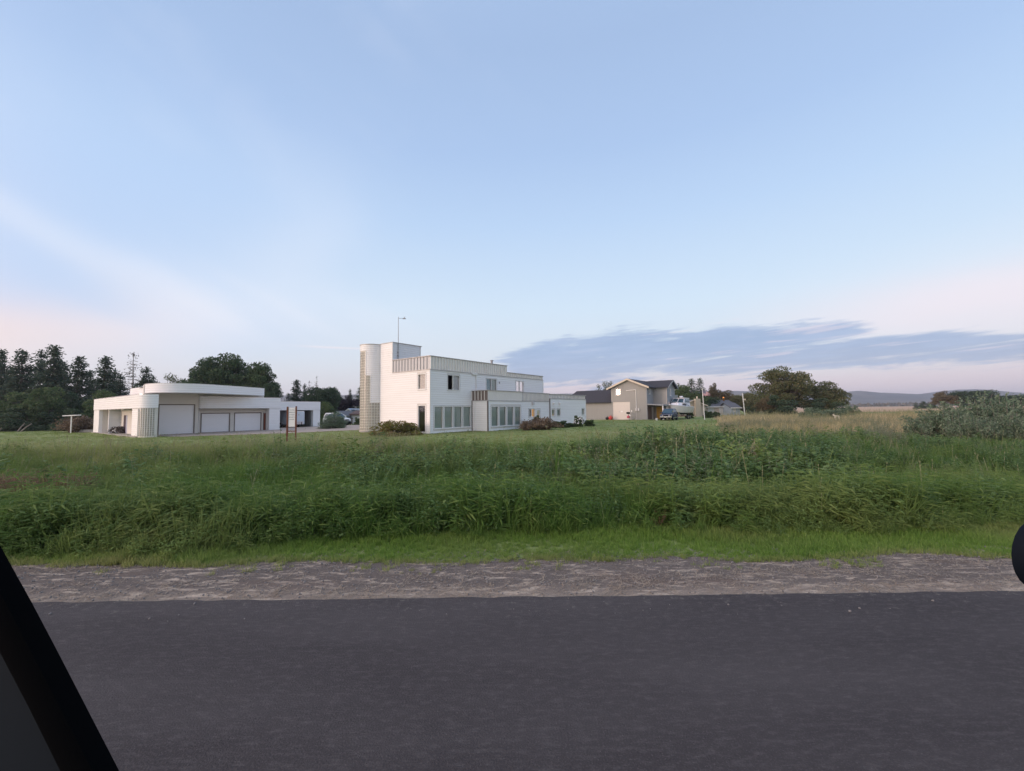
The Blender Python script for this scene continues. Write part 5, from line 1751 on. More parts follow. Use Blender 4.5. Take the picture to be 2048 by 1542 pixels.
def broadleaf(h, w, seed, mt, trunk=0.28, n_cl=26, leaves=90, leaf=0.30, flat=1.0, airy=0.0, bark='bark', name='broadleaf_tree', shape=0.0):
    """crown of leaf clumps of uneven size on limbs"""
    rg = np.random.default_rng(seed)
    root = bpy.data.objects.new(name, None)
    COL.objects.link(root)
    tr = MB()
    zt = h * trunk
    cz = (h + zt) / 2
    hz = (h - zt) / 2
    if trunk > 0.05:
        tr.tube([(0, 0, 0), (0.05, 0.02, zt * 0.6), (0.0, 0.05, zt * 1.15), (0.1, 0, cz)], [0.03 * h, 0.024 * h, 0.02 * h, 0.008 * h], 8)
    cen, siz = [], []
    for k in range(n_cl):
        a = rg.uniform(0, 6.283)
        cphi = rg.uniform(-0.85, 1.0)
        rr_ = math.sqrt(max(0, 1 - cphi * cphi))
        rad = rg.uniform(0.5, 0.92) if k > n_cl * 0.25 else rg.uniform(0.1, 0.5)
        sq = 1.0 - shape * max(0, cphi)
        c = np.array([math.cos(a) * rr_ * rad * w / 2 * sq, math.sin(a) * rr_ * rad * w / 2 * sq, cz + cphi * rad * hz * 0.95])
        if trunk <= 0.05:
            zz = 0.02 + 0.88 * rg.beta(0.95, 1.7)
            rr_ = math.sqrt(rg.uniform(0.15, 1)) * math.sqrt(max(0.04, 1 - zz ** 1.7)) * 0.82
            c = np.array([math.cos(a) * rr_ * w / 2, math.sin(a) * rr_ * w / 2, zz * h])
        cr = (w + h) * 0.062 * rg.uniform(0.55, 1.35)
        m_ = int(1.9 * leaves * (cr / ((w + h) * 0.062)) ** 2 * rg.uniform(0.7, 1.2))
        dirs = rg.normal(size=(m_, 3))
        dirs /= np.linalg.norm(dirs, axis=1)[:, None]
        rad_ = rg.uniform(0.35 - 0.2 * airy, 1.0 + 0.35 * airy, size=m_) ** 0.6
        p = c + dirs * rad_[:, None] * cr * np.array([1.2, 1.2, 0.75 * flat])
        p = p[p[:, 2] > 0.02]
        cen.append(p)
        siz.append(0.70 * leaf * rg.uniform(0.6, 1.25, size=len(p)))
        s0 = (0, 0, zt * rg.uniform(0.75, 1.25)) if trunk > 0.05 else (c[0] * 0.25, c[1] * 0.25, 0)
        mid = ((c[0] * 0.45), (c[1] * 0.45), s0[2] + (c[2] - s0[2]) * 0.55)
        tr.tube([s0, mid, tuple(c)], [0.011 * h, 0.008 * h, 0.004 * h], 5, False)
    tr.build('trunk' if trunk > 0.05 else 'stems', M[bark], root)
    cen = np.concatenate(cen)
    link('crown', quads_mesh('crown', cen, np.concatenate(siz), mt, 1.5, rg=rg), root)
    return root, h, w


def willow_shrub(h, w, seed, mt, n_st=70, ls=1.0, arch=0.0):
    """many upright wands with narrow pale leaves"""
    rg = np.random.default_rng(seed)
    root = bpy.data.objects.new('willow_shrub', None)
    COL.objects.link(root)
    st = MB()
    cen, siz, hint = [], [], []
    for k in range(n_st):
        a, rr_ = rg.uniform(0, 6.283), math.sqrt(rg.random()) * w / 2 * 0.85
        b = np.array([math.cos(a) * rr_, math.sin(a) * rr_, 0])
        hh = h * rg.uniform(0.45, 1.0) * (1 - 0.62 * (rr_ / (w / 2)) ** 2)
        tip = b * rg.uniform(1.05, 1.35) + np.array([rg.normal() * 0.15, rg.normal() * 0.15, hh])
        mid = b * 1.05 + np.array([0, 0, hh * (0.5 + 0.45 * arch)])
        tip = tip + arch * np.array([b[0] * 0.7 + rg.normal() * 0.25, b[1] * 0.7, -hh * 0.45 * rg.random()])
        st.tube([tuple(b * 0.6), tuple(mid), tuple(tip)], [0.016, 0.011, 0.004], 4, False)
        m_ = 62
        u = rg.uniform(0.10, 1.0, size=m_)
        p = (1 - u)[:, None] ** 2 * (b * 0.6) + (2 * u * (1 - u))[:, None] * mid + (u ** 2)[:, None] * tip
        p = p + rg.normal(size=(m_, 3)) * np.array([0.12, 0.12, 0.08])
        cen.append(p)
        siz.append(0.062 * ls * rg.uniform(0.7, 1.5, size=m_))
        d = rg.normal(size=(m_, 3)) * 0.9 + np.array([0, 0, 0.5])
        hint.append(d)
    st.build('stems', M['palebark'], root)
    cen = np.concatenate(cen)
    cen[:, 2] = np.maximum(cen[:, 2], 0.03)
    link('crown', quads_mesh('crown', cen, np.concatenate(siz), mt, 3.0, np.concatenate(hint), 0.6, rg), root)
    return root, h, w


PROTO = {
    'spruceA': lambda: conifer(12, 4.6, 21, M['spruce'], 1.8, 0.08, 0.40, irregular=0.42),
    'spruceB': lambda: conifer(12, 5.1, 22, M['spruce'], 1.7, 0.10, 0.42, irregular=0.55, lean=0.25),
    'spruceC': lambda: conifer(12, 4.2, 23, M['spruce'], 1.8, 0.05, 0.38, irregular=0.35),
    'snag': lambda: conifer(12, 4.8, 24, M['spruce_thin'], 1.2, 0.12, 0.30, True),
    'fir_dark': lambda: conifer(12, 5.0, 25, M['leaf_dark'], 1.0, 0.05, 0.36, irregular=0.5),
    'cypressA': lambda: broadleaf(12, 11, 31, M['cypress'], 0.12, 80, 130, 0.36, 0.8, shape=0.2),
    'cypressB': lambda: broadleaf(12, 9, 32, M['cypress'], 0.10, 70, 130, 0.36, 0.85, shape=0.3),
    'broadA': lambda: broadleaf(9, 8, 41, M['leaf'], 0.12, 52, 120, 0.30),
    'broadB': lambda: broadleaf(9, 8.5, 42, M['leaf_dark'], 0.06, 56, 120, 0.30),
    'airy': lambda: broadleaf(8, 7, 43, M['leaf_light'], 0.3, 22, 60, 0.25, 0.8, 0.8),
    'bronze': lambda: broadleaf(9, 8.5, 44, M['leaf_brown'], 0.10, 54, 110, 0.29, 0.9),
    'oliveA': lambda: broadleaf(10, 10, 45, M['leaf_olive'], 0.07, 84, 120, 0.29, 0.85, 0.2),
    'oliveB': lambda: broadleaf(8, 10, 46, M['leaf_olive'], 0.06, 76, 120, 0.29, 0.8, 0.1, shape=0.2),
    'plum': lambda: broadleaf(6, 6.6, 47, M['leaf_plum'], 0.06, 50, 130, 0.25, 0.95),
    'bushA': lambda: broadleaf(4, 6, 51, M['leaf_dark'], 0.0, 46, 110, 0.2, 0.9, name='bush'),
    'bushB': lambda: broadleaf(4, 6, 52, M['leaf'], 0.0, 46, 110, 0.2, 0.9, name='bush'),
    'hedge_ball': lambda: broadleaf(2, 2.2, 53, M['leaf'], 0.0, 64, 90, 0.13, 1.0, name='bush'),
    'silver': lambda: broadleaf(3, 5, 54, M['leaf_silver'], 0.0, 56, 110, 0.15, 0.9, 0.3, name='bush'),
    'tamarisk': lambda: broadleaf(3, 4, 55, M['leaf_silver'], 0.0, 70, 120, 0.11, 1.1, 0.5, name='bush'),
    'willow': lambda: willow_shrub(2.6, 3.2, 56, M['leaf_silver'], 95),
    'willowB': lambda: willow_shrub(2.6, 3.4, 57, M['leaf_silver'], 110),
    'hedgerow': lambda: broadleaf(1.6, 4.6, 58, M['leaf_yellow'], 0.0, 56, 110, 0.14, 0.95, 0.3, name='bush'),
    'deadshrub': lambda: willow_shrub(1.3, 1.9, 59, M['dead'], 64, 0.9, 1.0),
}
_made = {}


def plant(kind, px, top, wpx, Y, label, cat='tree', group=None, name=None, rz=None, sink=0.0):
    x, z = at_px(px, Y)
    x = at(px, (top + 830) / 2, Y).x
    z = gz(x, Y) - sink
    Hh = top_z(px, top, Y) - z
    Wd = wpx * Y / FPX
    if kind not in _made:
        root, h, w = PROTO[kind]()
        _made[kind] = (root, h, w)
        o_ = root
        first = True
    else:
        root, h, w = _made[kind]
        o_ = copy_tree(root, (0, 0, 0), 0, label)
        first = False
    o_.location = (x, Y, z)
    o_.rotation_euler = (0, 0, rz if rz is not None else (hash((px, top)) % 628) / 100.0)
    o_.scale = (Wd / w, Wd / w, Hh / h)
    if name:
        o_.name = name
    if group is None and 'group' in o_:
        del o_['group']
    return tag(o_, label, cat, group)


g1 = 'conifers left of the garage'
plant('spruceB', 4, 701, 49, 72, 'dark spruce cut by the left edge of the photo', group=g1)
plant('spruceA', 42, 700, 65, 70, 'broad dark spruce second from the left edge', group=g1)
plant('spruceC', 80, 700, 47, 74, 'dense spruce just left of the tallest conifer', group=g1)
plant('spruceB', 103, 692, 69, 69, 'tallest spruce of the row with a pale bare lower trunk', group=g1)
plant('spruceC', 128, 728, 38, 78, 'short spruce tucked right behind the tallest conifer', group=g1)
plant('spruceA', 155, 712, 58, 70, 'full spruce midway between the tallest conifer and the garage', group=g1)
plant('spruceB', 180, 742, 40, 80, 'low ragged spruce in the gap left of the symmetrical one', group=g1)
plant('spruceA', 208, 713, 60, 71, 'symmetrical spruce with open layered branches', group=g1)
plant('spruceC', 240, 748, 38, 78, 'small dark spruce between the symmetrical one and the thin one', group=g1)
plant('snag', 265, 705, 50, 70, 'thin half bare conifer showing its branches against the sky', group=g1)
plant('spruceC', 291, 734, 49, 73, 'small full conifer right of the thin half bare one', group=g1)
plant('spruceB', 20, 735, 56, 80, 'spruce filling the gap between the two leftmost conifers', group=g1)
plant('fir_dark', 60, 745, 56, 80, 'dark conifer low behind the second and third spruces', group=g1)
plant('spruceA', 118, 722, 54, 82, 'dark spruce behind the tallest one, seen between the trunks', group=g1)
plant('spruceC', 228, 738, 44, 84, 'dark spruce behind and right of the symmetrical one', group=g1)
plant('fir_dark', 195, 756, 60, 84, 'low spreading conifer behind the ragged one', group=g1)
plant('fir_dark', 305, 752, 40, 80, 'low dark conifer just above the upper box of the garage', group=g1)
plant('bushB', 305, 768, 60, 70, 'green bush showing over the left end of the canopy', 'bush')
plant('broadB', 385, 752, 60, 84, 'dark tree joining the airy tree to the big cypresses')
plant('airy', 345, 740, 54, 76, 'airy pale green tree showing over the garage canopy')
plant('airy', 318, 757, 36, 74, 'low yellowish tree at the left end of the garage canopy')
g2 = 'bushes under the conifers'
plant('bushB', 22, 778, 96, 60, 'dull green bush at the left edge under the spruces', 'bush', g2)
plant('bushB', 92, 768, 100, 59, 'large leafy bush under the tallest spruce', 'bush', g2)
plant('bushA', 150, 782, 80, 62, 'dark bush beneath the full spruce', 'bush', g2)
plant('bushB', 222, 776, 112, 58, 'rounded pale green bush behind the left wing of the garage', 'bush', g2)
plant('bushA', 60, 812, 110, 57, 'dark low bush behind the leaning dead stems', 'bush', g2)
plant('bushA', 150, 815, 80, 56, 'dark low bush behind the lean to', 'bush', g2)
plant('bushA', 270, 766, 44, 66, 'dark bush above the roof beside the upper box of the garage', 'bush', g2)
plant('deadshrub', 166, 829, 54, 50.5, 'brown dry hedge filling the space behind the low wall', 'bush')
g3 = 'big cypresses behind the garage'
plant('cypressB', 418, 709, 82, 74, 'leftmost big cypress with clumps standing out over the canopy', group=g3)
plant('cypressA', 470, 705, 110, 76, 'widest cypress, the middle of the three behind the garage', group=g3)
plant('cypressB', 516, 722, 80, 74, 'right hand cypress sloping down towards the carport', group=g3)
plant('broadB', 543, 758, 40, 72, 'low dark tree at the foot of the right hand cypress', group=g3)
g4 = 'trees behind the carport'
plant('spruceA', 592, 760, 38, 82, 'pointed spruce rising above the left of the carport roof', group=g4)
plant('spruceC', 609, 767, 20, 86, 'slim conifer just right of the pointed spruce', group=g4)
plant('snag', 618, 762, 18, 88, 'thin see through conifer behind the carport', group=g4)
plant('fir_dark', 576, 787, 29, 78, 'low dark conifer at the left end of the carport roof', group=g4)
plant('snag', 633, 752, 16, 90, 'sparse pale tip sticking out above the dark trees', group=g4)
plant('broadB', 636, 766, 56, 78, 'dark bushy tree behind the right of the carport', group=g4)
plant('broadB', 663, 766, 40, 80, 'dark upright tree right of the carport', group=g4)
plant('bushB', 655, 800, 46, 70, 'green bush between the carport and the plum tree', 'bush', g4)
plant('plum', 694, 788, 64, 92, 'round blackish plum leaved tree over the cottage roofs')
plant('spruceC', 700, 778, 16, 110, 'slim distant conifer above the plum tree')
plant('fir_dark', 678, 786, 27, 112, 'distant dark conifer left of the slim one')
plant('fir_dark', 719, 775, 34, 100, 'dark conifer partly hidden by the stair tower')
plant('tamarisk', 666, 822, 54, 52, 'feathery grey green shrub at the right end of the carport', 'bush')
plant('hedge_ball', 716, 833, 16, 66, 'tiny round bush in front of the cream cottage', 'bush')
# right side
plant('airy', 1211, 757, 46, 92, 'wide topped tree rising behind the barn roof')
g5 = 'trees behind the tan house and the bungalows'
plant('broadA', 1362, 762, 44, 98, 'green tree directly right of the tan house gable', group=g5)
plant('fir_dark', 1384, 758, 45, 104, 'dark conifer over the boat', group=g5)
plant('fir_dark', 1401, 757, 40, 106, 'dark conifer behind the flag', group=g5)
plant('broadA', 1388, 779, 56, 94, 'rounded green tree behind the broad chimney', group=g5)
plant('bronze', 1427, 760, 26, 110, 'airy reddish tree standing up right of the flag', group=g5)
plant('broadB', 1420, 790, 36, 100, 'dark tree behind the left of the grey roof', group=g5)
plant('bronze', 1457, 776, 62, 108, 'wide reddish brown tree over the grey roof', group=g5)
plant('oliveA', 1490, 783, 46, 100, 'olive tree behind the white post', group=g5)
plant('oliveB', 1515, 786, 46, 92, 'brownish tree left of the big one', group=g5)
g6 = 'two big trees by the dry grass'
plant('oliveA', 1566, 731, 104, 76, 'largest tree on the right, tall spreading crown', group=g6)
plant('oliveB', 1652, 763, 92, 76, 'lower domed brown topped tree right of the largest one', group=g6)
plant('bushA', 1560, 788, 76, 68, 'dark green undergrowth bush at the foot of the largest tree', 'bush')
plant('bushA', 1655, 794, 76, 69, 'dark bush under the domed tree', 'bush')
plant('bronze', 1535, 788, 44, 70, 'brown straggly tree leaning out left of the largest one')
plant('bushA', 1508, 805, 34, 76, 'blackish low bush right of the white post', 'bush')
plant('silver', 1625, 812, 58, 50, 'grey green bush in the dry grass, left one', 'bush', 'silver bushes in the field')
plant('silver', 1672, 815, 74, 54, 'grey green bush in the dry grass, middle one', 'bush', 'silver bushes in the field')
plant('silver', 1702, 806, 40, 58, 'grey green bush at the right end beside the golden field', 'bush', 'silver bushes in the field')
for (px_, tp, w_, Y_, lb) in ((1379, 822, 18, 73, 'round hedge bush nearest the boat'), (1416, 820, 20, 74, 'round hedge bush just right of the flagpole'), (1433, 822, 18, 75, 'round hedge bush farthest from the boat')):
    plant('hedge_ball', px_, tp, w_, Y_, lb, 'bush', 'clipped bushes by the bungalow')
g7 = 'distant trees over the willows'
plant('bronze', 1888, 778, 40, 150, 'reddish distant tree left of the others above the willows', group=g7)
plant('broadB', 1925, 778, 56, 150, 'dark distant tree second from left above the willows', group=g7)
plant('broadB', 1962, 776, 50, 155, 'dark distant tree with the highest top above the willows', group=g7)
plant('broadB', 2000, 788, 44, 150, 'low dark distant tree right of the highest one', group=g7)
plant('broadB', 2036, 786, 46, 145, 'dark distant tree at the right edge', group=g7)
plant('bushA', 1842, 802, 26, 210, 'far dark bush at the left end of the field trees', 'bush')
plant('bushA', 1864, 803, 26, 215, 'far dark bush next to the reddish tree', 'bush')
g8 = 'silver willow shrubs at the right'
ws_ = [(1878, 798, 100, 21.8, 'leftmost big silver willow, rounded and standing apart'), (1853, 826, 66, 22.6, 'small outlying willow shoot at the left of the clump'),
       (1930, 790, 104, 22.8, 'willow between the leftmost one and the tallest'), (1972, 783, 112, 22.0, 'tallest silver willow of the clump'),
       (1945, 822, 84, 19.8, 'short willow low in front of the tallest one'), (2026, 787, 116, 22.4, 'willow next to the right edge, behind'),
       (2010, 816, 92, 19.6, 'dense low willow in front, second from the right edge'), (2068, 793, 120, 20.8, 'willow cut by the right edge of the photo')]
for i, (px_, tp, w_, Y_, lb) in enumerate(ws_):
    plant('willow' if i % 2 else 'willowB', px_, tp, w_, Y_, lb, 'shrub', g8, rz=i * 1.1)
# round the house
hb = plant('hedgerow', 790, 841, 118, 33.2, 'long yellow green shrub with reddish leaves in front of the stair tower', 'bush', rz=A_ANG + R(65))
plant('deadshrub', 1080, 832, 50, 39.5, 'brown withered clump of fronds by the back door of the house', 'bush', name='withered_clump', rz=0.3)
plant('deadshrub', 1053, 840, 20, 38.5, 'small brown withered tuft at the corner of the bay', 'bush', name='withered_clump')
plant('hedge_ball', 1072, 828, 20, 41.0, 'grey green sprig behind the withered clump', 'bush')
plant('hedge_ball', 1118, 840, 42, 43.5, 'low green bush below the two small windows', 'bush')
hy_ = plant('hedge_ball', 1157, 829, 24, 45.2, 'dark round hydrangea covered in white flower heads at the house end', 'bush', name='hydrangea', rz=0.0)
pt, ps = [], []
rgp = np.random.default_rng(5)
fl = MB()
for k in range(34):
    a, ph = rgp.uniform(3.3, 6.1), rgp.uniform(0.25, 1.0)
    fl.ball((1.0 * math.cos(a) * math.sin(0.5 + ph), 1.0 * math.sin(a) * math.sin(0.5 + ph), 0.35 + 1.45 * math.cos(0.25 + ph * 1.2)), 0.10, 7, 5)
fl.build('flower_heads', M['petal'], hy_)
plant('hedge_ball', 1178, 838, 26, 46.5, 'low dark bush right of the hydrangea', 'bush')
plant('hedge_ball', 1140, 845, 24, 44.8, 'low dark bush left of the hydrangea', 'bush')
# porch heap and leaning dead stems
px_, Y_ = 238, 46.0
br = MB()
rgb = np.random.default_rng(8)
x_, z_ = at_px(237, 45.2)
bp = empty('brush_heap', (x_, 45.2, z_), 0, 'dark curled heap of cut branches lying in front of the garage porch', 'heap')
cen_, siz_, hin_ = [], [], []
for k in range(150):
    a = rgb.uniform(0, math.pi)
    r_ = rgb.uniform(0.45, 0.85)
    c_ = np.array([math.cos(a) * r_ * 0.85, rgb.normal() * 0.25, abs(math.sin(a)) * r_ * 0.95])
    t_ = np.array([-math.sin(a), rgb.normal() * 0.3, math.cos(a)]) * 0.3
    br.tube([tuple(c_ - t_), tuple(c_ + rgb.normal(size=3) * 0.05), tuple(c_ + t_)], [0.02, 0.022, 0.008], 4, False)
br.v = [(x, y, max(0.01, z)) for x, y, z in br.v]
br.build('branches', M['bark'], bp)
br = MB()
for k in range(7):
    br.ball((rgb.uniform(-0.5, 0.4), -0.35 + rgb.normal() * 0.05, rgb.uniform(0.1, 0.75)), (0.09, 0.06, 0.07), 7, 5)
br.build('pale_scraps', M['trim'], bp)
for i, (pa, qa, pb2, qb) in enumerate(((34, 862, 44, 846), (40, 861, 58, 847), (-4, 858, 8, 844))):
    Yd = 54.0
    a, b = at(pa, qa, Yd), at(pb2, qb, Yd)
    d_ = empty('dead_stem', (a.x, Yd, gz(a.x, Yd)), 0, ('pale dead stem leaning left of its pair under the bushes', 'pale dead stem leaning right of its pair under the bushes', 'pale dead stem leaning at the left edge')[i], 'dead stem', 'leaning dead stems')
    dv = Vector((b.x - a.x, 0.3, max(0.8, b.z - gz(a.x, Yd))))
    MB().tube([(0, 0, -0.1), tuple(dv * 0.5 + Vector((0.04, 0, 0.05))), tuple(dv)], [0.09, 0.07, 0.03], 6).build('stem', M['palebark'], d_)
    MB().tube([tuple(dv * 0.55), tuple(dv * 0.8 + Vector((0.25, 0.1, 0.1)))], [0.04, 0.015], 5).build('side_branch', M['palebark'], d_)
# bleached bare branch standing in the right-hand grass
M['bleached'] = mat('bleached_wood', (0.62, 0.57, 0.46, 1), 0.85, 0.1, 4)
Yb = 43.0
xb = gx(1674, Yb)
bb_ = empty('bleached_branch', (xb, Yb, gz(xb, Yb)), 0, 'pale bleached branch bent like a trestle standing in the grass among silver bushes', 'branch')
k_ = Yb / FPX
zg = gz(xb, Yb)


def bpt(px, py):
    p = at(px, py, Yb)
    return (p.x - xb, 0.0, p.z - zg)


mb = MB()
mb.tube([bpt(1665.5, 829.5), bpt(1669.5, 831.8), bpt(1677, 832.2)], [0.05, 0.075, 0.07], 6)
mb.tube([bpt(1669.5, 831), bpt(1670.6, 836), (bpt(1671, 843)[0], 0, -0.1)], [0.08, 0.07, 0.05], 6)
mb.tube([bpt(1676.6, 831.5), bpt(1677.6, 836), (bpt(1678.4, 843)[0], 0, -0.1)], [0.08, 0.07, 0.05], 6)
mb.build('limb', M['bleached'], bb_)
MB().tube([bpt(1668, 830.8), bpt(1667.5, 827.5)], [0.04, 0.015], 5).build('twig', M['bleached'], bb_)
# far dark wood at the foot of the hills
rw = np.random.default_rng(77)
n = 2600
xw = rw.uniform(-200, 1500, n)
yw = rw.uniform(900, 1000, n)
hw = 4.0 + 3.5 * (0.5 + 0.5 * wav(xw, yw, 0.02, 3))
zw = rw.uniform(0, 1, n) ** 0.8 * hw - 0.5
fwm = link('far_woods', quads_mesh('far_woods', np.stack([xw, yw, zw], 1), rw.uniform(4, 9, n), M['leaf_brown'], 1.2, rg=rw))
fwm['kind'] = 'stuff'
tag(fwm, 'dark line of far off woods at the foot of the hills', 'woods')
# ------------------------------------------------------------------ grass and weeds: tuft meshes scattered as instances
def gm(name, a, b, c, tint, tr=0.48):
    return leafmat(name, a, b, c, tr, 0.8, 0.5, tint)


M['g_tall'] = gm('tall_grass_blade', (0.088, 0.174, 0.037, 1), (0.143, 0.238, 0.057, 1), (0.226, 0.307, 0.094, 1), (0.297, 0.313, 0.127, 1))
M['g_verge'] = gm('verge_blade', (0.155, 0.270, 0.050, 1), (0.235, 0.360, 0.078, 1), (0.310, 0.385, 0.125, 1), (0.360, 0.330, 0.160, 1))
M['g_lawn'] = gm('lawn_blade', (0.151, 0.232, 0.053, 1), (0.227, 0.302, 0.089, 1), (0.313, 0.356, 0.137, 1), (0.410, 0.378, 0.189, 1))
M['g_seed'] = gm('seed_head', (0.220, 0.240, 0.120, 1), (0.280, 0.290, 0.155, 1), (0.340, 0.340, 0.210, 1), (0.340, 0.310, 0.200, 1), 0.25)
M['g_gold'] = gm('dry_grass_blade', (0.473, 0.367, 0.221, 1), (0.616, 0.486, 0.315, 1), (0.726, 0.594, 0.410, 1), (0.242, 0.270, 0.105, 1), 0.25)
M['w_leaf'] = gm('weed_leaf', (0.072, 0.142, 0.044, 1), (0.121, 0.201, 0.064, 1), (0.204, 0.277, 0.105, 1), (0.253, 0.319, 0.077, 1), 0.3)
M['w_knot'] = gm('knotweed_leaf', (0.061, 0.127, 0.048, 1), (0.101, 0.182, 0.066, 1), (0.182, 0.259, 0.116, 1), (0.242, 0.322, 0.072, 1), 0.3)
M['w_silver'] = gm('silver_weed_leaf', (0.125, 0.155, 0.085, 1), (0.195, 0.225, 0.135, 1), (0.320, 0.320, 0.220, 1), (0.380, 0.310, 0.200, 1), 0.3)
M['w_dead'] = gm('dead_bracken', (0.144, 0.074, 0.050, 1), (0.240, 0.138, 0.090, 1), (0.372, 0.258, 0.180, 1), (0.240, 0.138, 0.096, 1), 0.2)
M['straw'] = gm('dry_straw', (0.33, 0.27, 0.20, 1), (0.42, 0.36, 0.28, 1), (0.50, 0.45, 0.37, 1), (0.26, 0.18, 0.13, 1), 0.1)
M['stone'] = mat('gravel_stone', (0.20, 0.19, 0.185, 1), 0.9, 0.5, 0.5)


def blades(name, n, rad, h, w, lean, seed, mt, hvar=0.4, bias=0.35, segs=4, droop=0.5, flat=False):
    """tuft of curved blades, unit height"""
    rg = np.random.default_rng(seed)
    vs, fs = [], []
    for k in range(n):
        a, r_ = rg.uniform(0, 6.283), rad * math.sqrt(rg.random())
        b = np.array([r_ * math.cos(a), r_ * math.sin(a), -0.02])
        az_ = rg.uniform(0, 6.283)
        d = np.array([math.cos(az_), math.sin(az_), 0]) + np.array([bias, 0, 0])
        d /= np.linalg.norm(d) + 1e-9
        side = np.array([-d[1], d[0], 0])
        ta = rg.uniform(-0.9, 0.9)
        side = side * math.cos(ta) + d * math.sin(ta)
        hh = h * rg.uniform(1 - hvar, 1.0)
        l0 = abs(rg.normal(0, lean))
        dr = rg.uniform(0.3, 1.0) * droop
        ww = w * rg.uniform(0.6, 1.2)
        p = b.copy()
        i0 = len(vs)
        for s in range(segs + 1):
            u = s / segs
            wd = ww * (1 - u ** 1.6) * (0.75 + 0.5 * min(1, 3 * u)) / 2
            if s < segs:
                vs += [p - side * wd, p + side * wd]
            else:
                vs += [p.copy()]
            ang = l0 + dr * u * u * 1.6
            if flat:
                ang = 1.35
            p = p + (np.array([0, 0, 1.0]) * math.cos(ang) + d * math.sin(ang)) * hh / segs
        for s in range(segs - 1):
            q = i0 + 2 * s
            fs.append((q, q + 1, q + 3, q + 2))
        q = i0 + 2 * (segs - 1)
        fs.append((q, q + 1, q + 2))
    return vs, fs


def mesh_of(name, vs, fs, *mts, mi=None):
    me = bpy.data.meshes.new(name)
    me.from_pydata([tuple(map(float, v)) for v in vs], [], fs)
    for m_ in mts:
        me.materials.append(m_)
    if mi is not None:
        me.polygons.foreach_set('material_index', mi)
    me.polygons.foreach_set('use_smooth', [True] * len(me.polygons))
    return me


def proto(name, me):
    return bpy.data.objects.new(name, me)


def grass_tuft(name, n, rad, w, lean, seed, mt, seeds=0, **k):
    vs, fs = blades(name, n, rad, 1.0, w, lean, seed, mt, **k)
    mi = [0] * len(fs)
    rg = np.random.default_rng(seed + 100)
    for q in range(seeds):
        # stalk with a nodding seed head
        a, r_ = rg.uniform(0, 6.283), rad * rg.random()
        b = np.array([r_ * math.cos(a), r_ * math.sin(a), 0])
        d = np.array([rg.normal() + 0.6, rg.normal() * 0.7, 0])
        d /= np.linalg.norm(d)
        hh = rg.uniform(1.0, 1.35)
        tip = b + np.array([0, 0, hh]) + d * 0.22
        mid = b + np.array([0, 0, hh * 0.55]) + d * 0.05
        sd_ = np.array([-d[1], d[0], 0]) * 0.006
        i0 = len(vs)
        vs += [b - sd_, b + sd_, mid - sd_, mid + sd_, tip - sd_ * .6, tip + sd_ * .6]
        fs += [(i0, i0 + 1, i0 + 3, i0 + 2), (i0 + 2, i0 + 3, i0 + 5, i0 + 4)]
        mi += [1, 1]
        for j in range(7):
            u = 0.70 + 0.30 * j / 6
            p = mid + (tip - mid) * ((u - .4) / .6)
            s_ = rg.normal(size=3)
            s_ /= np.linalg.norm(s_)
            t_ = (tip - mid) / np.linalg.norm(tip - mid) * 0.036
            s_ = s_ * 0.015
            i0 = len(vs)
            vs += [p - t_, p + s_, p + t_, p - s_]
            fs.append((i0, i0 + 1, i0 + 2, i0 + 3))
            mi.append(1)
    return proto(name, mesh_of(name, vs, fs, mt, M['g_seed'], mi=mi))


def leafy(name, seed, mt, stems=4, leaves=16, lsize=0.10, spread=0.3, elong=1.9, hang=0.25):
    """broad-leaved weed, unit height: stems with pointed, slightly folded leaves"""
    rg = np.random.default_rng(seed)
    vs, fs = [], []
    for s in range(stems):
        a = rg.uniform(0, 6.283)
        d = np.array([math.cos(a), math.sin(a), 0])
        hh = rg.uniform(0.65, 1.0)
        sp_ = spread * rg.uniform(0.3, 1.0)
        b = d * 0.06
        sd_ = np.array([-d[1], d[0], 0]) * 0.009
        i0 = len(vs)
        top = b + d * sp_ + np.array([0, 0, hh])
        vs += [b - sd_, b + sd_, top + sd_ * .3, top - sd_ * .3]
        fs.append((i0, i0 + 1, i0 + 2, i0 + 3))
        for k in range(leaves):
            u = 0.15 + 0.85 * (k + rg.random()) / leaves
            p = b + (top - b) * u
            az_ = k * 2.4 + rg.uniform(-.5, .5)
            o_ = np.array([math.cos(az_), math.sin(az_), rg.uniform(-hang, 0.35)])
            o_ /= np.linalg.norm(o_)
            L = lsize * rg.uniform(0.6, 1.25) * (1.1 - 0.45 * u)
            sd2 = np.cross(o_, np.array([0, 0, 1.0]))
            sd2 /= np.linalg.norm(sd2) + 1e-9
            nn = np.cross(sd2, o_)
            w_ = L * elong / 2 / 1.9
            q0 = p + o_ * L * 0.15
            i0 = len(vs)
            vs += [q0, q0 + o_ * L * 0.8 + sd2 * w_ - nn * L * 0.1, q0 + o_ * L * 1.9 - nn * L * (0.25 + hang), q0 + o_ * L * 0.8 - sd2 * w_ - nn * L * 0.1, q0 + o_ * L * 0.9]
            fs += [(i0, i0 + 1, i0 + 4), (i0 + 1, i0 + 2, i0 + 4), (i0 + 2, i0 + 3, i0 + 4), (i0 + 3, i0, i0 + 4)]
    me = mesh_of(name, vs, fs, mt)
    me.polygons.foreach_set('use_smooth', [False] * len(me.polygons))
    return proto(name, me)


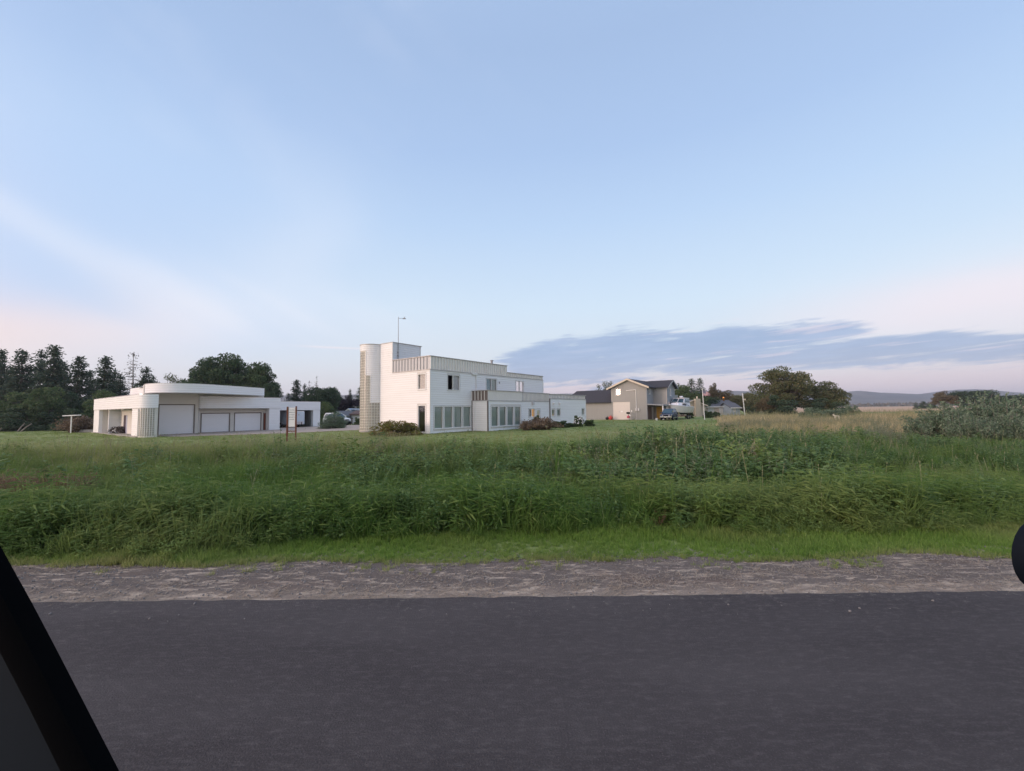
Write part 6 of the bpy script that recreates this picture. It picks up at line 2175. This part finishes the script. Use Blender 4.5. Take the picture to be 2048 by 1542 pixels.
def scatter(name, protos, pts, scl, idx, tint, rz, tilt=0.12, label=None, cat=None, seed=1):
    """points carrying size, kind and turn; a node group puts a tuft on each"""
    rg = np.random.default_rng(seed)
    n = len(pts)
    me = bpy.data.meshes.new(name)
    me.vertices.add(n)
    me.vertices.foreach_set('co', np.asarray(pts, np.float32).ravel())
    rot = np.stack([rg.normal(0, tilt, n), rg.normal(0, tilt, n), rz], 1).astype(np.float32)
    a = me.attributes.new('rot', 'FLOAT_VECTOR', 'POINT')
    a.data.foreach_set('vector', rot.ravel())
    sc = np.asarray(scl, np.float32)
    if sc.ndim == 1:
        sc = np.stack([sc, sc, sc], 1)
    a = me.attributes.new('scl', 'FLOAT_VECTOR', 'POINT')
    a.data.foreach_set('vector', sc.ravel())
    a = me.attributes.new('idx', 'INT', 'POINT')
    a.data.foreach_set('value', np.asarray(idx, np.int32))
    a = me.attributes.new('tint', 'FLOAT', 'POINT')
    a.data.foreach_set('value', np.asarray(tint, np.float32))
    o_ = link(name, me)
    tag(o_, label, cat, kind='stuff')
    col = bpy.data.collections.new(name + '_kinds')
    for i, p in enumerate(protos):
        p.name = '%s_kind%02d' % (name, i)
        col.objects.link(p)
    g = bpy.data.node_groups.new(name, 'GeometryNodeTree')
    g.interface.new_socket('Geometry', in_out='INPUT', socket_type='NodeSocketGeometry')
    g.interface.new_socket('Geometry', in_out='OUTPUT', socket_type='NodeSocketGeometry')
    gi, go = g.nodes.new('NodeGroupInput'), g.nodes.new('NodeGroupOutput')
    ip = g.nodes.new('GeometryNodeInstanceOnPoints')
    ci = g.nodes.new('GeometryNodeCollectionInfo')
    ci.inputs['Collection'].default_value = col
    ci.inputs['Separate Children'].default_value = True
    ci.inputs['Reset Children'].default_value = True
    ip.inputs['Pick Instance'].default_value = True

    def at_(nm, ty):
        q = g.nodes.new('GeometryNodeInputNamedAttribute')
        q.data_type = ty
        q.inputs['Name'].default_value = nm
        return q.outputs[0]
    e2r = g.nodes.new('FunctionNodeEulerToRotation')
    g.links.new(at_('rot', 'FLOAT_VECTOR'), e2r.inputs[0])
    g.links.new(gi.outputs[0], ip.inputs['Points'])
    g.links.new(ci.outputs[0], ip.inputs['Instance'])
    g.links.new(at_('idx', 'INT'), ip.inputs['Instance Index'])
    g.links.new(e2r.outputs[0], ip.inputs['Rotation'])
    g.links.new(at_('scl', 'FLOAT_VECTOR'), ip.inputs['Scale'])
    g.links.new(ip.outputs[0], go.inputs[0])
    md = o_.modifiers.new('scatter', 'NODES')
    md.node_group = g
    return o_


def sample(n, x0, x1, y0, y1, dens, seed):
    """random plan points kept with probability dens(x, y)"""
    rg = np.random.default_rng(seed)
    x, y = rg.uniform(x0, x1, n), rg.uniform(y0, y1, n)
    k = rg.random(n) < dens(x, y)
    x, y = x[k], y[k]
    return x, y, ground_z(x, y), rg


# edge where the mown verge gives way to tall grass (nearer on the left)
def y_tall(x):
    return 5.54 - 0.86 * sm(x, -2.2, -4.0) + 0.18 * wav(x, 0 * x, 1.3, 31)


def y_edge(x):
    return 4.60 + 0.16 * wav(x, 0 * x, 2.1, 33) + 0.05 * sm(x, 2, 6)


def inview(x, y, m=1.5):
    return np.abs(x) < 1.28 * y + m


# --- verge
x, y, z, rg = sample(46000, -13, 13, 4.2, 7.2, lambda x, y: inview(x, y) * np.where(y > y_edge(x), 1 - sm(y, y_tall(x) + 0.1, y_tall(x) + 0.6), 0.16 * (y > y_edge(x) - 0.30) * (wav(x, y, 4.0, 38) > 0.1)) * (0.7 + 0.3 * (wav(x, y, 2.2, 35) > -0.4)), 101)
n = len(x)
scatter('verge_grass', [grass_tuft('t', 26, 0.55, 0.055, 0.5, 201 + i, M['g_verge'], hvar=0.6, droop=0.9) for i in range(3)],
        np.stack([x, y, z], 1), (0.042 + 0.045 * rg.random(n) + 0.05 * sm(y, y_tall(x) - 0.35, y_tall(x) + 0.1)) * (1 + 0.3 * wav(x, y, 1.9, 36)),
        rg.integers(0, 3, n), np.clip(0.15 + 0.35 * wav(x, y, 1.1, 37), 0, 0.8) + 0.35 * (y < y_edge(x) + 0.12), rg.uniform(0, 6.28, n), 0.15,
        'short bright green mown grass along the gravel shoulder', 'grass', 1)
# --- tall grass on the bank, thinning out up the far side of the ditch
def d_tall(x, y):
    yt = y_tall(x)
    near = (y > yt) * (1 - sm(y, 10.5, 13.0))
    leftfar = sm(y, 10, 11) * (1 - sm(y, 17.5, 21.0)) * (0.30 + 0.5 * sm(x, -1.0, -5.0))
    return inview(x, y, 2) * np.maximum(near * (0.75 + 0.35 * wav(x, y, 1.3, 41)), leftfar)


x, y, z, rg = sample(64000, -27, 27, 4.4, 21, lambda x, y: d_tall(x, y) * np.where(y < 8.5, 1.0, 0.48), 102)
n = len(x)
hgt = np.where(y < 10.5, 0.60, 0.72) + 0.10 * rg.normal(size=n) + 0.16 * wav(x, y, 1.1, 42) + 0.13 * wav(x, y, 2.9, 45)
hgt *= 0.45 + 0.55 * sm(y, y_tall(x), y_tall(x) + 0.55)
hgt *= 1.0 - 0.25 * sm(y, 15, 20)
hgt *= 1 - 0.35 * sm(y, 10, 12) * sm(x / y, 0.75, 0.95)
hgt = np.clip(hgt, 0.16, 1.1)
wd = np.clip(hgt * 0.9, 0.2, 1)
reeds = [leafy('r', 321 + i, M['g_tall'], 9, 8, 0.17, 0.32, 0.42, 0.15) for i in range(3)] + [leafy('r', 325, M['w_leaf'], 7, 12, 0.085, 0.4, 1.5, 0.3)]
tall_protos = [grass_tuft('t', 30, 0.26, 0.027, 0.40, 301 + i, M['g_tall'], droop=1.0, bias=0.8) for i in range(4)] + [grass_tuft('t', 24, 0.22, 0.016, 0.25, 311 + i, M['g_tall'], seeds=1, droop=0.9, bias=0.9) for i in range(2)]
ix = rg.integers(0, 4, n)
ix = np.where(rg.random(n) < 0.02 + 0.05 * (wav(x, y, 0.6, 43) > 0.3) + 0.10 * sm(y, 11, 15) * sm(x, 3, -4), rg.integers(4, 6, n), ix)
tint = np.clip(0.10 + 0.38 * wav(x, y, 0.8, 44) + 0.62 * sm(y, 11, 17) * sm(x, 3, -4), 0, 0.9)
front = 1 - sm(y, y_tall(x) + 0.9, y_tall(x) + 2.4)
swap = rg.random(n) < 0.22 - 0.15 * sm(y, 9, 12) * sm(x, 2, -4) + 0.40 * front * (0.55 + 0.6 * (wav(x, y, 0.8, 46) > -0.25))
ix = np.where(swap, 6 + np.minimum(rg.integers(0, 5, n), 3), ix)
wd = np.where(swap, hgt * 1.05, wd)
scatter('tall_grass', tall_protos + reeds, np.stack([x, y, z], 1), np.stack([wd, wd, hgt], 1), ix, tint, rg.normal(0.0, 1.0, n), 0.16,
        'long unmown green grass on the roadside bank leaning to the right', 'grass', 2)


# --- dark leafy weeds and brambles on the far bank
def d_weed(x, y):
    right = sm(x, -6.5, -1.0)
    pat = 0.55 + 0.6 * wav(x, y, 0.55, 51) + 0.35 * sm(x / np.maximum(y, 1), 0.3, 0.6)
    far = sm(y, 9.0 + 0.8 * wav(x, y, 0.6, 57), 11.0) * (1 - sm(y, 15.5 + 1.5 * sm(x, 2, 8), 18.5 + 3 * sm(x, 2, 10)))
    low = sm(y, 6.1, 6.7) * (1 - sm(y, 9.0, 10.0)) * 0.55
    return inview(x, y, 2) * np.clip(far * pat * (0.13 + 0.87 * right) + low * (wav(x, y, 1.0, 52) > 0.05), 0, 1)


x, y, z, rg = sample(17000, -27, 31, 6.0, 22, lambda x, y: d_weed(x, y) * 0.75, 103)
n = len(x)
wp = [leafy('w', 401 + i, M['w_leaf'], 6, 16, (0.08, 0.105, 0.125)[i], (0.55, 0.45, 0.65)[i], (1.9, 2.3, 1.6)[i]) for i in range(3)] + [leafy('w', 411 + i, M['w_leaf'], 8, 18, 0.06, 0.6, 1.3) for i in range(2)]
wp += [grass_tuft('w', 26, 0.3, 0.03, 0.35, 415, M['g_tall'], seeds=1, droop=0.9, bias=0.7), leafy('w', 416, M['w_silver'], 5, 22, 0.05, 0.25, 1.2)]
hgt = np.where(y > 10, 0.95, 0.50) * (1 + 0.30 * wav(x, y, 0.5, 53) + 0.22 * wav(x, y, 1.5, 55)) * rg.uniform(0.6, 1.2, n) * (1 - 0.45 * sm(x / y, 0.72, 0.95))
scatter('roadside_weeds', wp, np.stack([x, y, z], 1), np.stack([hgt * 1.1, hgt * 1.1, hgt], 1), np.clip(rg.integers(0, 7, n) + (wav(x, y, 0.7, 56) > 0.2) * rg.integers(-1, 3, n), 0, 6), np.clip(0.75 * wav(x, y, 0.8, 54) - 0.05, 0, 0.85), rg.uniform(0, 6.28, n), 0.18,
        'dark broad leaved weeds and brambles beyond the ditch', 'weeds', 3)
# --- big-leaved knotweed clumps
cl_ = [(3.6, 13.6, 0.9), (5.2, 13.2, 1.1), (6.6, 13.6, 1.1), (7.6, 14.2, 0.9), (4.6, 12.2, 0.8), (6.0, 12.0, 0.8), (8.6, 13.0, 0.9), (-4.1, 13.0, 0.7), (-3.2, 13.2, 0.55), (9.8, 14.0, 0.8), (2.2, 12.6, 0.6), (0.2, 11.8, 0.4)]
pts, hs = [], []
rg = np.random.default_rng(9)
for (cx_, cy_, s_) in cl_:
    for k in range(int(26 * s_)):
        a, r_ = rg.uniform(0, 6.28), math.sqrt(rg.random()) * 0.95
        pts.append((cx_ + r_ * math.cos(a), cy_ + r_ * math.sin(a)))
        hs.append((0.75 + 0.42 * s_) * rg.uniform(0.75, 1.05) * (1 - 0.3 * r_))
pts = np.array(pts)
n = len(pts)
scatter('knotweed', [leafy('k', 501 + i, M['w_knot'], 5, 17, 0.125, 0.5, 2.3, 0.45) for i in range(3)], np.column_stack([pts, ground_z(pts[:, 0], pts[:, 1])]),
        np.array(hs), rg.integers(0, 3, n), (rg.random(n) < 0.06) * 0.8, rg.uniform(0, 6.28, n), 0.12, 'large leaved dark green knotweed standing above the weeds', 'weeds', 4)
# --- lawn
x, y, z, rg = sample(75000, -70, 62, 15.5, 66, lambda x, y: inview(x, y, 2) * np.clip(13.0 / y, 0, 1) * (0.5 + 0.5 * (wav(x, y, 0.5, 61) > -0.3)) * (1 - drive_keep(x, y) * 0.97), 104)
n = len(x)
hgt = 0.07 + 0.06 * rg.random(n) + 0.10 * (1 - sm(y, 16, 24))
scatter('lawn_grass', [grass_tuft('t', 22, 0.9, 0.09, 0.45, 601 + i, M['g_lawn'], hvar=0.6) for i in range(3)], np.stack([x, y, z], 1), np.stack([hgt * 1.8, hgt * 1.8, hgt], 1),
        rg.integers(0, 3, n), np.clip(0.20 + 0.5 * wav(x * 0.4, y, 0.45, 62), 0, 0.85), rg.uniform(0, 6.28, n), 0.1, 'rough mown lawn running back to the buildings', 'grass', 5)
# --- scattered seed stalks between ditch and lawn
x, y, z, rg = sample(5200, -26, 16, 13.5, 27, lambda x, y: inview(x, y, 2) * np.clip(0.35 + 0.5 * wav(x, y, 0.35, 65), 0, 1) * (0.30 + 0.7 * sm(x, 2, -8)), 105)
n = len(x)
scatter('seed_stalks', [grass_tuft('t', 8, 0.2, 0.014, 0.2, 651 + i, M['g_lawn'], seeds=3, bias=0.8) for i in range(3)], np.stack([x, y, z], 1), 0.34 + 0.28 * rg.random(n),
        rg.integers(0, 3, n), 0.3 + 0.5 * rg.random(n), rg.normal(0, 0.5, n), 0.14, 'thin pale seed stalks rising above the lawn edge', 'grass', 6)


# --- golden dry grass, right
def d_gold(x, y):
    u = x / np.maximum(y, 1)
    return sm(u, 0.475 + 0.03 * wav(y, x, 0.2, 71), 0.56) * (u < 1.1) * sm(y, 27, 31) * (1 - sm(y, 62, 72)) * np.clip(0.55 + 0.5 * wav(x, y, 0.28, 72), 0.05, 1)


x, y, z, rg = sample(26000, 12, 75, 25, 72, d_gold, 106)
n = len(x)
hgt = (0.85 + 0.28 * wav(x, y, 0.3, 73) + 0.18 * wav(x, y, 1.1, 75)) * rg.uniform(0.6, 1.2, n) * (0.75 + 0.25 * sm(y, 30, 44))
scatter('dry_grass', [grass_tuft('t', 22, 0.35, 0.035, 0.25, 701 + i, M['g_gold'], seeds=2, bias=0.4) for i in range(3)], np.stack([x, y, z], 1), np.stack([hgt, hgt, hgt], 1),
        rg.integers(0, 3, n), np.clip(0.06 + 0.6 * wav(x, y, 0.3, 74) + 0.35 * (1 - sm(y, 29, 40)), 0, 0.9), rg.uniform(0, 6.28, n), 0.12, 'tall dry golden grass right of the lawn', 'grass', 7)
# --- grey-green weeds in front of it
x, y, z, rg = sample(7000, 8, 48, 18, 46, lambda x, y: (x / y > 0.50 + 0.25 * (1 - sm(y, 17, 30))) * (x / y < 1.3) * (1 - 0.9 * (x / y > 0.92) * (y < 26)) * np.clip(0.25 + 0.7 * wav(x, y, 0.4, 76), 0, 1) * (1 - 0.7 * sm(y, 36, 44)), 107)
n = len(x)
scatter('silver_weeds', [leafy('s', 751 + i, M['w_silver'], 7, 16, 0.07, 0.5, 1.5) for i in range(3)], np.stack([x, y, z], 1), rg.uniform(0.6, 1.15, n), rg.integers(0, 3, n),
        np.clip(0.5 * wav(x, y, 0.5, 77), 0, 0.7), rg.uniform(0, 6.28, n), 0.15, 'grey green weeds mixed into the dry grass at the right', 'weeds', 8)
# --- weeds filling in towards the willows
x, y, z, rg = sample(5200, 9, 34, 13, 25, lambda x, y: (x / y > 0.55) * (x / y < 1.32) * np.clip(0.5 + 0.6 * wav(x, y, 0.5, 78), 0, 1) * 0.8, 108)
n = len(x)
hgt = rg.uniform(0.40, 0.70, n) * (1 - 0.35 * sm(x / y, 0.75, 0.95))
scatter('bank_weeds', [leafy('s', 781 + i, M['w_leaf'], 7, 16, 0.085, 0.6, 1.5) for i in range(2)] + [grass_tuft('t', 26, 0.28, 0.022, 0.3, 785, M['g_tall'], droop=0.7)], np.stack([x, y, z], 1), hgt,
        rg.integers(0, 3, n), np.clip(0.25 + 0.5 * wav(x, y, 0.4, 79), 0, 0.75), rg.uniform(0, 6.28, n), 0.15, 'mixed grass and weeds between the ditch and the silver willows', 'weeds', 9)
# --- dead bracken patches
pts, hs = [], []
rg = np.random.default_rng(12)
for (cx_, cy_, s_, m_) in ((-12.2, 10.1, 1.0, 46), (-11.3, 10.3, 0.8, 26), (-0.75, 6.05, 0.22, 7), (0.35, 6.1, 0.2, 6), (2.0, 6.1, 0.2, 4), (-13.6, 10.4, 0.9, 26)):
    for k in range(m_):
        pts.append((cx_ + rg.normal() * 0.55 * s_, cy_ + rg.normal() * 0.35 * s_))
        hs.append((0.75 if m_ > 10 else 0.24) * rg.uniform(0.7, 1.15))
pts = np.array(pts)
n = len(pts)
scatter('dead_bracken', [leafy('d', 801 + i, M['w_dead'], 9, 16, 0.07, 0.7, 0.9, 0.7) for i in range(2)], np.column_stack([pts, ground_z(pts[:, 0], pts[:, 1]) + 0.05]), np.array(hs), rg.integers(0, 2, n),
        rg.random(n) * 0.5, rg.uniform(0, 6.28, n), 0.2, 'rusty brown dead bracken among the green bank', 'weeds', 10)
# --- dry clippings and small stones on the shoulder
x, y, z, rg = sample(9000, -11, 11, 3.62, 4.95, lambda x, y: np.clip(0.35 + 0.6 * wav(x * 0.6, y * 1.8, 3.0, 91) + 0.6 * (y < 3.9), 0, 1) * inview(x, y, 1), 109)
n = len(x)
scatter('dry_clippings', [grass_tuft('c', 9, 0.9, 0.07, 0.2, 851 + i, M['straw'], flat=True, segs=2, hvar=0.6, bias=0.9) for i in range(3)], np.stack([x, y, z + 0.012], 1), 0.035 + 0.05 * rg.random(n),
        rg.integers(0, 3, n), rg.random(n) * 0.7, rg.normal(0, 0.6, n), 0.05, 'pale dry clippings lying on the gravel edge of the road', 'grass', 11)
x, y, z, rg = sample(15000, -11, 11, 3.3, 5.0, lambda x, y: np.where(y < 3.68, 0.018, 0.9) * inview(x, y, 1), 110)
n = len(x)
st_ = []
for i in range(3):
    mb = MB()
    mb.ball((0, 0, 0.25), (0.6, 0.45, 0.38), 6, 4)
    r2_ = np.random.default_rng(i)
    mb.v = [tuple(np.array(p) * (1 + 0.15 * r2_.normal())) for p in mb.v]
    st_.append(proto('s', mb.mesh('stone', M['stone'])))
zs_ = np.where(y < 3.67, 0.0, z + 0.008)
scatter('gravel_stones', st_, np.stack([x, y, zs_], 1), 0.006 + 0.016 * rg.random(n) ** 3, rg.integers(0, 3, n), rg.random(n), rg.uniform(0, 6.28, n), 0.2, 'small loose stones of the gravel shoulder', 'gravel', 12)

# ------------------------------------------------------------------ parts of the car the photo was taken from
M['cargrey'] = mat('dark_trim_panel', (0.010, 0.015, 0.020, 1), 0.7, 0.15, 6, spec=0.1)
PY = 0.62
redge = [(-95, 920), (-48, 1005), (0, 1095), (69, 1219), (140, 1356), (236, 1542), (335, 1730), (440, 1920)]
ledge = [(-160, 940), (-80, 1075), (0, 1209), (84, 1366), (172, 1542), (265, 1730), (365, 1920)]
pil0 = at(100, 1300, PY)
pil = empty('car_window_pillar', pil0, 0, 'black slanting rear window pillar of the car in the lower left corner', 'car pillar')


def edge_at(tab, py):
    return float(np.interp(py, [q for p, q in tab], [p for p, q in tab]))


def bar(name, mt, fa, fb, dy0, dy1, pys, round_=True):
    rings = []
    for py in pys:
        a, b = at(fa(py), py, PY), at(fb(py), py, PY)
        c, hwid = (a + b) / 2, (b - a) / 2
        ring = []
        for k in range(10):
            t = 2 * math.pi * k / 10
            ct, st_2 = math.cos(t), math.sin(t)
            sx_ = math.copysign(abs(ct) ** 0.55, ct)
            sy_ = math.copysign(abs(st_2) ** 0.55, st_2)
            p = c + hwid * sx_ + Vector((0, (dy0 + dy1) / 2 + sy_ * (dy1 - dy0) / 2, 0))
            ring.append(tuple(p - pil0))
        rings.append(ring)
    return MB().loft(rings).build(name, mt, pil, smooth=True)


pys = [960, 1040, 1120, 1200, 1290, 1380, 1470, 1560, 1660, 1780, 1900]
bar('window_seal', M['black'], lambda q: edge_at(ledge, q) + 10, lambda q: edge_at(redge, q) + 15, -0.035, 0.0, pys)
bar('trim_panel', M['cargrey'], lambda q: edge_at(ledge, q) - 260, lambda q: edge_at(ledge, q) + 6, 0.004, 0.03, pys)
MY = 0.95
mc = at(2094, 1108, MY)
mir = empty('side_mirror', mc, 0, 'dark rounded door mirror housing at the right edge', 'car mirror')
prof = [(2048, 1040), (2034, 1067), (2024, 1096), (2022.5, 1114), (2025, 1134), (2032, 1150), (2047, 1172)]
lo_ = []
for k in range(13):
    t = math.pi * k / 12
    lo_.append((at(2094 - 71.5 * math.sin(t) ** 0.75, 1108 - 74 * math.cos(t), MY) - mc))
full = lo_ + [Vector((-p.x * 1.15, p.y, p.z)) for p in reversed(lo_[1:-1])]
rings = []
for dy_, s_ in ((-0.045, 0.80), (-0.03, 0.93), (0.0, 1.0), (0.05, 0.97), (0.09, 0.80), (0.115, 0.45)):
    rings.append([(p.x * s_ + max(0, dy_) * 1.32, dy_, p.z * s_ - dy_ * 0.34) for p in full])
M['mirrorpaint'] = mat('dark_mirror_housing', (0.005, 0.008, 0.013, 1), 0.6, 0.1, 8, spec=0.08)
MB().loft(rings).build('housing', M['mirrorpaint'], mir, smooth=True)
MB().extr([(p.x * 0.74, -0.0465, p.z * 0.74) for p in full], (0, -0.004, 0)).build('mirror_glass', M['black'], mir)
MB().tube([(0.05, 0.0, -0.05), (0.13, -0.02, -0.09), (0.22, -0.03, -0.10)], [0.03, 0.026, 0.035], 8).build('arm', M['mirrorpaint'], mir)

# ------------------------------------------------------------------ haze
hz = MB().box(-3600, 3600, -500, 3400, -4.5, 108)
vm = bpy.data.materials.new('haze_air')
vm.use_nodes = True
vt = vm.node_tree
vt.nodes.clear()
vo = vt.nodes.new('ShaderNodeOutputMaterial')
pv = vt.nodes.new('ShaderNodeVolumePrincipled')
pv.inputs['Color'].default_value = (0.80, 0.82, 0.95, 1)
pv.inputs['Density'].default_value = 0.00025
pv.inputs['Anisotropy'].default_value = 0.2
vt.links.new(pv.outputs[0], vo.inputs['Volume'])
ho = hz.build('haze', vm)
ho['kind'] = 'stuff'
tag(ho, 'thin evening haze over the flat land', 'haze')
